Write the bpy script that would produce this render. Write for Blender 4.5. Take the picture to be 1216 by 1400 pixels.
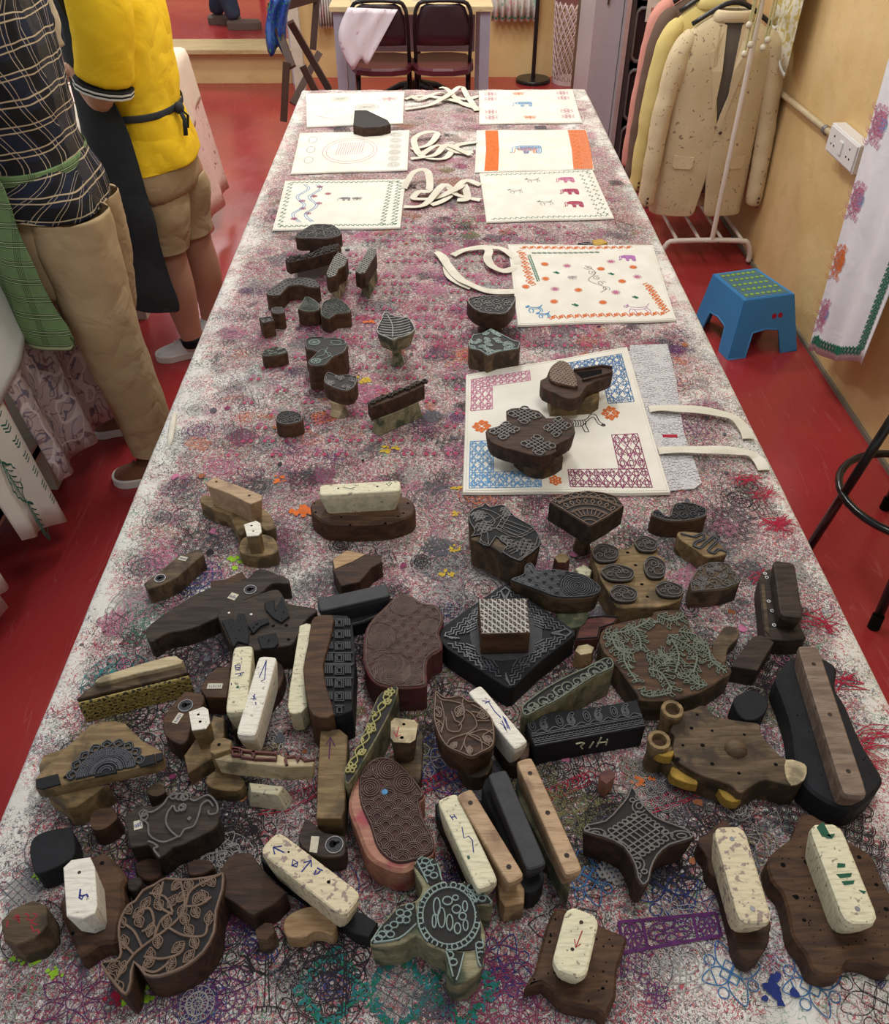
import bpy, bmesh, math, random
import numpy as np
from mathutils import Vector, Matrix
for o in list(bpy.data.objects): bpy.data.objects.remove(o, do_unlink=True)
random.seed(7); RNG = np.random.RandomState(7)
SC = bpy.context.scene; COL = SC.collection
# ------------------------------------------------------------------ camera
F, PHI, YAW, CZ = 1150.0, math.radians(41.1), 0.0118, 1.8
cam_data = bpy.data.cameras.new('camera'); cam = bpy.data.objects.new('camera', cam_data); COL.objects.link(cam)
cam_data.sensor_fit = 'VERTICAL'; cam_data.sensor_height = 24; cam_data.lens = 24 * F / 1400
cam.location = (0, 0, CZ); cam.rotation_euler = (math.pi/2 - PHI, 0, -YAW)
cam_data.clip_start = 0.05; SC.camera = cam
# ------------------------------------------------------------------ world, lamps, exposure
wd = bpy.data.worlds.new('world'); SC.world = wd; wd.use_nodes = True
bg = wd.node_tree.nodes['Background']; bg.inputs[0].default_value = (0.92, 0.95, 1.0, 1); bg.inputs[1].default_value = 0.45
SC.view_settings.view_transform = 'Standard'; SC.view_settings.look = 'None'
SC.view_settings.gamma = 1; SC.view_settings.use_curve_mapping = False
SC.view_settings.exposure = 0.0
def area(name, loc, size, power, color=(1, 1, 1), rot=(0, 0, 0)):
    l = bpy.data.lights.new(name, 'AREA'); l.shape = 'RECTANGLE'; l.size, l.size_y = size; l.energy = power; l.color = color
    o = bpy.data.objects.new(name, l); COL.objects.link(o); o.location = loc; o.rotation_euler = rot; return o
area('unseen_overhead_lamp', (-0.1, 3.3, 3.1), (0.35, 1.6), 40, (1, 0.97, 0.92))
area('unseen_overhead_lamp', (0.1, 5.6, 3.1), (1.6, 0.35), 58, (1, 0.95, 0.88))
area('unseen_overhead_lamp', (-1.9, 4.0, 3.1), (0.3, 1.4), 34, (1, 0.97, 0.93))
area('unseen_overhead_lamp', (-2.4, 9.0, 3.0), (1.2, 1.2), 75, (1, 0.96, 0.95))  # added lamp, brightens the raised room's walls and their reflection in the floor
area('unseen_overhead_lamp', (0.35, 0.75, 3.1), (0.6, 0.6), 17, (1, 0.97, 0.92))  # added fill lamp, lifts the near end of the table
# ------------------------------------------------------------------ pixel to point on a real plane
_cy, _sy, _cp, _sp = math.cos(YAW), math.sin(YAW), math.cos(PHI), math.sin(PHI)
def ray(px, py):
    a, b = (px - 608) / F, (py - 700) / F
    fwd = _cp - b * _sp; dn = _sp + b * _cp
    return (a * _cy + fwd * _sy, -a * _sy + fwd * _cy, -dn)
def U(px, py, z):                      # on the horizontal plane at height z
    d = ray(px, py); t = (z - CZ) / d[2]; return (d[0] * t, d[1] * t, z)
def PY(px, py, Y):                     # on the upright plane y = Y
    d = ray(px, py); t = Y / d[1]; return (d[0] * t, Y, CZ + d[2] * t)
def PX(px, py, X):                     # on the upright plane x = X
    d = ray(px, py); t = X / d[0]; return (X, d[1] * t, CZ + d[2] * t)
VW = dict(A=(180, 630, 4.053), B=(400, 630, 4.053), C=(580, 650, 3.8), D=(780, 660, 4.053), E=(960, 740, 3.5), F=(0, 860, 4.053),
          G=(220, 860, 4.053), H=(430, 900, 4.053), I=(660, 870, 4.053), J=(860, 920, 3.4157), K=(0, 1080, 3.8), L=(260, 1080, 3.8),
          M=(480, 1080, 3.04), N=(780, 1050, 2.789), Q=(340, 280, 3.89), R=(560, 300, 3.04), S=(850, 300, 2.333), T=(0, 0, 3.04),
          V=(250, 0, 2.2109), W=(750, 0, 2.609), X=(0, 300, 2.545), O=(0, 0, 1))
TZ = 0.80
def pts(s):
    """'A 10,20 30,40' -> photo pixels"""
    w = s.split(); x0, y0, k = VW[w[0]]; r = []
    for q in w[1:]:
        a, b = q.split(','); r.append((x0 + float(a) / k, y0 + float(b) / k))
    return r
def on(s, z):                          # traced points on the plane z (metres)
    return [U(a, b, z)[:2] for a, b in pts(s)]
# ------------------------------------------------------------------ 2-D helpers
def area2(p): return sum(p[i-1][0]*p[i][1] - p[i][0]*p[i-1][1] for i in range(len(p))) / 2
def ccw(p): return list(p) if area2(p) > 0 else list(reversed(p))
def cen(p): return (sum(q[0] for q in p)/len(p), sum(q[1] for q in p)/len(p))
def smooth(p, n=3, closed=True):
    r = []; m = len(p)
    rng = range(m) if closed else range(m-1)
    for i in rng:
        g = (lambda k: p[k % m]) if closed else (lambda k: p[max(0, min(m-1, k))])
        a, b, c, d = g(i-1), g(i), g(i+1), g(i+2)
        for j in range(n):
            t = j / n
            r.append(tuple(0.5*((2*b[k]) + (c[k]-a[k])*t + (2*a[k]-5*b[k]+4*c[k]-d[k])*t*t + (3*b[k]-a[k]-3*c[k]+d[k])*t**3) for k in range(len(b))))
    if not closed: r.append(tuple(p[-1]))
    return r
def inset(p, d):                       # p ccw, positive d moves inward
    r = []; m = len(p)
    for i in range(m):
        a, b, c = p[i-1], p[i], p[(i+1) % m]
        e1 = (b[0]-a[0], b[1]-a[1]); e2 = (c[0]-b[0], c[1]-b[1])
        l1 = math.hypot(*e1) or 1e-9; l2 = math.hypot(*e2) or 1e-9
        n = (-(e1[1]/l1 + e2[1]/l2), e1[0]/l1 + e2[0]/l2); l = math.hypot(*n) or 1e-9
        r.append((b[0] + n[0]/l*d, b[1] + n[1]/l*d))
    return r
def scl(p, k, c=None):
    c = c or cen(p); return [(c[0]+(x-c[0])*k, c[1]+(y-c[1])*k) for x, y in p]
def inside(q, p):
    x, y = q; c = False; j = len(p)-1
    for i in range(len(p)):
        if (p[i][1] > y) != (p[j][1] > y) and x < (p[j][0]-p[i][0])*(y-p[i][1])/(p[j][1]-p[i][1])+p[i][0]: c = not c
        j = i
    return c
def clip(lines, poly):
    out = []
    for l in lines:
        run = []
        for q in l:
            if inside(q, poly): run.append(q)
            else:
                if len(run) > 1: out.append(run)
                run = []
        if len(run) > 1: out.append(run)
    return out
def frame(s, z):                       # s: centre, end of u axis, end of v axis -> map unit coords to the plane
    c, a, b = on(s, z)
    return lambda u, v: (c[0]+u*(a[0]-c[0])+v*(b[0]-c[0]), c[1]+u*(a[1]-c[1])+v*(b[1]-c[1]))
def mp(f, lines): return [[f(*q) for q in l] for l in lines]
# ------------------------------------------------------------------ line motifs in unit coordinates
TAU = math.tau
def arc(cx, cy, rx, ry=None, a0=0, a1=TAU, n=16):
    ry = rx if ry is None else ry
    return [(cx+rx*math.cos(a0+(a1-a0)*i/n), cy+ry*math.sin(a0+(a1-a0)*i/n)) for i in range(n+1)]
def spiral(cx, cy, r, turns=2.5, a0=0, n=40, s=1):
    return [(cx+r*(i/n)*math.cos(a0+s*turns*TAU*i/n), cy+r*(i/n)*math.sin(a0+s*turns*TAU*i/n)) for i in range(n+1)]
def xf(lines, cx=0, cy=0, k=1, a=0):
    c, s = math.cos(a), math.sin(a)
    return [[(cx+k*(x*c-y*s), cy+k*(x*s+y*c)) for x, y in l] for l in lines]
def leafm(veins=3):
    l = [[(0, 0), (.28, .35), (.3, .65), (0, 1.05)], [(0, 0), (-.28, .35), (-.3, .65), (0, 1.05)], [(0, 0), (0, .9)]]
    l = [smooth(q, 4, False) for q in l[:2]] + [l[2]]
    for i in range(veins):
        y = .2+.6*i/max(1, veins); l += [[(0, y), (.2, y+.17)], [(0, y), (-.2, y+.17)]]
    return l
def petal(w=.2, r0=.25, r1=1.0):
    return [smooth([(0, r0), (w, (r0+r1)/2), (0, r1)], 4, False), smooth([(0, r0), (-w, (r0+r1)/2), (0, r1)], 4, False)]
def flower(n=8, w=.22, r0=.25, rings=(.22,)):
    l = [arc(0, 0, r, n=12) for r in rings]
    for i in range(n): l += xf(petal(w, r0), a=TAU*i/n)
    return l
def mandala(n=12):
    l = [arc(0, 0, r, n=28) for r in (.12, .3, .34, .62, .66, 1.0)]
    for i in range(n):
        l += xf(petal(.09, .34, .62), a=TAU*i/n) + xf(petal(.13, .66, .98), a=TAU*(i+.5)/n) + xf([[(0, .12), (0, .3)]], a=TAU*i/n)
    return l
def paisley(k=3):
    base = smooth([(-.1, -.8), (-.5, -.5), (-.55, 0), (-.2, .5), (.25, .8), (.6, .75), (.62, .5), (.4, .45), (.35, .2), (.5, -.2), (.35, -.65)], 3)
    base.append(base[0]); l = []
    for i in range(k): l.append([((x+.05)*(1-.28*i)-.02, (y+.25)*(1-.28*i)-.25) for x, y in base])
    l += [arc(-.02, -.35, .1, n=8)]
    return l
def knot():
    """woven square knot with corner loops"""
    l = []
    for i in range(4):
        t = -.45+.3*i
        l += [[(t, -.62), (t, .62)], [(-.62, t), (.62, t)]]
    for a in range(4):
        l += xf([arc(-.3, .62, .15, .2, 0, math.pi, 8), arc(.3, .62, .15, .2, 0, math.pi, 8), arc(.62, .62, .26, .26, -math.pi/2, math.pi, 12)], a=a*math.pi/2)
    return l
def celtic():
    l = []
    for a in range(4): l += xf([smooth([(0, 0), (.28, .45), (0, 1), (-.28, .45)], 5)+[(0, 0)]], a=a*math.pi/2)
    l += [[(s*.6, -.25), (s*.6, .25)] for s in (-1, 1)] + [arc(.5*s, .5*t, .17, n=10) for s in (-1, 1) for t in (-1, 1)]
    l += [[(-.4, 0), (0, .4), (.4, 0), (0, -.4), (-.4, 0)]]
    return l
def sprig(n=5):
    l = [smooth([(0, -1), (.12, -.4), (-.1, .2), (0, 1)], 5, False)]
    for i in range(n):
        y = -.8+1.6*i/n
        l += xf([[(0, 0), (.13, .16), (0, .42)], [(0, 0), (-.1, .18), (0, .42)]], .02, y, 1, -.9) + xf([[(0, 0), (.13, .16), (0, .42)], [(0, 0), (-.1, .18), (0, .42)]], -.02, y+.1, 1, .9)
    return l
def scallop(r=.5, k=3):
    return [arc(0, 0, r*(1-i/k*.8), a0=0, a1=math.pi, n=8) for i in range(k)]
def scales(x0, x1, y0, y1, r, k=4, ang=0):
    """overlapping rows of concentric arcs, fish scale fashion"""
    l = []; row = 0; y = y0
    while y < y1:
        x = x0 + (r if row % 2 else 0)
        while x < x1: l += [[(x+a, y+b) for a, b in q] for q in scallop(r*.95, k)]; x += 2*r
        y += r*.85; row += 1
    return xf(l, a=ang)
def zig(n, amp=1.0): return [(i/n, amp*(i % 2)) for i in range(n+1)]
def box2(x0, y0, x1, y1): return [(x0, y0), (x1, y0), (x1, y1), (x0, y1), (x0, y0)]
# ------------------------------------------------------------------ mesh accumulator
class G:
    def __init__(s): s.v = []; s.f = []; s.uv = []
    def add(s, v, f, uv=None):
        n = len(s.v); s.v += v; s.f += [tuple(i+n for i in q) for q in f]
        s.uv += uv if uv else [(0, 0)]*len(v); return s
    def prism(s, p, z0, z1, bev=.001, bot=1.0, bp=None):
        p = ccw(p); n = len(p); b = ccw(bp) if bp else scl(p, bot)
        rings = [[(x, y, z0) for x, y in b]]
        if bot != 1.0 or bp:
            rings[0:1] = [[(x, y, z0) for x, y in b]]
        if bev > 0:
            rings += [[(x, y, z1-bev) for x, y in p], [(x, y, z1) for x, y in inset(p, bev)]]
        else: rings += [[(x, y, z1) for x, y in p]]
        v = [q for r in rings for q in r]; f = [tuple(range(n-1, -1, -1)), tuple(range((len(rings)-1)*n, len(rings)*n))]
        for k in range(len(rings)-1):
            for i in range(n):
                j = (i+1) % n; f.append((k*n+i, k*n+j, (k+1)*n+j, (k+1)*n+i))
        return s.add(v, f)
    def rings(s, R, caps=True, closed=True, uvs=None):
        n = len(R[0]); v = [tuple(q) for r in R for q in r]; f = []
        for k in range(len(R)-1):
            for i in range(n if closed else n-1):
                j = (i+1) % n; f.append((k*n+i, k*n+j, (k+1)*n+j, (k+1)*n+i))
        if caps: f += [tuple(range(n-1, -1, -1)), tuple(range((len(R)-1)*n, len(R)*n))]
        return s.add(v, f, uvs)
    def box(s, c, d, rz=0, bev=.0):
        x, y, z = c; a, b, h = d[0]/2, d[1]/2, d[2]/2; cc, ss = math.cos(rz), math.sin(rz)
        q = [(x+u*cc-w*ss, y+u*ss+w*cc) for u, w in ((-a, -b), (a, -b), (a, b), (-a, b))]
        return s.prism(q, z-h, z+h, bev)
    def tube(s, path, r, n=8, caps=True, flat=1.0):
        path = [Vector(q) for q in path]; R = []; up = Vector((0, 0, 1)); N = None
        for i, q in enumerate(path):
            t = (path[min(i+1, len(path)-1)] - path[max(i-1, 0)]).normalized()
            if N is None: N = t.cross(up) if abs(t.z) < .95 else t.cross(Vector((1, 0, 0)))
            N = (N - t*N.dot(t)).normalized(); B = t.cross(N)
            rr = r[i] if isinstance(r, (list, tuple)) else r
            R.append([q + N*math.cos(TAU*k/n)*rr + B*math.sin(TAU*k/n)*rr*flat for k in range(n)])
        return s.rings([[tuple(a) for a in k] for k in R], caps)
    def ridge(s, lines, z, w=.0012, h=.002):
        """raised carved lines standing on the plane z"""
        for li_, l in enumerate(lines):
            if len(l) < 2: continue
            v = []; m = len(l); hh = h*(.9+.1*((li_*37) % 11)/10)
            for i in range(m):
                a, b = l[max(i-1, 0)], l[min(i+1, m-1)]; dx, dy = b[0]-a[0], b[1]-a[1]; L = math.hypot(dx, dy) or 1e-9
                nx, ny = -dy/L*w/2, dx/L*w/2; x, y = l[i][:2]
                v += [(x+nx*1.5, y+ny*1.5, z-.0004), (x+nx, y+ny, z+hh), (x-nx, y-ny, z+hh), (x-nx*1.5, y-ny*1.5, z-.0004)]
            f = []
            for i in range(m-1):
                for k in range(3): f.append((i*4+k, i*4+k+1, i*4+k+5, i*4+k+4))
            f += [(0, 1, 2, 3), (m*4-1, m*4-2, m*4-3, m*4-4)]
            s.add(v, f)
        return s
    def sheet(s, grid, thick=0):        # grid rows of 3-D points, uv in metres
        R, C = len(grid), len(grid[0]); v = []; uv = []; f = []
        for r in range(R):
            u = 0
            for c in range(C):
                if c: u += (Vector(grid[r][c])-Vector(grid[r][c-1])).length
                v.append(tuple(grid[r][c])); uv.append((u, sum((Vector(grid[k][C//2])-Vector(grid[k-1][C//2])).length for k in range(1, r+1)) if c == 0 else uv[-1][1]))
        for r in range(R-1):
            for c in range(C-1): f.append((r*C+c, r*C+c+1, (r+1)*C+c+1, (r+1)*C+c))
        return s.add(v, f, uv)
    def ball(s, c, r, n=10, m=6):
        rx, ry, rz = r if isinstance(r, tuple) else (r, r, r)
        R = []
        for i in range(1, m):
            a = math.pi*i/m; R.append([(c[0]+rx*math.sin(a)*math.cos(TAU*k/n), c[1]+ry*math.sin(a)*math.sin(TAU*k/n), c[2]-rz*math.cos(a)) for k in range(n)])
        return s.rings(R)
    def build(s, name, mat, parent=None, smoothed=False, solid=0, sub=0):
        me = bpy.data.meshes.new(name); off = Vector((0, 0, 0)); p = parent
        while p: off += p.location; p = p.parent
        base = off.copy()
        if parent is None and s.v:
            xs = [q[0] for q in s.v]; ys = [q[1] for q in s.v]; base = Vector(((min(xs)+max(xs))/2, (min(ys)+max(ys))/2, min(q[2] for q in s.v)))
        me.from_pydata([(x-base.x, y-base.y, z-base.z) for x, y, z in s.v], [], s.f)
        uvl = me.uv_layers.new(name='uv'); li = np.zeros(len(me.loops), dtype=np.int32); me.loops.foreach_get('vertex_index', li)
        uvl.data.foreach_set('uv', np.array(s.uv, dtype=np.float32)[li].ravel())
        bm = bmesh.new(); bm.from_mesh(me); bmesh.ops.recalc_face_normals(bm, faces=bm.faces) if not solid else None; bm.to_mesh(me); bm.free()
        me.materials.append(mat)
        if smoothed: me.polygons.foreach_set('use_smooth', [True]*len(me.polygons))
        o = bpy.data.objects.new(name, me); COL.objects.link(o)
        if parent: o.parent = parent; o.location = (0, 0, 0)
        else: o.location = base
        if solid: md = o.modifiers.new('solid', 'SOLIDIFY'); md.thickness = solid; md.offset = 0
        if sub: md = o.modifiers.new('sub', 'SUBSURF'); md.levels = md.render_levels = sub
        return o
def tag(o, label=None, cat=None, group=None, kind=None):
    if label: o['label'] = label
    if cat: o['category'] = cat
    if group: o['group'] = group
    if kind: o['kind'] = kind
    return o
def thing(name, label, cat, loc, group=None):
    o = bpy.data.objects.new(name, None); COL.objects.link(o); o.location = loc; o.empty_display_size = .02
    return tag(o, label, cat, group)
# ------------------------------------------------------------------ materials
class NM:
    def __init__(s, name, rough=.6, spec=.4):
        s.m = bpy.data.materials.new(name); s.m.use_nodes = True; s.t = s.m.node_tree; s.b = s.t.nodes['Principled BSDF']
        s.b.inputs['Roughness'].default_value = rough; s.b.inputs['Specular IOR Level'].default_value = spec; s._c = {}
    def nd(s, k): return s.t.nodes.new(k)
    def ln(s, a, b): s.t.links.new(a, b)
    def put(s, sock, v):
        if isinstance(v, (int, float)): sock.default_value = v
        elif isinstance(v, tuple): sock.default_value = (v+(1,))[:4] if len(sock.default_value) == 4 else v
        else: s.ln(v, sock)
    def co(s, k='Object', scale=(1, 1, 1), rot=(0, 0, 0)):
        key = (k, scale, rot)
        if key not in s._c:
            tc = s.nd('ShaderNodeTexCoord'); mpn = s.nd('ShaderNodeMapping'); s.ln(tc.outputs[k], mpn.inputs[0])
            mpn.inputs['Scale'].default_value = scale; mpn.inputs['Rotation'].default_value = rot; s._c[key] = mpn.outputs[0]
        return s._c[key]
    def noise(s, sc, det=3, dist=0, c=None, out='Fac', w=None):
        n = s.nd('ShaderNodeTexNoise'); n.inputs['Scale'].default_value = sc; n.inputs['Detail'].default_value = det; n.inputs['Distortion'].default_value = dist
        if w is not None: n.noise_dimensions = '4D'; n.inputs['W'].default_value = w
        s.ln(c if c is not None else s.co(), n.inputs['Vector']); return n.outputs[out]
    def vor(s, sc, feat='F1', c=None, out='Distance'):
        n = s.nd('ShaderNodeTexVoronoi'); n.feature = feat; n.inputs['Scale'].default_value = sc; s.ln(c if c is not None else s.co(), n.inputs['Vector']); return n.outputs[out]
    def ma(s, op, a, b=0.0, c=None):
        n = s.nd('ShaderNodeMath'); n.operation = op; s.put(n.inputs[0], a); s.put(n.inputs[1], b)
        if c is not None: s.put(n.inputs[2], c)
        return n.outputs[0]
    def mix(s, f, a, b, mode='MIX'):
        n = s.nd('ShaderNodeMix'); n.data_type = 'RGBA'; n.blend_type = mode; s.put(n.inputs[0], f); s.put(n.inputs[6], a); s.put(n.inputs[7], b); return n.outputs[2]
    def step(s, v, lo, hi):
        n = s.nd('ShaderNodeMapRange'); n.interpolation_type = 'SMOOTHSTEP'; s.put(n.inputs[0], v); n.inputs[1].default_value = lo; n.inputs[2].default_value = hi; return n.outputs[0]
    def line(s, v, c, w):                # 1 where |v - c| < w
        return s.ma('SUBTRACT', 1, s.step(s.ma('ABSOLUTE', s.ma('SUBTRACT', v, c)), w*.6, w))
    def sep(s, c):
        n = s.nd('ShaderNodeSeparateXYZ'); s.ln(c, n.inputs[0]); return n.outputs
    def col(s, c): s.put(s.b.inputs['Base Color'], c)
    def bump(s, h, k=.3, d=.002):
        n = s.nd('ShaderNodeBump'); n.inputs['Strength'].default_value = k; n.inputs['Distance'].default_value = d; s.ln(h, n.inputs['Height']); s.ln(n.outputs[0], s.b.inputs['Normal'])
def plain(name, c, rough=.5, spec=.4, metal=0, var=.12, sc=30, bump=0):
    n = NM(name, rough, spec); n.b.inputs['Metallic'].default_value = metal
    f = n.noise(sc, 3); d = tuple(max(0, x*(1-var*2)) for x in c); n.col(n.mix(f, d, tuple(min(1, x*(1+var)) for x in c)))
    if bump: n.bump(n.noise(sc*4, 3), bump, .002)
    return n.m
def wood(name, c1, c2, rough=.68, sc=18, stain=None, sa=.0, rot=0):
    n = NM(name, rough, .35)
    g = n.noise(sc, 5, .6, n.co('Object', (1, 7, 3), (0, 0, rot))); r = n.noise(sc*7, 3, .2, n.co('Object', (.6, 9, 2), (0, 0, rot)))
    c = n.mix(n.step(g, .3, .7), c1, c2); c = n.mix(n.ma('MULTIPLY', n.step(r, .52, .72), .55), c, tuple(x*.45 for x in c1))
    if stain: c = n.mix(n.ma('MULTIPLY', n.step(n.noise(26, 5), .55-sa*.2, .68-sa*.2), .85), c, stain)
    n.col(c); n.bump(r, .35, .0012); return n.m
def paintw(name, c, spots, k=.5, rough=.55):
    n = NM(name, rough, .35)
    g = n.noise(60, 4, .4, n.co('Object', (1, 6, 1))); c0 = n.mix(n.step(g, .4, .75), c, tuple(x*.72 for x in c))
    s1 = n.step(n.noise(140, 3), .66-.1*k, .7-.1*k); s2 = n.step(n.noise(30, 4, w=3.1), .62, .74)
    c0 = n.mix(n.ma('MULTIPLY', s2, .5), c0, tuple(x*.6 for x in c)); n.col(n.mix(n.ma('MULTIPLY', s1, .75), c0, spots)); n.bump(g, .3, .001); return n.m
m_dark = wood('dark_walnut', (.022, .010, .0055), (.068, .031, .016))
m_dark2 = wood('dark_stained_wood', (.016, .010, .0075), (.052, .034, .024))
m_brown = wood('brown_wood', (.040, .018, .009), (.100, .048, .022))
m_umber = wood('worn_umber_wood', (.060, .038, .020), (.145, .095, .052), stain=(.03, .02, .012), sa=.4)
m_tan = wood('tan_wood', (.30, .18, .085), (.46, .31, .165), stain=(.12, .07, .035), sa=.1)
m_ochre = wood('aged_ochre_wood', (.15, .095, .042), (.28, .19, .09), stain=(.07, .05, .025), sa=.35)
m_pale = wood('pale_sapwood', (.42, .33, .19), (.58, .48, .30), stain=(.16, .13, .08), sa=.3)
m_green = wood('green_stained_wood', (.15, .14, .08), (.30, .27, .16), stain=(.03, .05, .03), sa=.35)
m_maroon = wood('maroon_inked_wood', (.075, .028, .024), (.17, .06, .05), stain=(.15, .02, .04), sa=.0)
m_pink = wood('pink_stained_wood', (.34, .15, .105), (.48, .24, .16), stain=(.32, .05, .07), sa=.2)
m_black = plain('black_inked_wood', (.014, .015, .018), .7, .25, sc=60, var=.3, bump=.25)
m_grey = plain('grey_black_paint', (.040, .040, .046), .6, .35, sc=70, var=.25, bump=.2)
m_ridge = plain('worn_carved_edges', (.125, .112, .105), .45, .5, var=.3, sc=90)
m_ridgeb = plain('brown_carved_edges', (.17, .105, .07), .5, .45, var=.3, sc=90)
m_ridgem = plain('maroon_carved_edges', (.13, .075, .056), .5, .4, var=.3, sc=90)
m_ridgeg = plain('green_grey_carved_edges', (.135, .155, .115), .5, .45, var=.3, sc=90)
m_ridget = plain('verdigris_carved_edges', (.20, .27, .25), .45, .5, var=.3, sc=90)
m_ridgek = plain('black_carved_edges', (.055, .058, .068), .4, .55, var=.3, sc=90)
m_ridgel = plain('light_carved_edges', (.42, .40, .36), .5, .4, var=.3, sc=90)
m_cream = paintw('cream_painted_wood', (.70, .65, .45), (.16, .14, .10), .3)
m_cream2 = paintw('speckled_cream_painted_wood', (.66, .57, .38), (.20, .13, .14), .9)
m_white = paintw('white_painted_wood', (.78, .74, .64), (.3, .25, .2), .0)
m_tanbar = wood('sanded_tan_wood', (.34, .21, .12), (.50, .34, .20), .55, 14, stain=(.2, .12, .07), sa=.0)
m_brownbar = wood('grainy_brown_bar_wood', (.14, .095, .07), (.25, .18, .13), .5, 14)
m_face = plain('ink_blackened_face', (.012, .010, .010), .6, .3, var=.3, sc=60)
m_hole = plain('dark_bore', (.006, .005, .005), .9, .1)
m_steel = plain('dull_steel', (.32, .32, .33), .35, .6, metal=.8)
m_label = plain('paper_sticker', (.62, .58, .46), .8, .2, sc=200, var=.2)
m_inkblue = plain('blue_pen_ink', (.03, .04, .22), .7, .2)
m_inkred = plain('red_pen_ink', (.35, .03, .05), .7, .2)
m_chalk = plain('chalk_paint', (.6, .58, .42), .8, .2)
m_yellow = plain('yellow_dried_paint', (.50, .31, .05), .6, .3, sc=60, var=.4, bump=.6)
m_inkgreen = plain('green_dried_paint', (.01, .09, .05), .6, .3)
# ================================================================== THE SETTING
WX, BY = 1.56, 7.35
def structure(g, name, mat, **k): return tag(g.build(name, mat, None, **k), kind='structure')
n = NM('red_floor_paint', .22, .5)
c = n.mix(n.step(n.noise(1.6, 4), .35, .7), (.29, .024, .026), (.37, .034, .036))
scr = n.ma('MULTIPLY', n.line(n.noise(2.2, 2, 1.2, n.co('Object', (6, .35, 1))), .5, .006), .10)
c = n.mix(scr, c, (.6, .25, .25)); c = n.mix(n.ma('MULTIPLY', n.step(n.noise(9, 6), .55, .8), .25), c, (.16, .01, .012))
n.col(c); n.ln(n.ma('MULTIPLY_ADD', n.noise(5, 4), .25, .12), n.b.inputs['Roughness']); n.bump(n.noise(14, 2), .06, .004); m_floor = n.m
g = G(); g.box((-.9, 3.4, -.03), (5.4, 9.4, .06)); structure(g, 'floor', m_floor)
n = NM('ochre_plaster', .8, .25)
c = n.mix(n.step(n.noise(3, 4), .3, .7), (.62, .42, .18), (.72, .52, .255)); c = n.mix(n.ma('MULTIPLY', n.step(n.noise(12, 6, w=1.0), .55, .75), .3), c, (.50, .33, .15))
n.col(c); n.bump(n.noise(26, 6, .8), .35, .007); m_wall = n.m
g = G(); g.box((WX+.06, 3.2, 1.35), (.12, 9.0, 2.7)); structure(g, 'wall_right', m_wall)
g = G(); g.box((.25, BY+.06, 1.35), (2.62, .12, 2.7)); structure(g, 'wall_back', m_wall)
m_grout = plain('grey_wall_joint', (.20, .17, .13), .9, .1)
g = G(); g.box((WX-.006, 3.2, .008), (.012, 8.2, .016)); structure(g, 'trim_1', m_grout)
g = G(); g.box((1.5, 6.55, 1.35), (.12, 1.6, 2.7)); 
# raised room seen through the opening at the far left
m_ledge = wood('varnished_threshold_wood', (.50, .36, .17), (.62, .47, .25), .4, 6)
g = G(); g.box((-2.02, 7.33, .11), (1.96, .28, .22)); structure(g, 'trim_2', m_wall)
g = G(); g.box((-2.02, 7.30, .235), (1.96, .36, .03), bev=.004); structure(g, 'trim_3', m_ledge)
g = G(); g.box((-2.4, 9.2, .20), (3.6, 3.5, .06)); structure(g, 'floor_raised', m_floor)
g = G(); g.box((-2.4, 10.6, 1.4), (3.6, .1, 2.5)); structure(g, 'wall_back_raised', m_wall)
m_frame = plain('lilac_grey_frame', (.50, .50, .60), .4, .4)
g = G(); g.box((-1.07, 7.18, 1.3), (.05, .05, 2.6)); g.box((-2.25, 7.18, 1.3), (.09, .06, 2.6)); structure(g, 'door_1', m_frame)
m_panel = plain('charcoal_panel', (.055, .05, .055), .5, .4)
g = G(); g.box((-2.78, 7.1, 1.3), (.96, .04, 2.6), bev=.004); structure(g, 'wall_panel', m_panel)
# painted post by the far end of the table
m_post = plain('chipped_cream_paint', (.66, .60, .47), .5, .35, sc=12, var=.2, bump=.3)
b0 = U(416, 141, 0)
g = G(); g.box((b0[0]-.01, b0[1], 1.3), (.075, .075, 2.6), bev=.004); structure(g, 'trim_4', m_post)
# conduit along the right wall and the socket box
cn = thing('wall_conduit', 'cream plastic conduit pipe running along the ochre wall behind the beige blazer', 'pipe', PX(1145, 188, WX-.012))
g = G(); a = PX(1146, 190, WX-.016); b = PX(1072, 130, WX-.016); b2 = PX(1020, 92, WX-.016); g.tube([a, b, b2], .013, 10); g.build('pipe', plain('conduit_plastic', (.56, .44, .26), .45, .4), cn, True)
g = G(); q = PX(1130, 178, WX-.016); g.tube([Vector(q)+Vector((0, .012, .0)), Vector(q)-Vector((0, .012, 0))], .018, 10); g.build('clip', m_steel, cn)
sx = PX(1160, 202, WX-.03)
so = thing('socket_box', 'white plastic double socket box on the ochre wall', 'socket', (WX, sx[1], sx[2]))
m_plast = plain('white_plastic', (.72, .70, .68), .35, .5, var=.03)
g = G(); g.box((WX-.026, sx[1], sx[2]), (.05, .27, .10), bev=.004); g.build('box', m_plast, so)
g = G(); g.box((WX-.054, sx[1], sx[2]), (.006, .255, .085), bev=.001); g.build('face_plate', m_plast, so)
g = G()
for dy in (-.075, .075):
    for a, b in ((0, .018), (-.014, -.012), (.014, -.012)): g.box((WX-.0575, sx[1]+dy+a, sx[2]+b), (.002, .006, .006))
g.build('socket_holes', m_hole, so); g = G(); g.box((WX-.059, sx[1], sx[2]), (.006, .03, .045), bev=.002); g.build('switch', m_plast, so)
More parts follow.
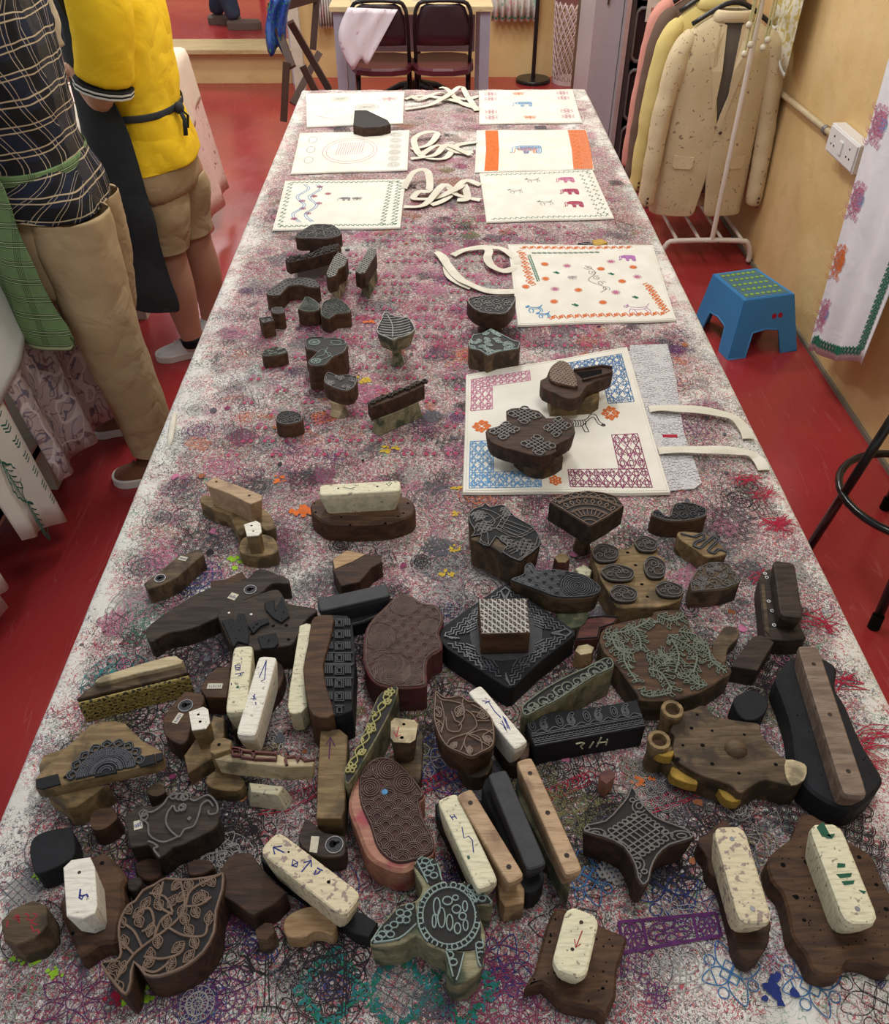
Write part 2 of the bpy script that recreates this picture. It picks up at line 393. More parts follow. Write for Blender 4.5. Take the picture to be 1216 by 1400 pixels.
# ================================================================== THE PRINTING TABLE
XL, XR, YN, YF = -.553, .640, .16, 3.88
tb = thing('printing_table', 'long block printing table under the stained cloth', 'table', ((XL+XR)/2, 2.0, 0))
m_tframe = plain('grey_steel_frame', (.22, .22, .22), .4, .5)
g = G(); g.box(((XL+XR)/2, (YN+YF)/2, TZ-.028), (XR-XL-.012, YF-YN-.012, .04)); g.build('tabletop', m_tan, tb)
for x in (XL+.1, XR-.1):
    for y in (YN+.15, 2.0, YF-.15): g = G(); g.box((x, y, (TZ-.048)/2), (.06, .06, TZ-.048), bev=.003); g.build('leg', m_tframe, tb)
for x in (XL+.1, XR-.1): g = G(); g.box((x, 2.0, .2), (.04, 3.3, .04)); g.build('stretcher', m_tframe, tb)
# cloth: a fine sheet with a colour attribute for the old ink stains
STAINS = []   # (x, y, rx, ry, rgb, strength)
def stain(px, py, rx, ry, rgb, a=.8): q = U(px, py, TZ); STAINS.append((q[0], q[1], rx, ry, rgb, a))
rs = random.Random(3)
magenta, pinky, rust, blueg, green, purple, dark_, olive = (.38, .15, .17), (.52, .36, .33), (.42, .24, .16), (.27, .28, .31), (.26, .29, .20), (.25, .20, .22), (.16, .135, .13), (.30, .25, .15)
zones = [((300, 900, 125, 300), [rust, magenta, purple, olive, dark_, blueg], 150, .95), ((330, 900, 300, 470), [magenta, pinky, purple, blueg, green, rust], 110, .55), ((280, 640, 400, 660), [pinky, magenta, rust, pinky], 70, .5),
         ((640, 1000, 440, 660), [rust, magenta, olive, dark_], 40, .5), ((200, 1060, 640, 800), [rust, magenta, green, blueg, olive], 60, .35), ((800, 1150, 640, 1150), [purple, dark_, (.30, .26, .22), (.3, .24, .24)], 80, .50),
         ((420, 900, 860, 1180), [dark_, (.22, .18, .12), (.26, .20, .14)], 90, .55), ((90, 430, 880, 1180), [(.28, .26, .24), green, (.3, .25, .25)], 50, .35), ((60, 900, 1200, 1400), [blueg, purple, (.3, .3, .3), (.25, .2, .22)], 50, .22)]
for (x0, x1, y0, y1), cs, k, a in zones:
    for i in range(k):
        x, y = rs.uniform(x0, x1), rs.uniform(y0, y1); r = rs.uniform(.03, .11)
        stain(x, y, r, r*rs.uniform(.6, 1.8), rs.choice(cs), a*rs.uniform(.5, 1.1))
for d in [(612, 325, .13, .10, (.13, .16, .12), 1.3), (780, 322, .10, .05, (.16, .14, .17), .9), (870, 690, .1, .05, (.45, .12, .10), .7), (545, 670, .14, .03, (.55, .10, .14), .9), (230, 725, .1, .018, (.75, .22, .08), .9), (330, 765, .05, .03, (.35, .5, .06), 1.2),
          (1070, 700, .08, .03, (.65, .2, .08), .8), (620, 1300, .05, .10, (.10, .09, .10), 1.2), (670, 1230, .08, .05, (.08, .07, .09), 1.2), (690, 1370, .05, .03, (.2, .07, .35), 1.0), (60, 1350, .07, .05, (.10, .10, .14), .9), (100, 1330, .03, .06, (.25, .05, .16), 1.1),
          (850, 1190, .05, .05, (.25, .32, .10), .8), (580, 950, .06, .05, (.40, .08, .12), .6), (640, 1010, .05, .04, (.5, .4, .1), .5), (910, 1060, .05, .05, (.85, .83, .85), .8), (960, 1140, .1, .02, (.5, .06, .1), .5), (770, 1090, .09, .03, (.08, .035, .03), 1.2), (1060, 1310, .02, .018, (.05, .06, .45), 1.2)]: stain(*d)
nx, ny = 110, 340; xs = np.linspace(XL-.004, XR+.004, nx); ys = np.linspace(YN-.004, YF+.004, ny)
X, Y = np.meshgrid(xs, ys); acc = np.zeros((ny, nx, 3)); wt = np.full((ny, nx), .30)
acc += np.array([.66, .63, .57])*.35
for (x, y, rx, ry, rgb, a) in STAINS:
    w = a*np.exp(-(((X-x)/rx)**2+((Y-y)/ry)**2)*1.3); acc += w[..., None]*np.array(rgb); wt += w
tint = acc/wt[..., None]; dens = np.clip((wt-.30)*.9, 0, 1); GG = np.clip((Y-.95)/.5, 0, 1); dens = np.clip(dens+.12*GG, 0, 1); WM = (np.array([.47, .34, .31])[None, None]); tint = tint*(1-.35*GG[..., None])+WM*.35*GG[..., None]
edge = np.clip(np.minimum(X-XL, XR-X)/.055, 0, 1)**1.3; dens *= .12+.88*edge
tint = tint*dens[..., None]**.5+np.array([.66, .63, .57])*(1-dens[..., None]**.5)
g = G(); prof = [(.030, -.16), (.018, -.10), (.010, -.03), (.006, -.008)]
Z = TZ-.001 + .0012*np.sin(X*37+Y*11)*np.sin(Y*23)
rows = []; cols = []
for j in range(ny):
    wv = .006*math.sin(ys[j]*21)+.004*math.sin(ys[j]*47+1)
    L = [(xs[0]-a-wv*(-b*6), ys[j], TZ+b) for a, b in prof]; R = [(xs[-1]+a+wv*(-b*6), ys[j], TZ+b) for a, b in prof[::-1]]
    rows.append(L+[(xs[i], ys[j], Z[j, i]) for i in range(nx)]+R)
    cols += [tuple(tint[j, 0])+(dens[j, 0]*.4,)]*4+[tuple(tint[j, i])+(dens[j, i],) for i in range(nx)]+[tuple(tint[j, -1])+(dens[j, -1]*.4,)]*4
# hanging far end
W = len(rows[0])
for k, (a, b) in enumerate(prof[::-1]):
    rows.append([(x, YF+.004+a, min(z, TZ+b)) for x, y, z in rows[ny-1]]); cols += cols[(ny-1)*W:ny*W]
v = [q for r in rows for q in r]; f = [(r*W+c, r*W+c+1, (r+1)*W+c+1, (r+1)*W+c) for r in range(len(rows)-1) for c in range(W-1)]
g.add(v, f)
n = NM('ink_stained_cotton', .85, .2)
at = n.nd('ShaderNodeAttribute'); at.attribute_name = 'ink'; tcol, den = at.outputs['Color'], at.outputs['Alpha']
base = n.mix(n.step(n.noise(9, 4), .35, .7), (.66, .635, .575), (.76, .735, .68))
f1 = n.ma('MULTIPLY', n.step(n.ma('ADD', n.noise(34, 6, .4), n.ma('MULTIPLY', den, .42)), .52, .92), .72)
c = n.mix(f1, base, tcol)
c = n.mix(n.ma('MULTIPLY', n.step(n.noise(150, 3, w=7.0), .49, .56), n.ma('MULTIPLY', den, .70)), c, (.74, .71, .65))
def tangle(c, sc, w, wd_, rgb, k, dist=1.0, dd=.5):
    l = n.line(n.noise(sc, 2, dist, w=w), .5, wd_); msk = n.step(n.ma('ADD', n.noise(sc*.16, 3, w=w+.5), n.ma('MULTIPLY', den, dd)), .5, .62)
    return n.mix(n.ma('MULTIPLY', n.ma('MULTIPLY', l, msk), k), c, rgb)
c = tangle(c, 48, 1.0, .016, (.42, .05, .10), .9, 1.6, .25); c = tangle(c, 80, 2.0, .026, (.05, .04, .045), .95, 1.8, .35)
c = tangle(c, 56, 3.0, .014, (.05, .12, .20), .75, 1.4, .2); c = tangle(c, 62, 4.0, .014, (.40, .15, .05), .7, 1.5, .2)
c = tangle(c, 130, 5.0, .030, (.06, .05, .055), .85, 1.2, .3); c = tangle(c, 66, 9.0, .03, (.72, .70, .66), .7, 1.5, .25)
c = tangle(c, 100, 11.0, .03, (.45, .06, .09), .9, 1.4, .3); c = tangle(c, 105, 12.0, .028, (.10, .08, .10), .85, 1.4, .35); c = tangle(c, 40, 6.0, .014, (.10, .30, .14), .6, 1.4, .1)
n.col(c); n.bump(n.ma('ADD', n.noise(900, 1), n.ma('MULTIPLY', n.noise(7, 4), 3)), .25, .0015)
cloth = g.build('printing_cloth', n.m, None, True)
ca = cloth.data.color_attributes.new('ink', 'FLOAT_COLOR', 'POINT'); ca.data.foreach_set('color', np.array(cols, dtype=np.float32).ravel())
tag(cloth, 'white cotton cloth stained with layers of block printed ink covering the long table', 'cloth')
# ---------------- printed motifs: flat ink strokes collected by colour
class Ink:
    def __init__(s): s.Q = {}
    def stamp(s, lines, cx, cy, k, a, key, w=.0008, z=TZ+.0007):
        sg = [(l[i][0], l[i][1], l[i+1][0], l[i+1][1]) for l in lines for i in range(len(l)-1)]
        if not sg: return
        A = np.array(sg); ca_, sa_ = math.cos(a), math.sin(a)
        x0 = cx+k*(A[:, 0]*ca_-A[:, 1]*sa_); y0 = cy+k*(A[:, 0]*sa_+A[:, 1]*ca_); x1 = cx+k*(A[:, 2]*ca_-A[:, 3]*sa_); y1 = cy+k*(A[:, 2]*sa_+A[:, 3]*ca_)
        dx, dy = x1-x0, y1-y0; L = np.hypot(dx, dy)+1e-9; ex, ey = dx/L*w*.12, dy/L*w*.12; px_, py_ = -dy/L*w/2, dx/L*w/2
        zz = z+random.random()*.0004+RNG.rand(len(A))*.00006
        s.Q.setdefault(key, []).append(np.stack([np.stack([x0-ex+px_, y0-ey+py_, zz], 1), np.stack([x0-ex-px_, y0-ey-py_, zz], 1), np.stack([x1+ex-px_, y1+ey-py_, zz], 1), np.stack([x1+ex+px_, y1+ey+py_, zz], 1)], 1))
    def px(s, lines, key, w=.0008, z=TZ+.0007):      # lines already in world xy
        s.stamp(lines, 0, 0, 1, 0, key, w, z)
    def poly(s, p, key, z=TZ+.0007):
        c_ = cen(p); zr = z+.0001+random.random()*.0006
        for i in range(len(p)):
            a, b = p[i-1], p[i]; zz = zr
            s.Q.setdefault(key, []).append(np.array([[[c_[0], c_[1], zz], [a[0], a[1], zz], [(a[0]+b[0])/2, (a[1]+b[1])/2, zz], [b[0], b[1], zz]]]))
    def build(s, parent, name='printed_motifs'):
        off = Vector((0, 0, 0)); p = parent
        while p: off += p.location; p = p.parent
        for key, L in s.Q.items():
            V_ = np.concatenate(L).reshape(-1, 3)-np.array(off); me = bpy.data.meshes.new(name); nq = len(V_)//4
            me.vertices.add(nq*4); me.vertices.foreach_set('co', V_.astype(np.float32).ravel()); me.loops.add(nq*4); me.loops.foreach_set('vertex_index', np.arange(nq*4, dtype=np.int32))
            me.polygons.add(nq); me.polygons.foreach_set('loop_start', np.arange(nq, dtype=np.int32)*4); me.polygons.foreach_set('loop_total', np.full(nq, 4, dtype=np.int32)); me.update(); me.validate()
            me.materials.append(INK[key]); o = bpy.data.objects.new(name, me); COL.objects.link(o); o.parent = parent; o['kind'] = 'stuff'
INK = {k: plain('ink_'+k, c_, .8, .15, var=.25, sc=120) for k, c_ in dict(black=(.03, .025, .03), grey=(.11, .11, .13), pink=(.42, .07, .13), magenta=(.26, .05, .12), red=(.42, .02, .05), blue=(.05, .16, .36), navy=(.03, .05, .22), green=(.02, .16, .09),
       lime=(.35, .62, .04), orange=(.72, .17, .04), yellow=(.66, .44, .05), purple=(.12, .03, .13), violet=(.20, .06, .36), teal=(.03, .20, .20), skyblue=(.12, .32, .58), rose=(.55, .18, .30), faint=(.36, .34, .33), lilac=(.45, .18, .45), rust=(.36, .13, .06), olive=(.20, .19, .08)).items()}
ink = Ink(); MOT = [flower(8), flower(6, .28), flower(5, .3, .2), mandala(10), paisley(3), paisley(2), leafm(4), sprig(5), celtic(), [spiral(0, 0, 1, 2.5)], [spiral(0, 0, .8, 2), arc(0, 0, 1)], scales(-1, 1, -1, 1, .3, 3), knot(), [box2(-1, -.6, 1, .6), box2(-.8, -.4, .8, .4)]+flower(6)]
def scatter(x0, x1, y0, y1, cnt, keys, kr, w=.0008, mots=MOT):
    for i in range(cnt):
        q = U(rs.uniform(x0, x1), rs.uniform(y0, y1), TZ)
        k = rs.uniform(*kr)
        if not (XL+.03+k*.5 < q[0] < XR-.03-k*.5 and YN < q[1] < YF-.04): continue
        ink.stamp(rs.choice(mots), q[0], q[1], k, rs.uniform(0, TAU), rs.choice(keys), w*rs.uniform(.8, 1.4))
scatter(300, 900, 128, 330, 620, ['magenta', 'grey', 'rose', 'grey', 'rust', 'black', 'black', 'olive', 'rose', 'black'], (.02, .05), .0009)
scatter(250, 950, 320, 480, 420, ['magenta', 'rose', 'pink', 'grey', 'grey', 'faint', 'purple', 'black', 'rose'], (.018, .04), .0007)
scatter(200, 1000, 450, 680, 400, ['magenta', 'rose', 'grey', 'grey', 'black', 'purple', 'orange', 'faint', 'grey', 'black'], (.018, .04), .0007)
scatter(150, 1100, 660, 900, 380, ['black', 'grey', 'black', 'faint', 'grey', 'black', 'magenta', 'grey', 'rose', 'faint'], (.016, .045), .0007)
scatter(60, 1200, 880, 1200, 400, ['black', 'black', 'black', 'olive', 'grey', 'black', 'grey', 'faint', 'black'], (.012, .045), .0008)
scatter(0, 1216, 1180, 1400, 110, ['black', 'grey', 'magenta', 'purple', 'faint', 'navy', 'grey', 'faint', 'faint'], (.015, .045), .0008)
# rows of little berries and leaves left of the middle
for i in range(19):
    for j in range(26):
        x, y = -.40+.043*i+.021*(j % 2), 1.32+.046*j
        if (x > .1 and y < 1.7) or rs.random() < .35: continue
        for d in (-.008, .008): ink.poly([(x+d+.0045*math.cos(t), y+.006*math.sin(t)) for t in (0, 1.05, 2.1, 3.14, 4.2, 5.2)], 'pink')
        ink.stamp(leafm(2), x, y+.006, .016, .5, 'rose', .0012); ink.stamp([arc(0, 0, 1, n=8)], x, y, .016, 0, 'grey', .0009)
for i in range(160):   # short brush-like blotches of solid ink
    q = U(rs.uniform(230, 1080), rs.uniform(140, 1180), TZ)
    if XL+.05 < q[0] < XR-.05: r = rs.uniform(.003, .009); ink.poly([(q[0]+r*rs.uniform(.5, 1.2)*math.cos(t), q[1]+r*rs.uniform(.5, 1.3)*math.sin(t)) for t in (0, .9, 1.8, 2.7, 3.6, 4.5, 5.4)], rs.choice(['magenta', 'grey', 'rose', 'rust', 'grey', 'black']))
def blotch(px, py, r, key, k=14, st=1.6):
    q = U(px, py, TZ)
    for i in range(k):
        a, d = rs.uniform(0, TAU), rs.uniform(0, r); x, y = q[0]+d*math.cos(a)*st, q[1]+d*math.sin(a); s_ = rs.uniform(.2, .45)*r
        ink.poly([(x+s_*rs.uniform(.6, 1.2)*math.cos(t), y+s_*rs.uniform(.5, 1.2)*math.sin(t)) for t in (0, .9, 1.8, 2.7, 3.6, 4.5, 5.4)], key)
for a in [(628, 668, .010, 'yellow'), (625, 702, .008, 'yellow'), (618, 750, .009, 'yellow'), (616, 785, .011, 'yellow'), (172, 1317, .009, 'lime'), (45, 1313, .010, 'lime'), (75, 1330, .008, 'lime'), (190, 1364, .012, 'lime'), (18, 1312, .006, 'lime'), (60, 1200, .008, 'lime'), (330, 768, .016, 'lime'),
          (155, 1365, .010, 'red'), (880, 1068, .010, 'orange'), (905, 1045, .007, 'yellow'), (300, 1150, .006, 'green'), (1058, 1352, .020, 'navy'), (1100, 955, .007, 'green'), (365, 900, .016, 'magenta'), (498, 520, .014, 'yellow'), (530, 615, .014, 'yellow'), (155, 925, .016, 'teal'), (420, 700, .02, 'orange'), (380, 655, .012, 'orange'), (505, 440, .012, 'orange')]: blotch(*a)
# green diamond wreaths, purple band, blue knots, black mandalas and red scratchy leaves
for cx, cy in ((452, 1352), (545, 1356), (632, 1350)):
    q = U(cx, cy, TZ)
    for t in range(150):
        a = t/150*4; k_ = int(a); u = a-k_; P = [(0, .040), (.036, 0), (0, -.040), (-.036, 0), (0, .040)]
        x = q[0]+P[k_][0]*(1-u)+P[k_+1][0]*u+rs.gauss(0, .0035); y = q[1]+P[k_][1]*(1-u)+P[k_+1][1]*u+rs.gauss(0, .0035)
        ink.stamp([[(-1, 0), (0, .4), (1, 0)]], x, y, .003, rs.uniform(0, TAU), 'teal' if t % 3 else 'green', .0024)
B4 = on('N 185,590 555,555 575,640 205,705', TZ); B5 = on('N 555,555 775,560 775,655 575,670', TZ)
for B_ in (B4,):
    lf = lambda u, v: tuple(B_[0][k]*(1-u)*(1-v)+B_[1][k]*u*(1-v)+B_[2][k]*u*v+B_[3][k]*(1-u)*v for k in (0, 1))
    ink.px([[lf(u/12, v) for u in range(13)] for v in (0, 1)], 'purple', .0036, TZ+.0015); ink.px([[lf(u, v/4) for v in range(5)] for u in (0, .24, .76, 1)], 'purple', .0036, TZ+.0015)
    for c0, r_ in ((.12, .09), (.5, .23), (.88, .09)): ink.px([[lf(c0+r_*x, .5+.42*y) for x, y in l] for l in flower(8, .3)+[arc(0, 0, 1, 1)]], 'purple', .0013, TZ+.0015)
for px_, py_, k, key in ((805, 1200, .035, 'blue'), (910, 1215, .042, 'navy'), (1000, 1330, .035, 'blue'), (1110, 1345, .035, 'blue'), (610, 840, .035, 'navy'), (730, 845, .03, 'navy')): q = U(px_, py_, TZ); ink.stamp(celtic(), q[0], q[1], k, .2, key, .0013)
for px_, py_, k, key in ((150, 1140, .075, 'black'), (280, 1180, .07, 'black'), (325, 1130, .05, 'black'), (310, 1270, .07, 'black'), (210, 1050, .06, 'black'), (450, 1290, .05, 'black'), (440, 1350, .05, 'black'), (600, 1250, .05, 'black'), (690, 1380, .055, 'magenta'), (720, 760, .06, 'grey'),
                         (610, 765, .05, 'grey'), (620, 1040, .05, 'navy'), (905, 880, .03, 'black'), (450, 920, .06, 'black'), (270, 790, .04, 'navy'), (260, 900, .05, 'black'), (210, 850, .05, 'green'), (160, 930, .05, 'teal')): q = U(px_, py_, TZ); ink.stamp(mandala(14), q[0], q[1], k, rs.random(), key, .0011)
for px_, py_, a in ((1083, 675, .2), (1075, 720, -.1), (1050, 790, .3), (1075, 850, .1), (1118, 850, -.4), (1155, 935, .1), (1185, 1035, -.3), (1200, 1010, .2), (1020, 655, .4), (1120, 715, .1)):
    q = U(px_, py_, TZ); q = (min(q[0], XR-.035), q[1], q[2])
    for k in range(13): ink.stamp([smooth([(-1, rs.uniform(-.5, .5)), (0, rs.uniform(-.3, .5)), (1, rs.uniform(-.5, .4))], 3, False)], q[0]+rs.gauss(0, .006), q[1]+rs.gauss(0, .006), .026, a+rs.gauss(0, .5), 'red', .0013)
for s_, key in (('I 350,920 480,870 600,820', 'red'), ('I 940,980 1100,930 1216,880', 'red'), ('H 600,750 720,700 800,660', 'red'), ('G 540,1030 700,1010 860,930', 'red')):
    l = on(s_, TZ); ink.px([l, [(x+.004, y+.005) for x, y in l]], key, .0014)
    for k in range(9): t = k/8; q = (l[0][0]+(l[-1][0]-l[0][0])*t, l[0][1]+(l[-1][1]-l[0][1])*t+.012); ink.stamp([arc(0, 0, 1, .8, -1, 3.5, 6)], q[0], q[1], .008, .4, key, .0013)
# palm tree and stem prints in the foreground
ft = frame('L 400,1000 520,1000 400,880', TZ); T_ = [[(-.12, -1), (-.08, 0), (-.05, 1.3)], [(.12, -1), (.08, 0), (.05, 1.3)], [(-.5, -1.05), (0, -1), (.5, -1.05)]]
T_ += [smooth([(0, .3), (s*.5, .5), (s*1.0, .2+.25*k)], 3, False) for s in (-1, 1) for k in range(6)] + [[(x/5, -1), (x/5-.03, -1.25)] for x in range(-3, 4)]; ink.px(mp(ft, T_), 'black', .0013)
ft = frame('L 800,1000 900,1000 800,880', TZ); T_ = [[(-.12, -1.4), (0, 0), (0, 1.5)], [(.06, -1.4), (.14, 0), (.12, 1.5)], spiral(.7, .3, .5), spiral(-.5, .8, .4), arc(.9, 1.2, .5, .35), arc(-.55, -1.2, .35, .2, .3, 3), arc(.55, -1.2, .35, .2, .3, 3)]; ink.px(mp(ft, [smooth(q, 2, False) for q in T_]), 'black', .0013)
ink.build(cloth)
# ================================================================== PRINTING BLOCKS
rb = random.Random(11)
GB = 'hand carved printing blocks on the table'
def rough(p, amp):
    return [(x+rb.uniform(-amp, amp), y+rb.uniform(-amp, amp)) for x, y in p]
def blk(name, label, out, zt, zb, mat, sm=3, bot=1.0, rel=None, rmat=None, w=.0014, h=.0022, rim=True, cat='printing block', bev=.0012, grp=GB, jag=0, face=None):
    """a block body traced on its top face (height zt above the table, cm) with an optional carved relief"""
    z = TZ+zt/100; p = ccw(on(out, z)); p = ccw(smooth(p, sm)) if sm else p
    if jag: p = rough(p, jag)
    c = cen(p); r = thing(name, label, cat, (c[0], c[1], TZ+zb/100*0), grp)
    G().prism(p, TZ+zb/100+.0003, z, bev, bot).build('body', mat, r)
    if face or (rel is not None and zt > 2.7): G().prism(inset(p, .0016), z-.0004, z+.0003, .0001).build('inked_face', face or m_face, r)
    if rel is not None:
        q = inset(p, .0022); ls = clip(rel, q)
        if rim: ls = ls+[q+[q[0]]]
        G().ridge(ls, z, w, h).build('carved_relief', rmat or m_ridge, r, False)['kind'] = 'stuff'
    r['_z'] = z; return r, p
def strip(o): 
    for k in list(o.keys()):
        if k.startswith('_'): del o[k]
def bar(r, s, width, zt, zb, mat, screws=0, taper=.82, rnd=.26, name='handle', ext=.0, low=0.6, smat=None, end=1.0):
    """a handle bar: two end points of its top face, chamfered ends, narrower towards the bottom"""
    z = TZ+zt/100; a, b = on(s, z); dx, dy = b[0]-a[0], b[1]-a[1]; L = math.hypot(dx, dy); ux, uy = dx/L, dy/L; w = width/200
    def out(e, k): 
        hw = w*k; q = []
        for s_, t_, f_, g_ in ((-1, -1, 0, rnd), (-1, -1, rnd, 0), (1, -1, -rnd, 0), (1, -1, 0, rnd), (1, 1, 0, -rnd), (1, 1, -rnd, 0), (-1, 1, rnd, 0), (-1, 1, 0, -rnd)):
            u = (L/2+e)*s_+f_*w*1.1*(1); v = hw*t_+g_*w*1.1
            q.append((a[0]+dx/2+ux*u-uy*v, a[1]+dy/2+uy*u+ux*v))
        q = ccw(q); return [(q[i][0]*(1-t)+q[(i+1) % len(q)][0]*t, q[i][1]*(1-t)+q[(i+1) % len(q)][1]*t) for i in range(len(q)) for t in ((.22, .78) if math.dist(q[i], q[(i+1) % len(q)]) < .02 else (.06, .94))]
    H = zt-zb; g = G(); zz = lambda q, t: [(x, y, TZ+(zb+H*t)/100) for x, y in q]
    g.rings([zz(out(-.006*H/3*end, taper), 0), zz(out(-.003*H/3*end, (1+taper)/2), low*.6), zz(out(0, 1), max(.1, 1-.9/H)), zz(out(-.0008, .97), 1-.12/H), zz(out(-.0028, .86), 1)])
    h = g.build(name, mat, r)
    for k in range(screws):
        t = (.14+.72*k/(screws-1)) if screws > 1 else .5; x, y = a[0]+dx*t, a[1]+dy*t
        G().prism([(x+.0030*math.cos(i), y+.0030*math.sin(i)) for i in np.arange(0, 6.2, .7)], z-.001, z+.0004, .0002).build('screw', smat or m_dark2, h)
    return h
def stem(r, s, zb, mat, rx=.014, zt=0, k=1.15, name='handle', rnd=10):
    """a turned or square post under a block that stands face up"""
    (x, y), = on(s, TZ+zb/200) if len(s.split()) == 2 else (cen(on(s, TZ+zb/200)),)
    ry = rx if not isinstance(rx, tuple) else rx[1]; rx = rx if not isinstance(rx, tuple) else rx[0]
    an = 0
    R = [[(x+rx*q*math.cos(TAU*i/rnd+.3), y+ry*q*math.sin(TAU*i/rnd+.3), TZ+z/100) for i in range(rnd)] for z, q in ((0.02, k), (.3, k*1.05), (zb*.5, .88), (zb-.05, 1.0))]
    return G().rings(R).build(name, mat, r)
def base_poly(r, s, z0, z1, mat, name='handle', bot=1.08, sm=2):
    p = on(s, TZ+z1/100); p = smooth(ccw(p), sm) if sm else ccw(p)
    return G().prism(p, TZ+z0/100+.0002, TZ+z1/100+(.0003 if z1-z0 < .3 else -.0002), min(.001, (z1-z0)/300), bot).build(name, mat, r)
def marks(r, s_list, z, mat, w=.0018, name='pen_mark'):
    g = G(); 
    for s in s_list: g.ridge([on(s, TZ+z/100)], TZ+z/100, w, .0004)
    return g.build(name, mat, r)
def dots(r, s, z, rad, mat=None, name='drill_hole', n=8):
    for x, y in on(s, TZ+z/100):
        k = rb.uniform(.8, 1.2)*rad
        G().prism([(x+k*math.cos(TAU*i/n), y+k*.9*math.sin(TAU*i/n)) for i in range(n)], TZ+z/100-.001, TZ+z/100+.0003, .0001).build(name, mat or m_hole, r)
def randdots(r, p, z, cnt, rad, mat=None, avoid=None):
    g = G(); x0, x1 = min(q[0] for q in p), max(q[0] for q in p); y0, y1 = min(q[1] for q in p), max(q[1] for q in p); pp = inset(p, .006); k = 0
    while k < cnt:
        x, y = rb.uniform(x0, x1), rb.uniform(y0, y1)
        if inside((x, y), pp): q = rad*rb.uniform(.5, 1.3); g.prism([(x+q*math.cos(i), y+q*math.sin(i)) for i in (0, 1, 2, 3, 4, 5)], TZ+z/100-.001, TZ+z/100+.0002, .0001); k += 1
    g.build('pin_holes', m_hole, r)['kind'] = 'stuff'
def label(r, s, z, w, h, a, mat=None):
    (x, y), = on(s, TZ+z/100); o = G().box((x, y, TZ+z/100+.0003), (w, h, .0006), a).build('paper_sticker', mat or m_label, r)
    g = G(); g.ridge([[(x+(t-.5)*w*.7*math.cos(a)-k*h*math.sin(a), y+(t-.5)*w*.7*math.sin(a)+k*h*math.cos(a)) for k in (-.25, .0+.25*rb.random())] for t in (0, .2, .4, .6, .8, 1)], TZ+z/100+.0008, .0006, .0002); g.build('written_number', m_inkblue, o)
def keyhole(r, s, z, rad):
    (x, y), = on(s, TZ+z/100); Z = TZ+z/100
    G().tube([(x+rad*math.cos(TAU*i/18), y+rad*math.sin(TAU*i/18), Z+.0004) for i in range(19)], .0009, 6, False).build('keyhole_ring', m_steel, r)
    G().prism([(x+rad*.9*math.cos(TAU*i/16), y+rad*.9*math.sin(TAU*i/16)) for i in range(16)], Z-.001, Z+.0002, .0001).build('keyhole_plate', m_grey, r)
    G().prism([(x+rad*.42*math.cos(i)-.2*rad, y+rad*.42*math.sin(i)+.1*rad) for i in np.arange(0, 6.2, .6)], Z-.001, Z+.0008, .0001).prism([(x-.1*rad, y-.15*rad), (x+.6*rad, y+.25*rad), (x+.5*rad, y+.45*rad), (x-.15*rad, y+.25*rad)], Z-.001, Z+.0008, .0001).build('keyhole', m_hole, r)
def LN(s, z, sm=0): 
    l = on(s, TZ+z/100); return smooth(l, sm, False) if sm else l
def bb(p): return (min(q[0] for q in p), max(q[0] for q in p), min(q[1] for q in p), max(q[1] for q in p))
def fill(p, kind, k=.01):
    """fill a traced outline with a repeated carved motif of size k"""
    x0, x1, y0, y1 = bb(p); cx, cy = (x0+x1)/2, (y0+y1)/2; D = max(x1-x0, y1-y0)/2
    if kind == 'scales': return [[(x+cx, y+cy) for x, y in l] for l in scales(-D*1.5, D*1.5, -D*1.5, D*1.5, k, 4, rb.uniform(-.3, .3))]
    if kind == 'swirl':
        o = []
        y = y0
        while y < y1+k:
            x = x0
            while x < x1+k: o += [spiral(x+rb.uniform(-.3, .3)*k, y+rb.uniform(-.3, .3)*k, k*.8, 1.6, rb.uniform(0, 6), 14, rb.choice((1, -1)))]; x += k*1.5
            y += k*1.4
        return o
    if kind == 'lattice': return [[(x0+i*k, y0-1+j*.02) for j in range(120)] for i in range(int((x1-x0)/k)+1)]+[[(x0+j*.005, y0+i*k) for j in range(60)] for i in range(int((y1-y0)/k)+1)]
    if kind == 'diag': return [[(cx+i*k+t*.001, cy+t*.001*s) for t in range(-120, 120, 3)] for i in range(-14, 14) for s in (1, -1)]
    if kind == 'leaves':
        o = []; y = y0
        while y < y1+k:
            x = x0
            while x < x1+k: o += xf(leafm(3), x+rb.uniform(-.3, .3)*k, y+rb.uniform(-.3, .3)*k, k*.9, rb.uniform(0, 6.28)); x += k*.95
            y += k*.95
        return o
    if kind == 'flower': return xf(flower(8, .25, .25), cx, cy, D*.9, rb.random())
    if kind == 'contour': 
        o = []; q = ccw(p)
        for i in range(1, 7):
            q2 = scl(q, 1-i*.15); o.append(q2+[q2[0]])
        return o
    return []
def fr(s, z): return frame(s, TZ+z/100)

# ---- a face-up board of twisted elephants, etc.  Near rows are traced one by one from here on ----
# 1 crossed rough block with a tan bar
r, p = blk('printing_block', 'rough tan crossed block with a chunky bar handle, beyond the small white topped peg block', 'A 388,195 470,195 730,262 790,345 790,372 745,385 700,352 645,352 618,405 590,400 540,300 480,280 385,232', 3.2, 0, m_ochre, 2)
base_poly(r, 'A 410,125 455,88 600,138 725,190 722,215 660,240 540,180 425,140', 3.2, 7.8, m_tanbar, bot=.86, sm=0); dots(r, 'A 470,115 652,192', 7.8, .0025, m_dark2, 'screw')
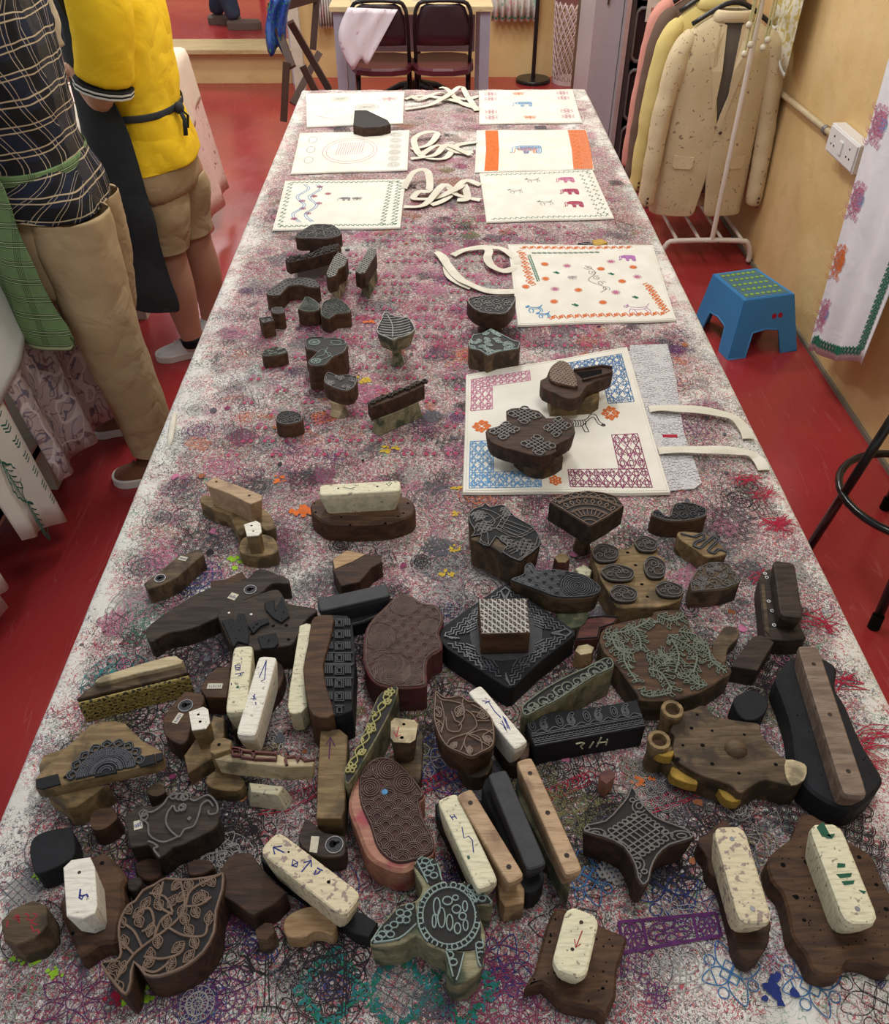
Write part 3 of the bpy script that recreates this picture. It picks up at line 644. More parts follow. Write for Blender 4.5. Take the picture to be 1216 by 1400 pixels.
# 2
r, p = blk('printing_block', 'small round block with a white ended peg handle, in front of the rough crossed block', 'A 595,485 620,425 720,405 785,425 812,480 795,512 700,528 620,515', 2.8, 0, m_ochre)
h = base_poly(r, 'A 622,355 690,333 712,345 720,395 702,415 640,420', 2.8, 6.9, m_ochre, bot=.95, sm=0)
base_poly(r, 'A 622,353 690,331 714,345 722,393 703,413 640,418', 6.9, 7.1, m_white, 'painted_end', 1, 0); dots(r, 'A 665,360 675,390', 7.1, .0018)
# 5
r, p = blk('printing_block', 'long angular grey-brown block with a keyhole hanger and paper sticker, leftmost beyond the guitar-like one', 'A 68,678 140,625 255,530 385,484 400,520 345,562 255,645 175,685 90,712', 3.4, 0, m_umber, 0)
keyhole(r, 'A 158,652', 3.4, .0085); label(r, 'A 285,542', 3.4, .014, .009, -.3)
# 6
o = G().prism(ccw(on('A 437,665 520,655 612,612 638,652 560,690 440,708', TZ+.016)), TZ+.0003, TZ+.016, .001).build('printing_block', m_brown); tag(o, 'flat dark brown wood piece half hidden behind the long guitar-like block', 'printing block', GB)
# 7
r, p = blk('printing_block', 'very long guitar-like dark block with a wavy outline, keyhole hanger and small sticker', 'A 78,945 110,900 230,815 380,725 540,680 640,650 690,605 740,600 800,625 865,650 870,680 780,680 715,735 640,765 540,825 470,870 330,930 200,955 120,1000 90,990', 3.6, 0, m_dark2, 3)
keyhole(r, 'A 658,715', 3.6, .0095); label(r, 'A 563,752', 3.6, .013, .013, -.4)
# 8
r, p = blk('printing_block', 'dark block with raised blue-black pads and drill holes lying against the guitar-like block', 'A 475,850 520,815 700,740 800,712 835,740 870,790 1000,812 1025,835 960,890 905,1000 860,1025 780,1035 690,1050 580,1040 540,1000 500,910', 5.2, .0, m_dark2, 3)
for s in ('A 735,785 790,770 790,830 835,750 875,860 830,895 785,870 745,825', 'A 500,885 560,870 575,900 590,845 625,845 640,900 650,960 645,1015 590,1000 565,1030 530,950', 'A 645,910 700,880 755,870 762,895 715,915 675,955', 'A 700,970 800,950 815,1010 790,1035 720,1040'):
    q = ccw(on(s, TZ+.056)); o = G().prism(q, TZ+.052, TZ+.056, .0006).build('raised_pad', m_black, r); randdots(o, q, 5.6, 7, .0012)
dots(r, 'A 858,912 870,990 785,915 665,960', 5.2, .003); dots(r, 'A 663,850 540,842', 5.2, .0022, m_white, 'painted_dot')
# 3 oval
r, p = blk('printing_block', 'big oval dark block with drill holes along its edge and a wide cream bar handle', 'B 103,240 150,205 300,195 600,190 680,250 662,298 600,325 520,345 360,352 200,348 140,318 105,282', 4.0, 0, m_brown, 3, bev=.003)
bar(r, 'B 150,162 600,136', 3.0, 8.4, 4.0, m_cream, 0); dots(r, 'B 122,235 128,285 615,290 585,308 515,345 270,312 640,235 320,355', 4.0, .0022); dots(r, 'B 255,152 470,142', 8.4, .0018)
marks(r, ['B 300,150 320,155 345,148', 'B 520,125 535,140 550,122'], 8.4, m_inkgreen, .0012)
# 4
r, p = blk('printing_block', 'small two-toned angular brown block between the cream-handled oval and the swirl fish', 'B 220,545 300,493 425,518 488,518 498,560 440,592 375,670 270,695 245,650 222,600', 3.6, 0, m_dark, 0)
base_poly(r, 'B 224,548 300,497 405,518 330,560 250,592 236,600', 3.6, 3.64, m_tan, 'sapwood_corner', 1, 0)
# 9
r, p = blk('printing_block', 'block with a long black bar handle and jagged carved edge behind the swirl fish', 'B 190,880 330,835 560,760 585,790 520,850 400,900 250,930', 2.6, 0, m_black, 0, rel=[], jag=.002)
bar(r, 'B 140,800 535,712', 2.8, 6.0, 2.6, m_grey, 0)
# 49 square-pattern block
r, p = blk('printing_block', 'tall reddish brown slab carved with black square frames, a pale handle at its left side', 'G 835,-45 870,-75 925,-80 960,-60 930,90 900,200 920,330 960,470 880,490 820,440 790,230 815,90', 7.6, 0, m_brown, 2)
p2 = ccw(on('G 925,-80 1035,-75 1062,-20 1078,120 1062,450 990,480 940,480 900,330 885,200 915,90', TZ+.066)); o = G().prism(p2, TZ+.0003, TZ+.066, .001, .97).build('carved_face', m_black, r)
f = fr('G 985,200 1065,200 985,480', 6.6); ls = []
for j in range(-4, 4):
    y = j*.26; ls += [[(-1.05, y), (1.1, y)], [(-1.0, y+.03), (1.0, y+.03)], box2(-.2, y+.06, .35, y+.22), box2(-.08, y+.09, .22, y+.19)]+[[(x, y+.05), (x+.02, y+.2)] for x in (-.9, -.75, -.6, -.45, .5, .65, .8)]
g = G().ridge(clip(mp(f, ls), p2), TZ+.066, .0022, .004); o = g.build('carved_relief', m_grey, r); o['kind'] = 'stuff'
base_poly(r, 'G 765,10 775,-22 830,-30 825,60 790,220 812,425 735,468 703,420 735,200', 1.0, 5.5, m_cream, 'handle', .95, 2)
# 10 fish
r, p = blk('printing_block', 'maroon swirl-carved fish block beyond the vine strip, left of the black diamond', 'B 560,760 600,738 650,742 720,785 800,800 838,870 825,920 812,960 832,1040 750,1100 745,1216 735,1250 640,1262 522,1254 440,1216 395,1110 400,960 440,880 500,820', 5.2, 0, m_maroon, 3, rel=None, face=wood('maroon_face', (.035, .014, .012), (.075, .026, .024)))
ls = []
for c_, R_, st in (('B 545,1165', .030, .0022), ('B 480,980', .026, .0022), ('B 680,1190', .020, .002), ('B 620,800', .022, .0022), ('B 760,920', .016, .002)):
    (x, y), = on(c_, TZ+.052); ls.append(spiral(x, y, R_, R_/st, 0, 120))
def excl(lines, cs):
    o = []
    for l in lines:
        run = []
        for q in l:
            if all((q[0]-a)**2+(q[1]-b)**2 > R_*R_ for a, b, R_ in cs): run.append(q)
            else:
                if len(run) > 1: o.append(run)
                run = []
        if len(run) > 1: o.append(run)
    return o
cs = [tuple(on(c_, TZ+.052)[0])+(R_,) for c_, R_ in (('B 545,1165', .030), ('B 480,980', .026), ('B 680,1190', .02), ('B 620,800', .022), ('B 760,920', .016))]
pi = inset(p, .004); ls = clip(ls, pi)+excl(clip(fill(p, 'scales', .0125), pi), cs)+[pi+[pi[0]]]
G().ridge(ls, TZ+.052, .0009, .0016).build('carved_relief', m_ridgem, r)['kind'] = 'stuff'
# 11 diamond and 12 box
r, p = blk('printing_block', 'big black diamond block carved with stepped zigzags under the patterned box', 'C 402,572 445,575 700,745 785,805 785,830 620,955 470,1095 440,1105 410,1090 120,900 60,830 62,815 230,690', 4.4, 0, m_black, 0)
f = fr('C 422,838 782,818 422,574', 4.4); ls = []
for k, sc_ in enumerate((.93, .855, .78, .705)):
    for q in range(4):
        d_ = sc_*.7071; e = [((d_+(.034 if i % 2 else -.012)-s_*1)*.7071, (d_+(.034 if i % 2 else -.012)+s_*1)*.7071) for i, s_ in ((j, j*.058) for j in range(-10, 11) if abs(j)*.058 < d_*.93)]
        ls += xf([e], a=q*math.pi/2)
for q in range(4):
    for d in (.05, .10, .15): ls += xf([[(.80-d, 0), (.88, .08-d*.1), (.97-d*.2, 0), (.88, -.08+d*.1), (.80-d, 0)]], a=q*math.pi/2)
    ls += xf([[(.42, .18+.05*i), (.56, .10+.05*i)] for i in range(5)]+[[(.42, -.18-.05*i), (.56, -.10-.05*i)] for i in range(5)], a=q*math.pi/2)
ls.append([(1, 0), (0, 1), (-1, 0), (0, -1), (1, 0)]); G().ridge(clip(mp(f, ls), inset(p, .001)), TZ+.044, .0018, .0026).build('carved_relief', m_ridgek, r)['kind'] = 'stuff'
base_poly(r, 'C 245,700 330,680 520,690 600,760 615,850 560,930 400,965 280,930 240,850', 4.4, 4.5, m_grey, 'bare_centre', 1, 2)
r, p = blk('printing_block', 'small square brown box block with a fine pale triangle pattern, stacked on the black diamond', 'C 283,640 535,638 552,818 297,824', 9.0, 4.75, m_brown, 0, rim=False)
f = fr('C 416,730 545,729 416,640', 9.0); g = G()
base_poly(r, 'C 286,643 532,641 549,815 300,821', 9.0, 9.03, m_ridgel, 'printed_face', 1, 0)
for i in range(12):
    for j in range(12):
        x, y = -.96+i*.165, -.94+j*.162; q = [(x, y), (x+.13, y+.02), (x+.02, y+.13)] if (i+j) % 2 else [(x+.14, y+.14), (x, y+.12), (x+.12, y)]
        if x+.14 < 1 and y+.14 < 1: g.prism([f(*a) for a in q], TZ+.0902, TZ+.0911, 0)
g.build('carved_relief', m_dark, r)['kind'] = 'stuff'
# 13 elephant
r, p = blk('printing_block', 'big black elephant block with a checked saddle cloth, in front of the tiger tote bag', 'C 230,205 255,175 300,160 318,142 345,165 400,152 440,170 475,215 560,262 600,315 600,370 520,432 490,450 440,425 400,402 360,375 300,352 240,325 270,285 235,245', 7.2, 1.0, m_umber, 3, bot=.93)
p2 = ccw(smooth(on('C 230,205 255,175 300,160 318,142 345,165 400,152 440,170 475,215 560,262 600,315 600,370 520,432 490,445 405,400 430,365 400,345 375,320 340,370 285,350 295,310 240,320 262,290 235,245', TZ+.074), 2))
G().prism(p2, TZ+.071, TZ+.074, .0005).build('inked_face', m_black, r)
E_ = ['C 235,210 280,195 330,200 370,240 340,270 300,290', 'C 300,175 345,185 400,215 420,245', 'C 262,190 275,215 320,225', 'C 395,235 440,210 480,220 560,262 590,300', 'C 370,275 480,325 575,285', 'C 385,262 485,312 560,278', 'C 345,250 395,215 440,190', 'C 330,300 335,360', 'C 290,310 300,345 335,360', 'C 400,395 430,360 470,340', 'C 490,440 540,400 560,350', 'C 520,425 575,370 590,320', 'C 300,225 325,245 360,230', 'C 440,400 480,380', 'C 450,410 490,392', 'C 425,388 470,368']
ls = [LN(s, 7.4, 3) for s in E_]; f = fr('C 475,262 550,290 500,222', 7.4)
ls += mp(f, [[(-1, -1+.4*i), (1, -1+.4*i)] for i in range(6)]+[[(-1+.3*i, -1), (-1+.3*i, 1)] for i in range(7)])
for s, k in (('C 420,350', .013), ('C 530,370', .014), ('C 320,270', .012), ('C 440,185', .010), ('C 290,210', .010)): (x, y), = on(s, TZ+.074); ls += xf(scales(-1, 1, -1, 1, .42, 2), x, y, k, .5)
q = inset(p2, .0015); G().ridge(clip(ls, q)+[q+[q[0]]], TZ+.074, .0009, .0016).build('carved_relief', m_ridge, r)['kind'] = 'stuff'
stem(r, 'C 440,440', 1.0, m_umber, .022)
# 14 fan
r, p = blk('printing_block', 'fan-shaped quarter mandala block standing on a stem below the tiger tote bag', 'C 652,140 690,112 780,88 850,82 930,90 1000,110 1040,160 960,215 872,264 855,264 750,200', 9.0, 5.0, m_dark2, 0, face=m_face)
(cx, cy), (ex, ey) = on('C 863,262', TZ+.09)[0], on('C 845,84', TZ+.09)[0]; R_ = math.hypot(ex-cx, ey-cy); ls = []
for k in (.16, .28, .46, .49, .60, .80, .83): ls.append(arc(cx, cy, R_*k, a0=.50, a1=2.62, n=24))
for i in range(11): a = .56+i*.2; ls += [[(cx+R_*(.83+.13*t)*math.cos(a+.09*math.sin(t*3.14)*s), cy+R_*(.83+.13*t)*math.sin(a+.09*math.sin(t*3.14)*s)) for t in (0, .25, .5, .75, 1)] for s in (1, -1)]+[[(cx+R_*(.62+.14*t)*math.cos(a+.05*math.sin(t*3.14)*s), cy+R_*(.62+.14*t)*math.sin(a+.05*math.sin(t*3.14)*s)) for t in (0, .3, .6, 1)] for s in (1, -1)]+[[(cx+R_*t*math.cos(a), cy+R_*t*math.sin(a)) for t in (.3, .44)]]
q = inset(p, .002); G().ridge(clip(ls, q)+[q+[q[0]]], TZ+.09, .0013, .0022).build('carved_relief', m_ridgeb, r)['kind'] = 'stuff'; stem(r, 'C 826,330', 5.0, m_umber, .013)
# 15 peacock
r, p = blk('printing_block', 'black peacock block with its tail fanned in feather scales, right of the diamond', 'C 452,540 515,515 522,470 560,458 595,495 680,490 820,515 880,548 922,590 880,630 740,640 660,628 590,600 470,558', 6.6, 3.0, m_umber, 3, bot=.95)
q = inset(p, .002); ls = [LN('C 520,475 560,520 600,560', 6.6, 3), LN('C 545,470 580,520 640,560', 6.6, 3), LN('C 470,540 540,570 640,600', 6.6, 3)]
(cx, cy), = on('C 800,580', TZ+.066)
ls += [spiral(cx, cy, .028, 8, 0, 110)]+excl(clip(fill(p, 'scales', .011), q), [(cx, cy, .028)]); ls = clip(ls, q)
base_poly(r, 'C 455,540 515,517 524,474 560,462 594,498 680,493 818,518 876,550 918,590 876,627 740,637 660,625 590,597 472,557', 6.6, 6.7, m_black, 'inked_face', 1, 3)
G().ridge(ls+[q+[q[0]]], TZ+.067, .0009, .0018).build('carved_relief', m_ridgek, r)['kind'] = 'stuff'; base_poly(r, 'C 690,700 850,690 840,760 790,790 720,780', 0, 2.99, m_green, bot=1.0)
# pegs
def peg(label_, s, zt, mat, name='wooden_peg', sm=1, bot=1.1, cat='block handle', capm=None):
    q = ccw(on(s, TZ+zt/100)); q = smooth(q, sm) if sm > 1 else q
    if capm:
        c = cen(q); r = thing(name, label_, cat, (c[0], c[1], TZ), 'small pegs and off-cuts among the blocks')
        G().prism(q, TZ+.0003, TZ+zt/100-.001, .0004, bot).build('shaft', mat, r); G().prism(q, TZ+zt/100-.001, TZ+zt/100, .0006).build('end_face', capm, r); return r
    return tag(G().prism(q, TZ+.0003, TZ+zt/100, .0015, bot).build(name, mat), label_, cat, 'small pegs and off-cuts among the blocks')
peg('dark red stub with a pale end between the elephant and the six-curl board', 'C 678,425 705,402 740,407 757,432 735,452 695,450', 3.6, m_maroon, capm=m_ochre)
peg('lumpy pale yellow chunk behind the peacock block', 'C 785,482 830,460 872,490 862,520 805,512', 2.4, m_cream, 'wood_chunk')
peg('pale octagonal stub in front of the dark maroon block', 'C 785,910 800,885 850,875 885,892 872,922 815,932', 3.2, m_tan, capm=m_pale)
peg('small pinkish brown stub alone in front of the black 412 block', 'I 648,762 690,736 735,748 735,780 690,818 658,800', 3.4, m_pink, bot=.9, capm=m_maroon)
# 23
r, p = blk('printing_block', 'dark maroon block with a speckled side squeezed behind the carved vine board', 'C 850,735 930,725 1012,738 990,775 915,795 905,850 790,852 800,790', 2.6, 0, m_maroon, 0, rel=[], rmat=m_black, jag=.001)
# 18 six curls
r, p = blk('printing_block', 'brown board with six dark curled figures and a row of four holes', 'D 118,360 210,340 275,365 345,345 380,293 480,315 487,400 525,420 522,530 590,560 628,575 610,650 480,690 360,690 260,690 215,610 175,545 160,505', 4.6, 0, m_ochre, 2)
for k, (s, a) in enumerate((('D 195,390 270,390 195,340', 0), ('D 262,500 355,505 262,455', 0), ('D 295,615 372,620 295,570', 0), ('D 420,340 485,345 420,298', 1), ('D 468,470 530,475 468,410', 1), ('D 548,592 625,598 548,550', 1))):
    f = fr(s, 5.2); o = ccw([f(*q) for q in smooth([(-.95, .1), (-.5, .9), (.3, .85), (.95, .3), (.8, -.7), (.1, -.95), (-.6, -.8)], 3)])
    G().prism(o, TZ+.0455, TZ+.052, .0008).build('carved_figure', m_dark2, r); sg = 1 if k % 2 else -1
    ls = [smooth([(-.9, .2), (-.4, .75), (.2, .6), (.3, .1), (-.1, -.1), (.1, -.6), (.7, -.5), (.85, .1)], 4, False), spiral(.45, .1, .32, 1.4, 1, 14, sg), spiral(-.4, -.3, .35, 1.3, 2, 14, -sg), arc(-.1, .3, .2, n=8)]
    G().ridge(mp(f, ls)+[o+[o[0]]], TZ+.052, .0012, .0022).build('carved_relief', m_ridge, r)['kind'] = 'stuff'
dots(r, 'D 318,387 362,457 397,563 428,632', 4.6, .003)
# 19 20 21
r, p = blk('printing_block', 'small dark block with curled outlines, farthest at the right below the tote bag', 'D 455,158 490,152 545,190 570,122 640,108 700,120 755,145 757,170 745,190 640,215 530,212 455,185', 3.8, 0, m_brown, 3, rel=[]); q = inset(p, .002)
G().ridge(clip(fill(p, 'swirl', .012), q), TZ+.038, .0013, .0022).build('carved_curls', m_ridgek, r)['kind'] = 'stuff'
r, p = blk('printing_block', 'pale wooden block topped with a dark wavy snake, right of the six-curl board', 'D 600,270 680,272 760,288 820,330 865,375 860,395 800,412 745,408 690,365 605,310', 3.6, 0, m_ochre, 2)
s_ = smooth(on('D 610,285 640,290 680,300 725,285 735,310 690,330 680,350 710,362 750,330 790,300 810,320 780,350 760,375 785,392 815,370 855,382', TZ+.036), 4, False)
G().ridge([s_, [(x+.003, y-.002) for x, y in s_]], TZ+.036, .0018, .003).build('carved_snake', m_ridgek, r)['kind'] = 'stuff'
r, p = blk('printing_block', 'angular block with scribbled flower outlines, right of the six-curl board and beyond the dark wedge', 'D 662,548 705,472 770,442 820,440 880,450 905,490 950,520 938,560 860,590 760,600 672,605', 3.8, 0, m_umber, 0); q = inset(p, .002)
G().ridge(clip(fill(p, 'swirl', .013)+fill(p, 'leaves', .016), q)+[q+[q[0]]], TZ+.038, .0012, .0022).build('carved_relief', m_ridge, r)['kind'] = 'stuff'
# 22 vine board
r, p = blk('printing_block', 'large mossy brown board with acanthus leaf carving in verdigris', 'D 165,860 200,800 330,762 450,740 470,712 600,705 650,742 680,830 760,870 800,950 890,1030 870,1070 740,1150 600,1200 400,1205 370,1170 260,1020 190,940', 4.6, 0, m_umber, 3, face=m_brown)
q = inset(p, .003); g = G(); rv = random.Random(5)
vs = ['D 190,840 300,830 400,790 440,760', 'D 200,870 290,900 300,1000 370,1110', 'D 540,850 640,900 700,960 680,1060', 'D 560,870 600,960 580,1060', 'D 420,960 480,980 520,960 550,1000', 'D 480,740 560,770 640,740', 'D 680,880 760,920 780,990 860,1050', 'D 360,1160 440,1190 560,1170', 'D 430,1040 500,1060 560,1150', 'D 760,1130 700,1120 640,1070', 'D 330,800 380,860 390,930', 'D 220,830 260,930 340,950', 'D 600,830 700,850 740,900']
ls = []; lf_ = []
for s in vs:
    l = LN(s, 4.6, 6); ls.append(l)
    for i in range(1, len(l), 2):
        a = math.atan2(l[i][1]-l[i-1][1], l[i][0]-l[i-1][0])
        for sg in (-1, 1):
            k = rv.uniform(.009, .015); b = a+sg*rv.uniform(.7, 1.2)-math.pi/2
            lf_ += xf([smooth([(0, 0), (.25, .3), (.15, .6), (.35, .9), (0, 1.2)], 2, False), smooth([(0, 0), (-.2, .3), (0, .7), (0, 1.2)], 2, False)], l[i][0], l[i][1], k, b)
G().ridge(clip(ls, q), TZ+.046, .0024, .0035).ridge(clip(lf_, q), TZ+.046, .0013, .003).build('carved_relief', m_ridgeg, r)['kind'] = 'stuff'
# 25 26 27 28 29
r, p = blk('printing_block', 'small waisted brown block touching the right tip of the acanthus board', 'D 790,900 850,805 900,795 938,818 930,862 875,920 865,985 845,1005 800,960', 2.2, 0, m_umber, 3)
r, p = blk('printing_block', 'dark grained wedge block below the black-handled block at the right edge', 'D 1012,850 1060,842 1132,882 1085,960 1040,1040 892,1018 950,930', 3.6, 0, m_dark2, 0)
r, p = blk('printing_block', 'dark block with a wide black handle and white ringed nails at the right table edge', 'E 275,190 295,142 355,130 440,125 455,350 490,440 485,470 330,470 300,440 285,300', 3.4, 0, m_dark2, 2)
bar(r, 'E 392,95 432,362', 3.3, 7.0, 3.4, m_dark2, 0); base_poly(r, 'E 283,205 300,205 325,450 305,430', 3.4, 3.5, m_umber, 'worn_edge', 1, 0)
for s in ('E 302,155', 'E 311,174', 'E 320,288', 'E 337,334', 'E 346,402'): (x, y), = on(s, TZ+.034); G().tube([(x+.0025*math.cos(TAU*i/10), y+.0025*math.sin(TAU*i/10), TZ+.0345) for i in range(11)], .0008, 6, False).build('ringed_nail', m_plast, r)
r, p = blk('printing_block', 'biggest black block, boat-shaped with pinholes and a long brown bar handle, right table edge', 'E 355,655 400,580 455,548 560,552 625,580 648,620 640,700 690,785 760,950 820,1050 862,1120 860,1165 810,1225 710,1285 560,1222 480,1140 450,1030 430,880 385,740', 4.2, 0, m_black, 3, bev=.004)
bar(r, 'E 507,500 738,1215', 2.9, 7.8, 4.2, m_brownbar, 3, smat=m_dark2); randdots(r, p, 4.2, 45, .0010)
r, p = blk('printing_block', 'dark round puck between the antlered block and the boat-shaped black one', 'E 150,770 175,735 235,714 290,730 318,775 300,825 250,855 190,845', 3.4, 0, m_black, 3)
# 30 octopus
r, p = blk('printing_block', 'brown antler-shaped block with drilled holes, two cup-like knobs and crusted yellow paint', 'J 195,265 240,190 300,168 350,150 400,195 470,215 560,228 612,240 622,290 700,378 740,402 800,430 832,450 815,505 765,528 640,500 560,540 520,560 470,522 345,480 250,430 205,372 215,300', 4.6, .0, m_umber, 3)
for s, k in (('J 205,168', .0145), ('J 143,312', .0145)):
    (x, y), = on(s, TZ+.06); rg = lambda q, z: [(x+q*k*math.cos(TAU*i/14), y+q*k*math.sin(TAU*i/14), TZ+z/100) for i in range(14)]
    G().rings([rg(.9, .05), rg(.85, 3), rg(1.05, 5.6), rg(1, 6), rg(.68, 6), rg(.6, 4.8)]).build('cup_knob', m_ochre, r)
    G().prism([q[:2] for q in rg(.6, 0)], TZ+.047, TZ+.0485, 0).build('cup_bore', m_brown, r)
G().prism(ccw(on('J 150,380 200,340 250,430 220,440', TZ+.035)), TZ+.0003, TZ+.035, .001).build('shoulder', m_ochre, r)
for s, z in (('J 200,440 240,430 310,490 320,520 250,505 200,480', 3.2), ('J 420,530 470,520 545,545 510,600 455,590 430,560', 3.0), ('J 120,360 170,370 210,360 200,390 150,385', 5.0)): base_poly(r, s, z-1.6, z, m_yellow, 'dried_paint', 1.05, 2)
(x, y), = on('J 505,345', TZ+.052); g = G(); g.ball((x, y, TZ+.045), (.015, .014, .012), 12, 8); g.build('knobbly_centre', m_umber, r, True)
dots(r, 'J 320,195 293,258 390,270 540,288 253,338 345,338 228,403 390,425 515,468 687,428', 4.6, .0026)
base_poly(r, 'J 735,405 800,415 832,440 820,500 760,526 732,470', 4.6, 4.75, m_pale, 'bare_tip', 1, 2)
# 31 32
r, p = blk('printing_block', 'slim brown strip block carved with green scrolls, leaning out from under the acanthus board', 'I 215,405 235,370 350,285 480,215 560,180 680,120 722,138 722,178 640,215 560,262 430,350 330,400 240,447', 6.2, .0, m_green, 2, face=m_face)
f = fr('I 468,285 715,150 490,330', 6.2); ls = []
for i in range(9): ls += [spiral(-.9+.22*i, (.15 if i % 2 else -.2), .5, 1.5, i, 18, 1 if i % 2 else -1)]
ls = [[(x*1.0, y) for x, y in l] for l in ls]
ls = []
c0, c1 = on('I 235,425 705,150', TZ+.062)
for i in range(11):
    t = i/10; x, y = c0[0]+(c1[0]-c0[0])*t, c0[1]+(c1[1]-c0[1])*t; ls += [spiral(x, y, .0105, 1.6, i*1.3, 16, 1 if i % 2 else -1)]+xf(leafm(1), x+.007, y, .008, i)
q = inset(p, .0015); G().ridge(clip(ls, q)+[q+[q[0]]], TZ+.062, .0016, .0025).build('carved_relief', m_ridgeg, r)['kind'] = 'stuff'
r, p = blk('printing_block', 'long black block carved with a row of paisleys and 412 painted on its side', 'I 235,450 330,428 560,400 760,368 855,350 875,400 902,500 740,530 600,552 290,612 265,560', 4.4, 0, m_black, 0)
f = fr('I 570,490 890,440 590,560', 4.4); ls = [[(-1.0, -1.05+.12*i*4/4) if 0 else (-1.02, a), (1.02, a)] for a in (-.95,) for i in (0,)]; c0, c1, c2, c3 = on('I 240,455 855,355 902,500 290,612', TZ+.044)
bl = lambda u, v: (c0[0]*(1-u)*(1-v)+c1[0]*u*(1-v)+c2[0]*u*v+c3[0]*(1-u)*v, c0[1]*(1-u)*(1-v)+c1[1]*u*(1-v)+c2[1]*u*v+c3[1]*(1-u)*v)
ls = [[bl(u/20, v) for u in range(21)] for v in (.60, .66, .84, .9, .97)]+[[bl(u/60, .75+.04*(u % 2)) for u in range(61)]]+[[bl(u/40, .52+.05*math.sin(u*1.3)) for u in range(41)]]
for i in range(4): ls += [[bl(.13+.245*i+.06*x, .30-.28*y) for x, y in l] for l in paisley(3)]; ls += [[bl(.02+.245*i+.03*x+.01, .3-.2*y) for x, y in l] for l in [arc(0, 0, 1, n=10), arc(0, 0, .5, n=8)]]
G().ridge(ls, TZ+.044, .0013, .0022).build('carved_relief', m_ridgek, r)['kind'] = 'stuff'
q3, q2 = Vector(c3+(TZ+.044,)), Vector(c2+(TZ+.044,)); ex = (q2-q3); nrm = Vector((ex.y, -ex.x, 0)).normalized()*.0006; g = G()
for st in ([(.373, .28), (.42, .25), (.45, .33), (.42, .5), (.443, .68)], [(.535, .35), (.508, .70)], [(.573, .72), (.60, .17)], [(.573, .48), (.665, .52)], [(.662, .36), (.66, .72)]):
    g.tube([tuple(q3+ex*(u+.0)+Vector((0, 0, -.036*v))+nrm) for u, v in st], .0011, 5)
g.build('painted_number', m_chalk, r)
# 33 34
r, p = blk('printing_block', 'dark block with slanting white handle scribbled in blue, between leaf bouquet and 412 block', 'H 985,330 1010,300 1120,420 1195,470 1190,540 1140,600 1080,590 1000,470', 3.0, 0, m_dark, 0)
bar(r, 'H 885,165 1150,485', 2.2, 7.6, 3.0, m_white, 0); marks(r, ['H 930,235 965,240 1000,295 1035,330', 'H 945,250 975,235', 'H 1045,320 1075,390 1030,360', 'H 1055,330 1085,395', 'H 1040,345 1065,400 1050,380'], 7.6, m_inkblue, .0011)
r, p = blk('printing_block', 'carved bouquet block of leaves and fan-shaped flowers standing face up in the middle', 'H 668,180 700,200 735,218 810,208 860,240 900,245 985,330 1003,430 990,495 930,530 870,555 800,530 735,500 690,440 658,345 660,255', 7.8, 3.2, m_brown, 3, bot=.9)
base_poly(r, 'H 672,190 735,222 810,212 900,250 980,332 998,430 985,492 870,550 738,498 694,438 662,345 664,260', 7.8, 7.85, m_dark, 'inked_face', 1, 3)
ls = [LN(s, 7.85, 4) for s in ('H 668,180 700,230 760,240 830,260', 'H 700,440 720,330 700,240', 'H 830,210 820,260 830,330 800,380', 'H 730,330 740,400 800,410 815,370 780,350', 'H 850,420 900,380 880,320 840,290', 'H 760,300 780,350', 'H 870,260 930,290 980,340', 'H 870,300 930,310', 'H 900,350 970,350', 'H 735,480 760,450 850,420', 'H 850,420 830,480 870,545', 'H 850,420 920,450 930,530', 'H 850,425 940,400 1000,430', 'H 850,425 970,490', 'H 745,490 800,525 830,470', 'H 990,400 930,440 985,490')]
for a, b in (('H 690,330', 'H 690,400'), ('H 700,280', 'H 680,310')): pass
for s, k, a in (('H 690,420', .022, .2), ('H 700,330', .02, .5), ('H 790,330', .02, -.4), ('H 900,330', .02, -1.2), ('H 920,280', .018, -1.9), ('H 790,470', .012, 2.4), ('H 860,490', .012, 3.1), ('H 930,440', .014, 4.2)): (x, y), = on(s, TZ+.0785); ls += xf(leafm(4), x, y, k, a)
q = inset(p, .0022); G().ridge(clip(ls, q)+[q+[q[0]]], TZ+.0785, .0014, .0026).build('carved_relief', m_ridgeb, r)['kind'] = 'stuff'; base_poly(r, 'H 800,560 930,520 990,560 960,640 880,660 830,630', 0, 3.2, m_umber, bot=1.0)
# 36 knots
r, p = blk('printing_block', 'four-armed dark block carved with a woven endless knot and corner loops', 'N 228,72 248,85 275,130 325,185 400,215 470,248 462,275 380,300 335,340 312,390 302,435 275,452 252,420 242,375 200,305 120,268 48,247 62,215 130,200 180,150 212,110', 5.6, .0, m_dark, 2, rel=None, bot=.9, face=m_face)
f = fr('N 258,258 420,262 262,150', 5.6); kn = [[(-.62, -.54+.18*i), (.62, -.54+.18*i)] for i in range(7)]+[[(-.54+.18*i, -.62), (-.54+.18*i, .62)] for i in range(7)]
for a in range(4): kn += xf([arc(-.45+.36*i, .62, .09, .13, 0, math.pi, 8) for i in range(4)]+[arc(-.27+.36*i, .66, .075, .09, n=8) for i in range(3)], a=a*math.pi/2)
ls = mp(f, xf(kn, 0, 0, .82, .78))
for a in range(4): ls += mp(f, xf([arc(0, 1.0, .17, .24, n=12), arc(0, 1.02, .08, .12, n=8), arc(0, 1.36, .10, n=10), arc(-.17, 1.22, .07, n=8), arc(.17, 1.22, .07, n=8), arc(0, 1.6, .06, n=8)], a=a*math.pi/2))
q = inset(p, .0022); G().ridge(clip(ls, q)+[q+[q[0]]], TZ+.056, .0016, .003).build('carved_relief', m_ridge, r)['kind'] = 'stuff'
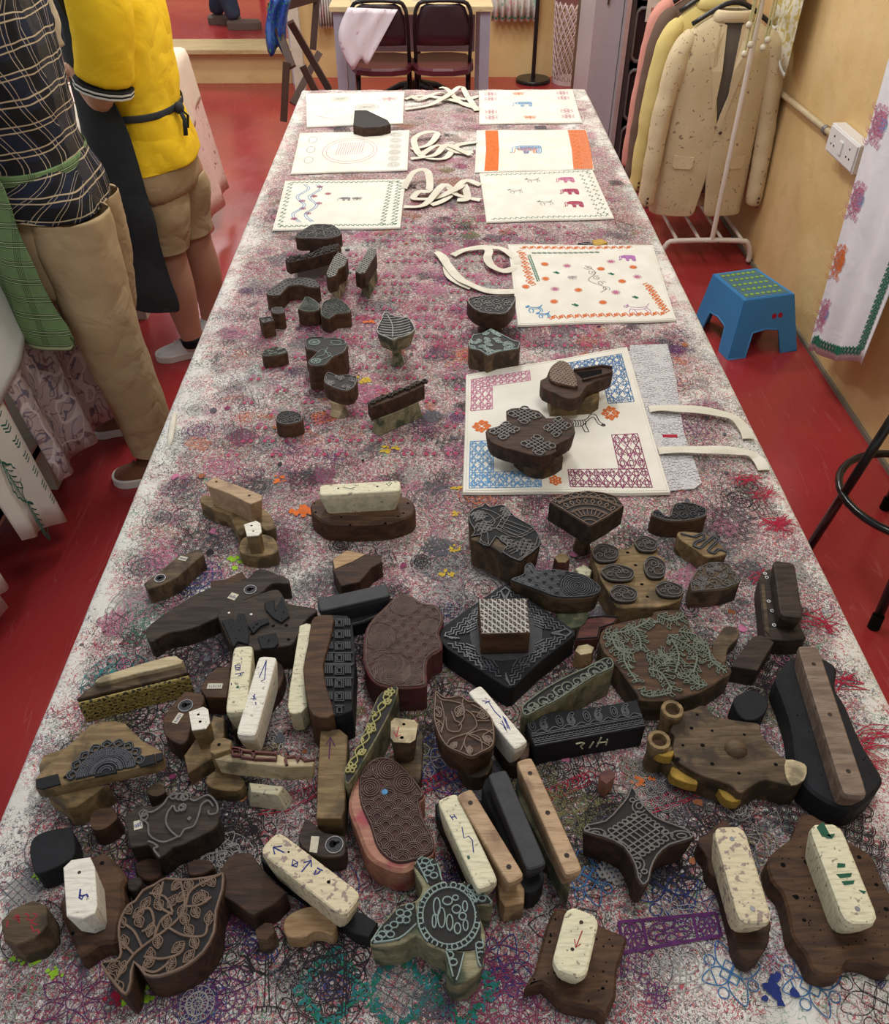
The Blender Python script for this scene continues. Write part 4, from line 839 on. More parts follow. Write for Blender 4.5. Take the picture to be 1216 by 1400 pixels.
# 37 38 39
r, p = blk('printing_block', 'narrow ragged dark block under a speckled cream bar handle, right of the endless knot', 'N 488,282 520,250 570,205 610,215 680,380 740,540 765,600 745,690 690,738 640,700 612,570 575,440 535,400 520,340', 3.0, 0, m_dark, 3, jag=.0008)
bar(r, 'N 603,222 712,592', 3.7, 7.6, 3.0, m_cream2, 2, smat=m_steel, rnd=.3)
r, p = blk('printing_block', 'widest dark pinholed block, bottom right corner, cream handle streaked with green paint', 'N 752,352 800,300 850,258 880,182 930,178 1040,262 1150,332 1180,400 1222,480 1262,600 1262,720 1216,770 1130,738 1060,742 1038,782 980,792 925,770 900,712 850,642 832,560 810,480 770,430', 3.2, 0, m_brown, 3, bev=.003)
bar(r, 'N 968,212 1118,595', 3.8, 7.9, 3.2, m_cream, 2, smat=m_steel, rnd=.34); randdots(r, p, 3.2, 75, .0009)
dots(r, 'N 812,370 900,358 862,492 892,580 942,470 1102,340 1168,445 1205,538', 3.2, .0030)
for s in ('N 940,225 965,205 985,245 1000,270 960,260', 'N 1018,380 1048,378 1050,365 1020,362', 'N 1015,405 1075,400 1070,415 1030,420', 'N 1035,432 1085,428 1080,442 1045,446', 'N 1100,465 1130,470 1120,480', 'N 975,255 1010,250 1000,268'): base_poly(r, s, 7.9, 7.94, m_inkgreen, 'paint_mark', 1, 0)
r, p = blk('printing_block', 'square-cornered pinholed brown block with a stubby cream handle, bottom centre', 'M 850,495 900,500 1000,548 1090,585 1145,612 1140,655 1108,750 1102,860 1075,910 1060,948 1020,912 900,890 860,862 795,800 722,822 760,760 790,650 815,560', 3.2, 0, m_brown, 2, bev=.003)
bar(r, 'M 968,500 903,765', 3.7, 7.6, 3.2, m_cream, 0, rnd=.34); randdots(r, p, 3.2, 50, .0013); dots(r, 'M 958,550 921,662', 7.6, .0022, m_dark2, 'screw'); marks(r, ['M 962,585 935,655', 'M 930,620 935,655 955,640'], 7.6, m_inkred, .001)
# 40 turtle
r, p = blk('printing_block', 'sea turtle block with a carved shell and spread flippers, bottom centre', 'M 262,310 300,278 350,288 372,320 385,380 450,385 490,388 560,430 590,468 575,482 520,480 540,540 558,600 555,680 545,740 500,785 440,805 400,765 392,680 330,650 270,610 200,642 80,642 125,565 200,482 270,460 298,410 275,360', 5.6, .0, m_green, 3, bot=.97)
f = fr('M 408,525 535,560 408,388', 5.6); ls = [LN(s, 5.6, 4) for s in ('M 262,310 300,282 350,292 378,380', 'M 275,300 320,390', 'M 85,635 130,565 200,482 268,465', 'M 95,638 200,620 272,560', 'M 470,390 500,392 585,470 520,470 480,420', 'M 395,675 405,700 430,800', 'M 470,680 450,760 435,800', 'M 520,660 530,720 545,735 555,680 545,620')]
ls.append(arc(*f(0, 0), math.dist(f(0, 0), f(1, 0)), math.dist(f(0, 0), f(0, 1)), n=30)); c_ = f(0, 0); rx = math.dist(f(0, 0), f(1, 0)); ry = math.dist(f(0, 0), f(0, 1))
ls.append(arc(c_[0], c_[1], rx*.84, ry*.84, n=28))
for i in range(18): a = TAU*i/18; ls += [arc(c_[0]+rx*.92*math.cos(a), c_[1]+ry*.92*math.sin(a), .0035, n=6)]
for u, v, a_, b_ in ((-.05, .5, .2, .16), (.28, .2, .18, .16), (.5, -.05, .15, .14), (-.45, .3, .14, .34), (-.28, -.08, .15, .38), (.02, -.25, .13, .3), (.3, -.45, .13, .2), (.6, -.35, .1, .2), (.25, .6, .12, .1), (.6, .3, .1, .2), (-.55, -.2, .08, .25)): ls.append(arc(c_[0]+u*rx*.86, c_[1]+v*ry*.86, a_*rx*.78, b_*ry*.78, n=12))
for s in ('M 130,605', 'M 155,580', 'M 180,565', 'M 205,545', 'M 205,515', 'M 235,520', 'M 245,490', 'M 165,605', 'M 115,622', 'M 230,545', 'M 310,300', 'M 330,330', 'M 345,360', 'M 320,350', 'M 500,410', 'M 525,430', 'M 545,455', 'M 515,450', 'M 410,690', 'M 425,720', 'M 535,650', 'M 540,690', 'M 345,305', 'M 300,320'): (x, y), = on(s, TZ+.056); ls.append(arc(x, y, .0045, .0035, n=7))
q = inset(p, .001); g = G().ridge(clip(ls, q), TZ+.0575, .0014, .0022)
fp = ccw(smooth(on('M 280,520 300,450 380,390 450,388 520,470 540,560 530,650 470,668 390,660 300,610', TZ+.0575), 3)); G().prism(fp, TZ+.055, TZ+.0575, .0005).build('shell', m_face, r)
for s in ('M 262,312 300,280 350,290 382,375 330,398', 'M 85,638 128,566 200,484 268,466 272,560 200,625', 'M 468,388 500,390 588,468 520,474', 'M 394,670 470,675 445,760 430,798', 'M 520,655 545,610 556,680 545,735'): G().prism(ccw(on(s, TZ+.0573)), TZ+.055, TZ+.0573, .0005).build('flipper' if s[2] != '2' else 'head', m_face, r)
g.build('carved_relief', m_ridget, r)['kind'] = 'stuff'
# 41 bars
r, p = blk('printing_block', 'narrow black block under a cream bar marked H, leftmost of the four parallel bars', 'M 350,60 375,45 400,80 500,300 560,420 540,440 480,380 420,230 360,110', 3, 0, m_black, 0)
bar(r, 'M 398,25 572,400', 2.6, 7.6, 3.0, m_cream, 0); marks(r, ['M 412,105 425,125', 'M 428,102 440,120', 'M 418,114 433,110', 'M 462,155 470,200 490,192 505,210 510,260'], 7.6, m_inkblue, .001); base_poly(r, 'M 482,275 492,272 496,285 486,288', 7.6, 7.63, m_inkgreen, 'paint_mark', 1, 0)
r, p = blk('printing_block', 'tan wooden bar block with two screws lying against the cream H bar', 'M 600,300 640,300 700,370 722,410 720,470 640,485 618,450', 4.0, 0, m_tan, 0)
bar(r, 'M 468,5 690,375', 2.1, 8.0, 4.0, m_tanbar, 2, smat=m_dark2)
r, p = blk('printing_block', 'charcoal painted bar block with a wide dark shoulder, between the two tan bars', 'M 545,-10 580,-60 610,-40 720,200 800,330 790,400 742,430 700,380 600,120', 4.0, 0, m_black, 2)
bar(r, 'M 606,-78 775,325', 2.5, 7.6, 4.0, m_grey, 0)
r, p = blk('printing_block', 'tan bar block with three screws, rightmost of the four parallel bars', 'M 692,-60 715,-40 800,150 900,350 908,420 890,400 780,200 700,40', 4.0, 0, m_green, 2)
bar(r, 'M 718,-130 930,345', 2.1, 8.0, 4.0, m_tanbar, 3, smat=m_dark2)
# 45 big bird / fish 2
r, p = blk('printing_block', 'long maroon bird-shaped block with carved feather scales and a pink rim, above the turtle', 'H 245,650 300,570 345,548 430,555 520,630 605,735 604,775 585,800 612,900 665,1000 655,1085 560,1150 500,1180 420,1170 300,1100 235,950 190,830 205,730', 5.0, 0, m_pink, 3, bev=.004)
p2 = ccw(smooth(on('H 250,660 295,590 345,552 430,557 520,630 602,738 598,772 580,792 608,900 660,1000 650,1078 520,1130 430,1125 350,1050 310,930 255,800', TZ+.052), 3)); G().prism(p2, TZ+.049, TZ+.052, .0005).build('inked_face', wood('maroon_face2', (.035, .014, .012), (.075, .026, .024)), r)
q = inset(p2, .002); cs = [tuple(on(s, TZ+.052)[0])+(R_,) for s, R_ in (('H 415,610', .017), ('H 310,720', .014), ('H 500,690', .016))]
ls = [spiral(a, b, R_, R_/.0030, 0, 80) for a, b, R_ in cs]+excl([[ (x, y) for x, y in l] for l in clip([[(x, y) for x, y in l] for l in fill(p2, 'scales', .012)], q)], cs)
G().ridge(clip(ls, q)+[q+[q[0]]], TZ+.052, .0009, .0018).build('carved_relief', m_ridgem, r)['kind'] = 'stuff'
(x, y), = on('H 390,740', TZ+.054); G().ball((x, y, TZ+.054), (.004, .004, .0008), 8, 4).build('ink_spot', INK['skyblue'], r)
# 46
r, p = blk('printing_block', 'narrow wooden block whose pale handle end shows a red arrow and two white nails', 'H 415,550 500,500 595,400 600,500 590,660 560,690 480,610', 3.0, 0, m_umber, 2)
base_poly(r, 'H 425,350 445,330 555,342 575,365 560,450 530,470 440,465 422,440', 3.0, 8.0, m_umber, bot=.8, sm=0); base_poly(r, 'H 425,350 445,330 555,342 575,365 560,450 530,470 440,465 422,440', 8.0, 8.1, m_pale, 'planed_end', 1, 0)
dots(r, 'H 496,366 485,440', 8.1, .0026, m_plast, 'nail'); marks(r, ['H 468,380 455,435', 'H 440,408 455,437 480,425'], 8.1, m_inkred, .0013)
# 47
r, p = blk('printing_block', 'plain upright plank block of greenish wood with a faint purple arrow', 'G 885,560 990,553 1035,590 1030,700 1020,1000 1000,1052 862,1050 870,800', 4.6, 0, m_ochre, 0); marks(r, ['G 932,720 940,600', 'G 918,640 940,598 965,650'], 4.6, INK['purple'], .0013)
# 48
r, p = blk('printing_block', 'long narrow dark block carved with a climbing flower vine in yellow and green', 'H 165,645 172,600 240,480 300,340 335,250 370,190 455,150 458,200 405,330 300,520 210,670 175,690', 6.4, .0, m_green, 2, face=m_face)
c0, c1 = on('H 200,610 415,190', TZ+.064); ls = []
for k in (0, 1): ls.append([(c0[0]+(c1[0]-c0[0])*t/24+.005*math.sin(t*.9+k*3.1), c0[1]+(c1[1]-c0[1])*t/24) for t in range(25)])
for i in range(7): t = i/6; x, y = c0[0]+(c1[0]-c0[0])*t, c0[1]+(c1[1]-c0[1])*t; ls += xf(flower(5, .35, .2), x, y, .008, i) if i % 3 == 0 else xf(leafm(2), x, y, .012, (-1)**i*1.1)
q = inset(p, .0015); G().ridge(clip(ls, q), TZ+.064, .0014, .0028).build('carved_relief', plain('yellow_green_edges', (.33, .30, .10), .5, .4), r)['kind'] = 'stuff'
# 50 51
r, p = blk('printing_block', 'dark block under a cream bar handle lettered BA, left one of the two', 'G 385,60 400,45 515,110 520,180 470,430 455,560 400,560 375,470', 3.0, 0, m_dark, 0); bar(r, 'G 458,92 415,462', 2.7, 8.2, 3.0, m_cream, 0)
marks(r, ['G 415,200 440,200 438,228 415,222 412,200', 'G 414,211 440,214', 'G 412,250 462,240 430,262', 'G 440,245 444,258', 'G 445,160 448,168', 'G 390,300 392,310'], 8.2, m_inkblue, .0011); dots(r, 'G 426,322', 8.2, .0022, m_inkgreen, 'paint_dot')
r, p = blk('printing_block', 'round dark block under a slanting white bar handle drawn with a tall blue arrow', 'G 600,190 650,180 685,230 660,320 600,400 560,560 510,665 465,660 465,500 520,300', 3.0, 0, m_dark, 2); bar(r, 'G 595,150 470,590', 2.6, 8.2, 3.0, m_white, 0)
marks(r, ['G 585,175 545,270', 'G 585,172 575,280 555,290', 'G 510,370 530,390 500,385', 'G 520,360 515,395', 'G 525,405 528,420'], 8.2, m_inkblue, .0011)
# 52 53
r, p = blk('printing_block', 'stubby brown block with a paper sticker beside the BA handle', 'G 232,300 265,250 310,212 385,207 380,290 365,380 250,377 218,335', 4.0, 0, m_brown, 0); label(r, 'G 300,317', 4.0, .021, .009, 0)
r, p = blk('printing_block', 'twisted brown block with a keyhole hanger and number sticker behind the white-tipped peg block', 'G 12,520 40,450 130,348 180,352 232,360 240,400 205,460 170,525 150,610 105,640 25,592', 3.8, 0, m_brown, 2); keyhole(r, 'G 138,425', 3.8, .0095); label(r, 'G 95,495', 3.8, .017, .008, 1.25)
# 54
r, p = blk('printing_block', 'notched tan block with a tall peg handle whose end is painted white', 'G 128,700 200,600 262,560 290,480 350,490 350,590 275,720 150,800', 3.0, 0, m_ochre, 0)
base_poly(r, 'G 155,458 235,430 262,445 272,520 250,552 172,562', 3.0, 7.9, m_ochre, bot=.8, sm=0); base_poly(r, 'G 155,458 235,430 262,445 272,520 250,552 172,562', 7.9, 8.05, m_white, 'painted_end', 1, 0); dots(r, 'G 208,474 218,514', 8.05, .0019)
# 71
r, p = blk('printing_block', 'ochre wooden block with an upright yellow-stained post beside the battlement block', 'G 250,830 290,790 380,780 460,830 455,870 420,895 330,890 262,870', 2.6, 0, m_ochre, 2)
base_poly(r, 'G 272,640 300,605 350,600 392,615 385,665 300,695 272,680', 2.6, 7.6, m_ochre, bot=.95, sm=0); dots(r, 'G 322,640', 7.6, .0025)
# 70
r, p = blk('printing_block', 'pale wood block with a battlement outline in dark red, standing on a flared handle', 'G 300,665 330,650 445,658 640,690 700,715 855,727 840,760 690,765 540,748 400,735 300,720', 6.6, 3.4, m_pale, 0, bot=.95)
for s in ('G 305,655 440,662 440,690 430,668 330,662 320,690 308,688', 'G 445,672 520,682 520,718 450,708', 'G 505,680 642,690 640,722 520,718', 'G 395,668 440,672 438,702 400,698'):
    q = on(s, TZ+.070); G().ridge([q+[q[0]]], TZ+.066, .0025, .006).build('raised_wall', m_maroon, r)
for s in ('G 700,715 750,710 760,738 775,712 800,735 855,728', 'G 690,722 700,760'): G().ridge([on(s, TZ+.066)], TZ+.066, .0025, .004).build('raised_wall', m_maroon, r)
base_poly(r, 'G 490,850 680,870 650,920 500,900', 0, 3.38, m_cream, 'handle', 1.35, 0)
# 55
r, p = blk('printing_block', 'long block lying on its side with a gilded carved face, leftmost beyond the half mandala', 'F 425,385 520,305 760,240 960,195 1005,200 1045,240 800,300 600,345 430,390', 4.4, 0, m_umber, 0)
a, b = [Vector(q+(TZ+.022,)) for q in on('F 430,392 1045,242', TZ+.044)]; d = b-a; d.z = 0; nrm = Vector((d.y, -d.x, 0)).normalized()
if nrm.y > 0: nrm = -nrm
g = G(); A_, B_ = a+nrm*.001, b+nrm*.001; A2, B2 = a+nrm*.006, b+nrm*.006
g.prism(ccw([(A_.x, A_.y), (A2.x, A2.y), (B2.x, B2.y), (B_.x, B_.y)]), TZ+.0005, TZ+.041, .002)
n = NM('gilded_carving', .45, .5); vv = n.vor(150, 'DISTANCE_TO_EDGE'); n.col(n.mix(n.step(vv, .08, .2), (.33, .25, .06), (.03, .022, .012))); n.bump(n.step(vv, .05, .3), -.8, .002); g.build('gilded_face', n.m, r)
g = G(); ls = []
for i in range(13):
    for j in range(3):
        c_ = A2+(B2-A2)*((i+.5+.5*(j % 2))/13.5)+nrm*.0004; zc = TZ+.007+.0125*j
        for kk in (.0052, .0028): g.tube([tuple(c_+d.normalized()*kk*math.cos(t)+Vector((0, 0, zc-c_.z+kk*math.sin(t)))) for t in np.linspace(0, TAU, 9)], .0005, 4, False)
g.build('gilded_rings', plain('gold_paint', (.36, .27, .07), .4, .5, var=.3), r)['kind'] = 'stuff'
base_poly(r, 'F 540,272 640,235 930,150 990,160 1003,190 760,245 545,300', 2.0, 5.2, m_pale, 'handle', 1.0, 2)
# 56 mandala
r, p = blk('printing_block', 'tan half moon block carved with a black half mandala at the left table edge', 'F 195,830 250,765 330,690 440,585 500,530 560,512 640,508 690,520 740,570 790,620 860,655 900,680 905,722 850,750 520,822 230,887 197,880', 6.4, 4.4, m_ochre, 0)
c_ = on('F 590,800', TZ+.064)[0]; ax = on('F 770,760', TZ+.064)[0]; R_ = math.dist(c_, ax)*1.02; a0 = math.atan2(ax[1]-c_[1], ax[0]-c_[0]); g = G()
disc = [(c_[0]+R_*.88*math.cos(a0+math.pi*i/20), c_[1]+R_*.88*math.sin(a0+math.pi*i/20)) for i in range(21)]; G().prism(ccw(disc), TZ+.0638, TZ+.0655, .0003).build('dark_half_disc', m_dark2, r)
ls = [arc(c_[0], c_[1], R_*k, a0=a0, a1=a0+math.pi, n=26) for k in (.15, .22, .34, .4, .5, .56, .62, .7, .76, .82, .88)]
for i in range(36): a = a0+math.pi*i/36; ls.append([(c_[0]+R_*k*math.cos(a), c_[1]+R_*k*math.sin(a)) for k in (.4, .5)]); ls.append([(c_[0]+R_*k*math.cos(a), c_[1]+R_*k*math.sin(a)) for k in (.62, .86)])
for i in range(9):
    a = a0+math.pi*(i+.5)/9
    for k in (1, .72): ls += [[(c_[0]+R_*(.9+.3*t*k)*math.cos(a+s*.15*k*math.sin(math.pi*min(1, t*1.0))), c_[1]+R_*(.9+.3*t*k)*math.sin(a+s*.15*k*math.sin(math.pi*t))) for t in (0, .2, .4, .6, .8, 1)] for s in (1, -1)]
g.ridge(ls, TZ+.0655, .0014, .0024).build('carved_relief', m_ridgek, r)['kind'] = 'stuff'
for s in ('F 198,832 320,800 335,858 232,886 200,880', 'F 768,712 855,690 862,742 775,765', 'F 518,765 560,740 600,730 640,750 648,795 525,820', 'F 860,690 900,682 905,720 868,735'): G().prism(ccw(on(s, TZ+.0665)), TZ+.064, TZ+.0665, .0006).build('raised_pad', m_black, r)
dots(r, 'F 362,822 492,790 680,748', 6.4, .0022)
base_poly(r, 'F 240,700 380,650 560,870 600,860 420,985 370,990 300,930 240,890 215,760', 0, 4.38, m_ochre, 'handle', 1.0, 0)
base_poly(r, 'F 380,930 420,880 460,890 450,930 410,960', 3.0, 4.3, m_dark, 'dark_knot', 1.0, 2)
# small rounds
peg('small brown stub with a pale cut end above the outline elephant', 'F 812,888 850,862 882,853 908,878 915,905 870,925 822,915', 3.2, m_dark, sm=2, capm=m_umber)
peg('round dark brown stub with crossed marks, left of the outline elephant', 'F 497,1062 520,1005 580,990 625,992 648,1030 640,1060 580,1105 520,1112', 3.4, m_dark, sm=3, capm=m_brown)
peg('tiny dark stub between cream 6 handle and leafy carved block', 'K 662,470 700,450 735,460 730,500 700,525 665,515', 2.4, m_dark2, sm=2)
peg('flat brown round stub under the outline elephant block', 'K 700,390 740,360 800,352 840,380 835,440 780,470 720,450', 1.2, m_dark, sm=2)
peg('low brown stub behind the leafy carved block tip', 'K 972,410 985,370 1050,358 1100,375 1110,410 1050,440 985,445', 2.6, m_dark, sm=2)
peg('small stub with a purple cut end in front of the dark pentagonal wedge', 'L 338,725 390,688 428,692 440,738 400,778 350,775', 3.4, m_umber, capm=m_brown)
# 59
r, p = blk('printing_block', 'grey-brown block carved with a large simple elephant outline and curled trunk', 'K 642,145 700,95 760,78 800,85 840,65 880,32 960,22 1080,42 1128,95 1138,165 1100,210 1050,235 950,285 900,300 832,355 805,335 770,282 680,302 660,200', 4.4, 0, m_dark2, 2)
ls = [LN(s, 4.4, 4) for s in ('K 760,120 800,115 850,80 885,35 960,25 1010,60 1080,30 1125,70 1130,120 1090,130 1085,110', 'K 900,85 870,130 870,190 930,248 960,210 1010,190 1035,130 1050,80 1085,60 1110,90', 'K 735,155 770,180 780,240 850,275 930,245', 'K 770,270 800,280 822,300 800,310 832,352', 'K 905,85 920,115 960,95 940,85', 'K 735,155 745,120 770,115')]
ls += [arc(*on(s, TZ+.044)[0], .0045, n=8) for s in ('K 745,125', 'K 752,145', 'K 905,35', 'K 935,38', 'K 960,42', 'K 975,35', 'K 950,95')]
G().ridge(ls, TZ+.044, .002, .0028).build('carved_relief', m_ridge, r)['kind'] = 'stuff'; G().ridge([LN('K 978,160 985,152 992,145', 4.4)], TZ+.044, .004, .0025).build('carved_eye', m_ridge, r); label(r, 'K 718,182', 4.4, .010, .012, .3)
# 60 61
r, p = blk('printing_block', 'black rounded plain block near the left table edge, behind the cream 6 handle', 'K 155,292 200,228 330,195 375,208 388,330 330,382 200,436 168,395', 3.8, 0, m_black, 3)
r, p = blk('printing_block', 'brown octagonal block with red painted numbers at the bottom left corner', 'K 5,680 60,620 170,572 240,600 247,700 180,772 82,806 20,782', 5.0, 0, m_umber, 0); marks(r, ['K 40,680 35,715', 'K 80,650 100,680 65,665 105,660', 'K 92,645 100,690', 'K 130,640 150,655 140,670 165,680', 'K 170,640 195,650 160,690 195,700', 'K 160,705 175,735 195,725 205,745'], 5.0, m_inkred, .0013)
# 62
r, p = blk('printing_block', 'scalloped brown block with a cream handle marked like a 6, between octagon and leafy block', 'K 400,395 480,345 540,328 600,370 655,450 640,500 645,600 620,700 605,790 520,800 430,862 390,822 340,700 308,600 330,540', 3.0, 0, m_brown, 3, bot=1.04, bev=.004)
base_poly(r, 'K 328,402 370,362 468,347 492,400 505,600 492,640 430,668 345,655', 3.0, 8.0, m_white, bot=.85, sm=0); dots(r, 'K 412,428', 8.0, .0018, m_dark2, 'screw'); marks(r, ['K 418,515 412,560 425,568 432,550 415,548', 'K 432,550 450,542 458,556'], 8.0, m_inkblue, .0015); dots(r, 'K 530,380 508,468 378,745', 3.0, .0028)
# 63
r, p = blk('printing_block', 'large brown leaf-shaped block densely carved with vines of small veined leaves', 'K 520,905 600,880 622,850 610,760 618,680 660,600 700,575 740,520 800,490 862,455 960,462 1080,450 1140,435 1167,430 1165,520 1132,630 1122,740 1062,850 960,930 830,978 750,970 700,905 690,1000 658,1072 600,1025', 5.2, 0, m_dark, 2, face=m_face)
q = inset(p, .002); vs = ['K 600,1000 680,880 740,820 900,700 960,620 1000,520 1150,440', 'K 740,820 700,740 650,700', 'K 720,640 780,620 800,700 740,740', 'K 780,540 860,560 900,640', 'K 880,720 960,760 1060,760 1080,700', 'K 750,870 850,880 940,850 960,800', 'K 900,640 840,680 800,780', 'K 960,610 1040,600 1100,560', 'K 940,480 960,560 960,620', 'K 700,910 800,950 880,900', 'K 620,780 700,860', 'K 850,480 830,600 900,650']
ls = []; lf_ = []
for s in vs:
    l = LN(s, 5.2, 5); ls.append(l)
for i in range(34):
    s = [(655, 690), (660, 800), (740, 600), (745, 690), (780, 740), (820, 540), (850, 600), (900, 500), (880, 590), (830, 800), (900, 820), (870, 700), (1000, 500), (1060, 480), (1010, 570), (1080, 560), (1040, 640), (980, 680), (1090, 680), (1010, 730), (1030, 800), (960, 870), (880, 920), (750, 900), (560, 920), (620, 940), (600, 990), (640, 1030), (700, 640), (930, 560), (940, 640), (1120, 480), (790, 870), (690, 620)][i]
    (x, y), = on('K %d,%d' % s, TZ+.052); lf_ += xf(leafm(4), x, y-.006, .0155, rb.uniform(-.9, .9))
G().ridge(clip(ls, q)+[q+[q[0]]], TZ+.052, .0022, .0028).ridge(clip(lf_, q), TZ+.052, .0011, .0026).build('carved_relief', m_ridgeb, r)['kind'] = 'stuff'
# 65 67 68 69
r, p = blk('printing_block', 'dark brown plain wedge block with a pointed side, in front of the outline elephant', 'L 150,425 200,345 240,325 315,325 370,400 430,470 500,530 440,592 330,652 300,640 250,600 160,545', 4.4, 0, m_dark, 0)
r, p = blk('printing_block', 'smooth light brown kidney-shaped block lying flat in front of the BS handle', 'L 485,700 510,650 600,608 680,608 735,645 762,700 740,750 690,735 640,735 600,760 550,765 500,755', 2.8, 0, m_tan, 3)
r, p = blk('printing_block', 'black block under a long cream bar handle marked with blue arrows, B and S', 'L 365,330 400,320 560,470 760,600 900,640 975,690 930,770 850,745 700,620 500,490 370,370', 2.6, 0, m_black, 0)
bar(r, 'L 405,262 850,605', 3.2, 7.6, 2.6, m_cream2, 0, rnd=.34); marks(r, ['L 432,298 490,325', 'L 478,292 432,298 440,335', 'L 580,425 628,368', 'L 590,378 630,366 630,400', 'L 528,395 560,375 535,362 530,392 555,400 558,380', 'L 655,415 645,440 665,435 675,420', 'L 660,405 690,420'], 7.6, m_inkblue, .0014); dots(r, 'L 512,322 720,478', 7.6, .0018)
r, p = blk('printing_block', 'dark brown keyhole block with a blank sticker, under the foot of the greenish plank', 'L 562,262 585,190 600,150 640,172 700,222 800,240 808,318 780,348 690,352 610,322', 3.4, 0, m_dark2, 2); keyhole(r, 'L 750,285', 3.4, .0105); base_poly(r, 'L 630,240 672,242 660,328 620,322', 3.4, 3.45, m_label, 'paper_sticker', 1, 0)
# ---------------- the smaller blocks in the left middle of the table
# a, b
r, p = blk('printing_block', 'farthest block of the left cluster, a round leaf face on a stem', 'Q 250,162 310,122 350,105 440,108 492,140 485,165 420,182 330,180 270,180', 7.0, 3.6, m_dark, 3, rel=[]); q = inset(p, .002); G().ridge(clip([[ (x, y) for x, y in l] for l in fill(p, 'flower')]+fill(p, 'contour'), q), TZ+.07, .0012, .002).build('carved_leaf', m_ridge, r)['kind'] = 'stuff'; stem(r, 'Q 360,240', 3.6, m_dark, .02)
r, p = blk('printing_block', 'long jagged-topped block on a grey bar handle just in front of the round leaf block', 'Q 195,292 240,272 330,262 400,228 480,210 492,222 470,245 350,278 215,308', 7.0, 3.8, m_dark, 0, rel=[]); q = inset(p, .001); G().ridge(clip(fill(p, 'swirl', .009), q), TZ+.07, .002, .005).build('carved_sprigs', m_dark2, r)['kind'] = 'stuff'
base_poly(r, 'Q 245,325 440,265 465,280 260,345', 0, 3.8, plain('grey_driftwood', (.33, .31, .27), .7, .2), bot=1.05, sm=0)
r, p = blk('printing_block', 'slanting zigzag border block on a pale handle, left of the honeycomb border block', 'Q 412,372 432,320 452,280 480,250 500,262 528,288 515,325 480,345 465,380 425,390', 7.6, 3.6, m_brown, 0, rel=[]); q = inset(p, .001); G().ridge(clip(fill(p, 'diag', .012), q), TZ+.076, .0012, .0025).build('carved_lattice', m_ridgel, r)['kind'] = 'stuff'; base_poly(r, 'Q 440,400 490,330 520,345 480,435', 0, 3.6, m_pale, bot=1.15, sm=0)
r, p = blk('printing_block', 'upright honeycomb border block on a pale handle, rightmost of the far left cluster', 'Q 568,358 600,295 635,235 680,235 682,262 650,315 620,365 592,370', 7.4, 3.6, m_dark, 0, rel=[]); q = inset(p, .001); G().ridge(clip(fill(p, 'diag', .011), q), TZ+.074, .0011, .0025).build('carved_lattice', m_ridgel, r)['kind'] = 'stuff'; base_poly(r, 'Q 600,400 650,315 680,330 640,425', 0, 3.6, m_green, bot=1.1, sm=0)
def simple(label_, s, zt, mat, kind='swirl', k=.008, sm=2, w=.001, rm=None, zb=0, **kw):
    r, p = blk('printing_block', label_, s, zt, zb, mat, sm, rel=[], rmat=rm, w=w, **kw); q = inset(p, .0018)
    G().ridge(clip(fill(p, kind, k*1.45), q), TZ+zt/100, w*.85, .0018).build('carved_pattern', rm or m_ridge, r)['kind'] = 'stuff'; return r, p
simple('arched dark elephant-backed block at the left of the far cluster', 'Q 100,458 150,428 200,395 320,390 375,420 372,442 320,440 280,430 210,437 170,482 102,482', 4.0, m_brown, 'scales', .006)
simple('small pot-shaped block behind the tiny square stamp at the left edge', 'Q 120,552 180,545 193,568 180,580 130,580', 4.0, m_brown, 'contour', .006)
simple('tiny square stamp, leftmost of the far cluster', 'Q 55,602 120,595 138,618 75,632', 4.0, m_brown, 'leaves', .008, 0)
simple('small block with a flat pale figure, left one of the touching pair', 'Q 262,556 285,520 300,490 340,500 378,530 375,562 318,572', 3.8, m_brown, 'contour', .008, 2, rm=m_ridgeg)
simple('small lumpy block with a pale carved figure, right one of the touching pair', 'Q 382,562 395,520 430,505 475,500 535,540 540,575 470,582 430,608 388,592', 3.8, m_brown, 'swirl', .009, 2, rm=m_ridgeg)
simple('tiny low oval block with a green-black top at the left edge', 'Q 75,782 130,757 200,767 200,790 160,800 82,808', 3.0, m_brown, 'leaves', .008, 2, rm=m_ridgeg)
r, p = simple('bicycle rickshaw block with two spoked wheels', 'Q 298,732 318,708 370,703 420,708 500,715 527,740 520,770 500,792 450,812 415,850 370,860 325,855 318,830 365,785 310,770', 6.0, m_brown, 'none')
ls = []
for s, k in (('Q 350,733', .0125), ('Q 358,832', .011)):
    (x, y), = on(s, TZ+.06); ls += [arc(x, y, k, n=16), arc(x, y, k*.85, n=16)]+[[(x, y), (x+k*.85*math.cos(TAU*i/10), y+k*.85*math.sin(TAU*i/10))] for i in range(10)]
ls += [LN(s, 6, 3) for s in ('Q 400,715 450,712 505,722 510,745 430,750', 'Q 440,725 490,728 485,745 445,742 440,725', 'Q 365,790 400,770 430,810', 'Q 360,810 400,800 420,760', 'Q 380,830 440,800 400,780', 'Q 430,800 450,812')]
G().ridge(ls, TZ+.06, .001, .0016).build('carved_wheels', m_ridget, r)['kind'] = 'stuff'
r, p = simple('tulip-shaped block on a pale stem in front of the rickshaw block', 'Q 400,925 415,895 440,895 480,910 520,905 578,915 572,960 545,985 520,992 480,985 440,970 405,950', 7.0, m_brown, 'leaves', .014, 2, .0012, zb=3.6); stem(r, 'Q 480,1080', 3.6, m_pale, (.017, .012))
r, p = blk('printing_block', 'long dark sprig block standing on a thick pale green bar handle, centre left', 'Q 632,1045 660,1040 800,985 860,955 932,935 936,962 800,1022 650,1078', 7.0, 3.8, m_dark, 0); (x0, y0), (x1, y1) = on('Q 650,1055 925,945', TZ+.07); g = G(); ls = []
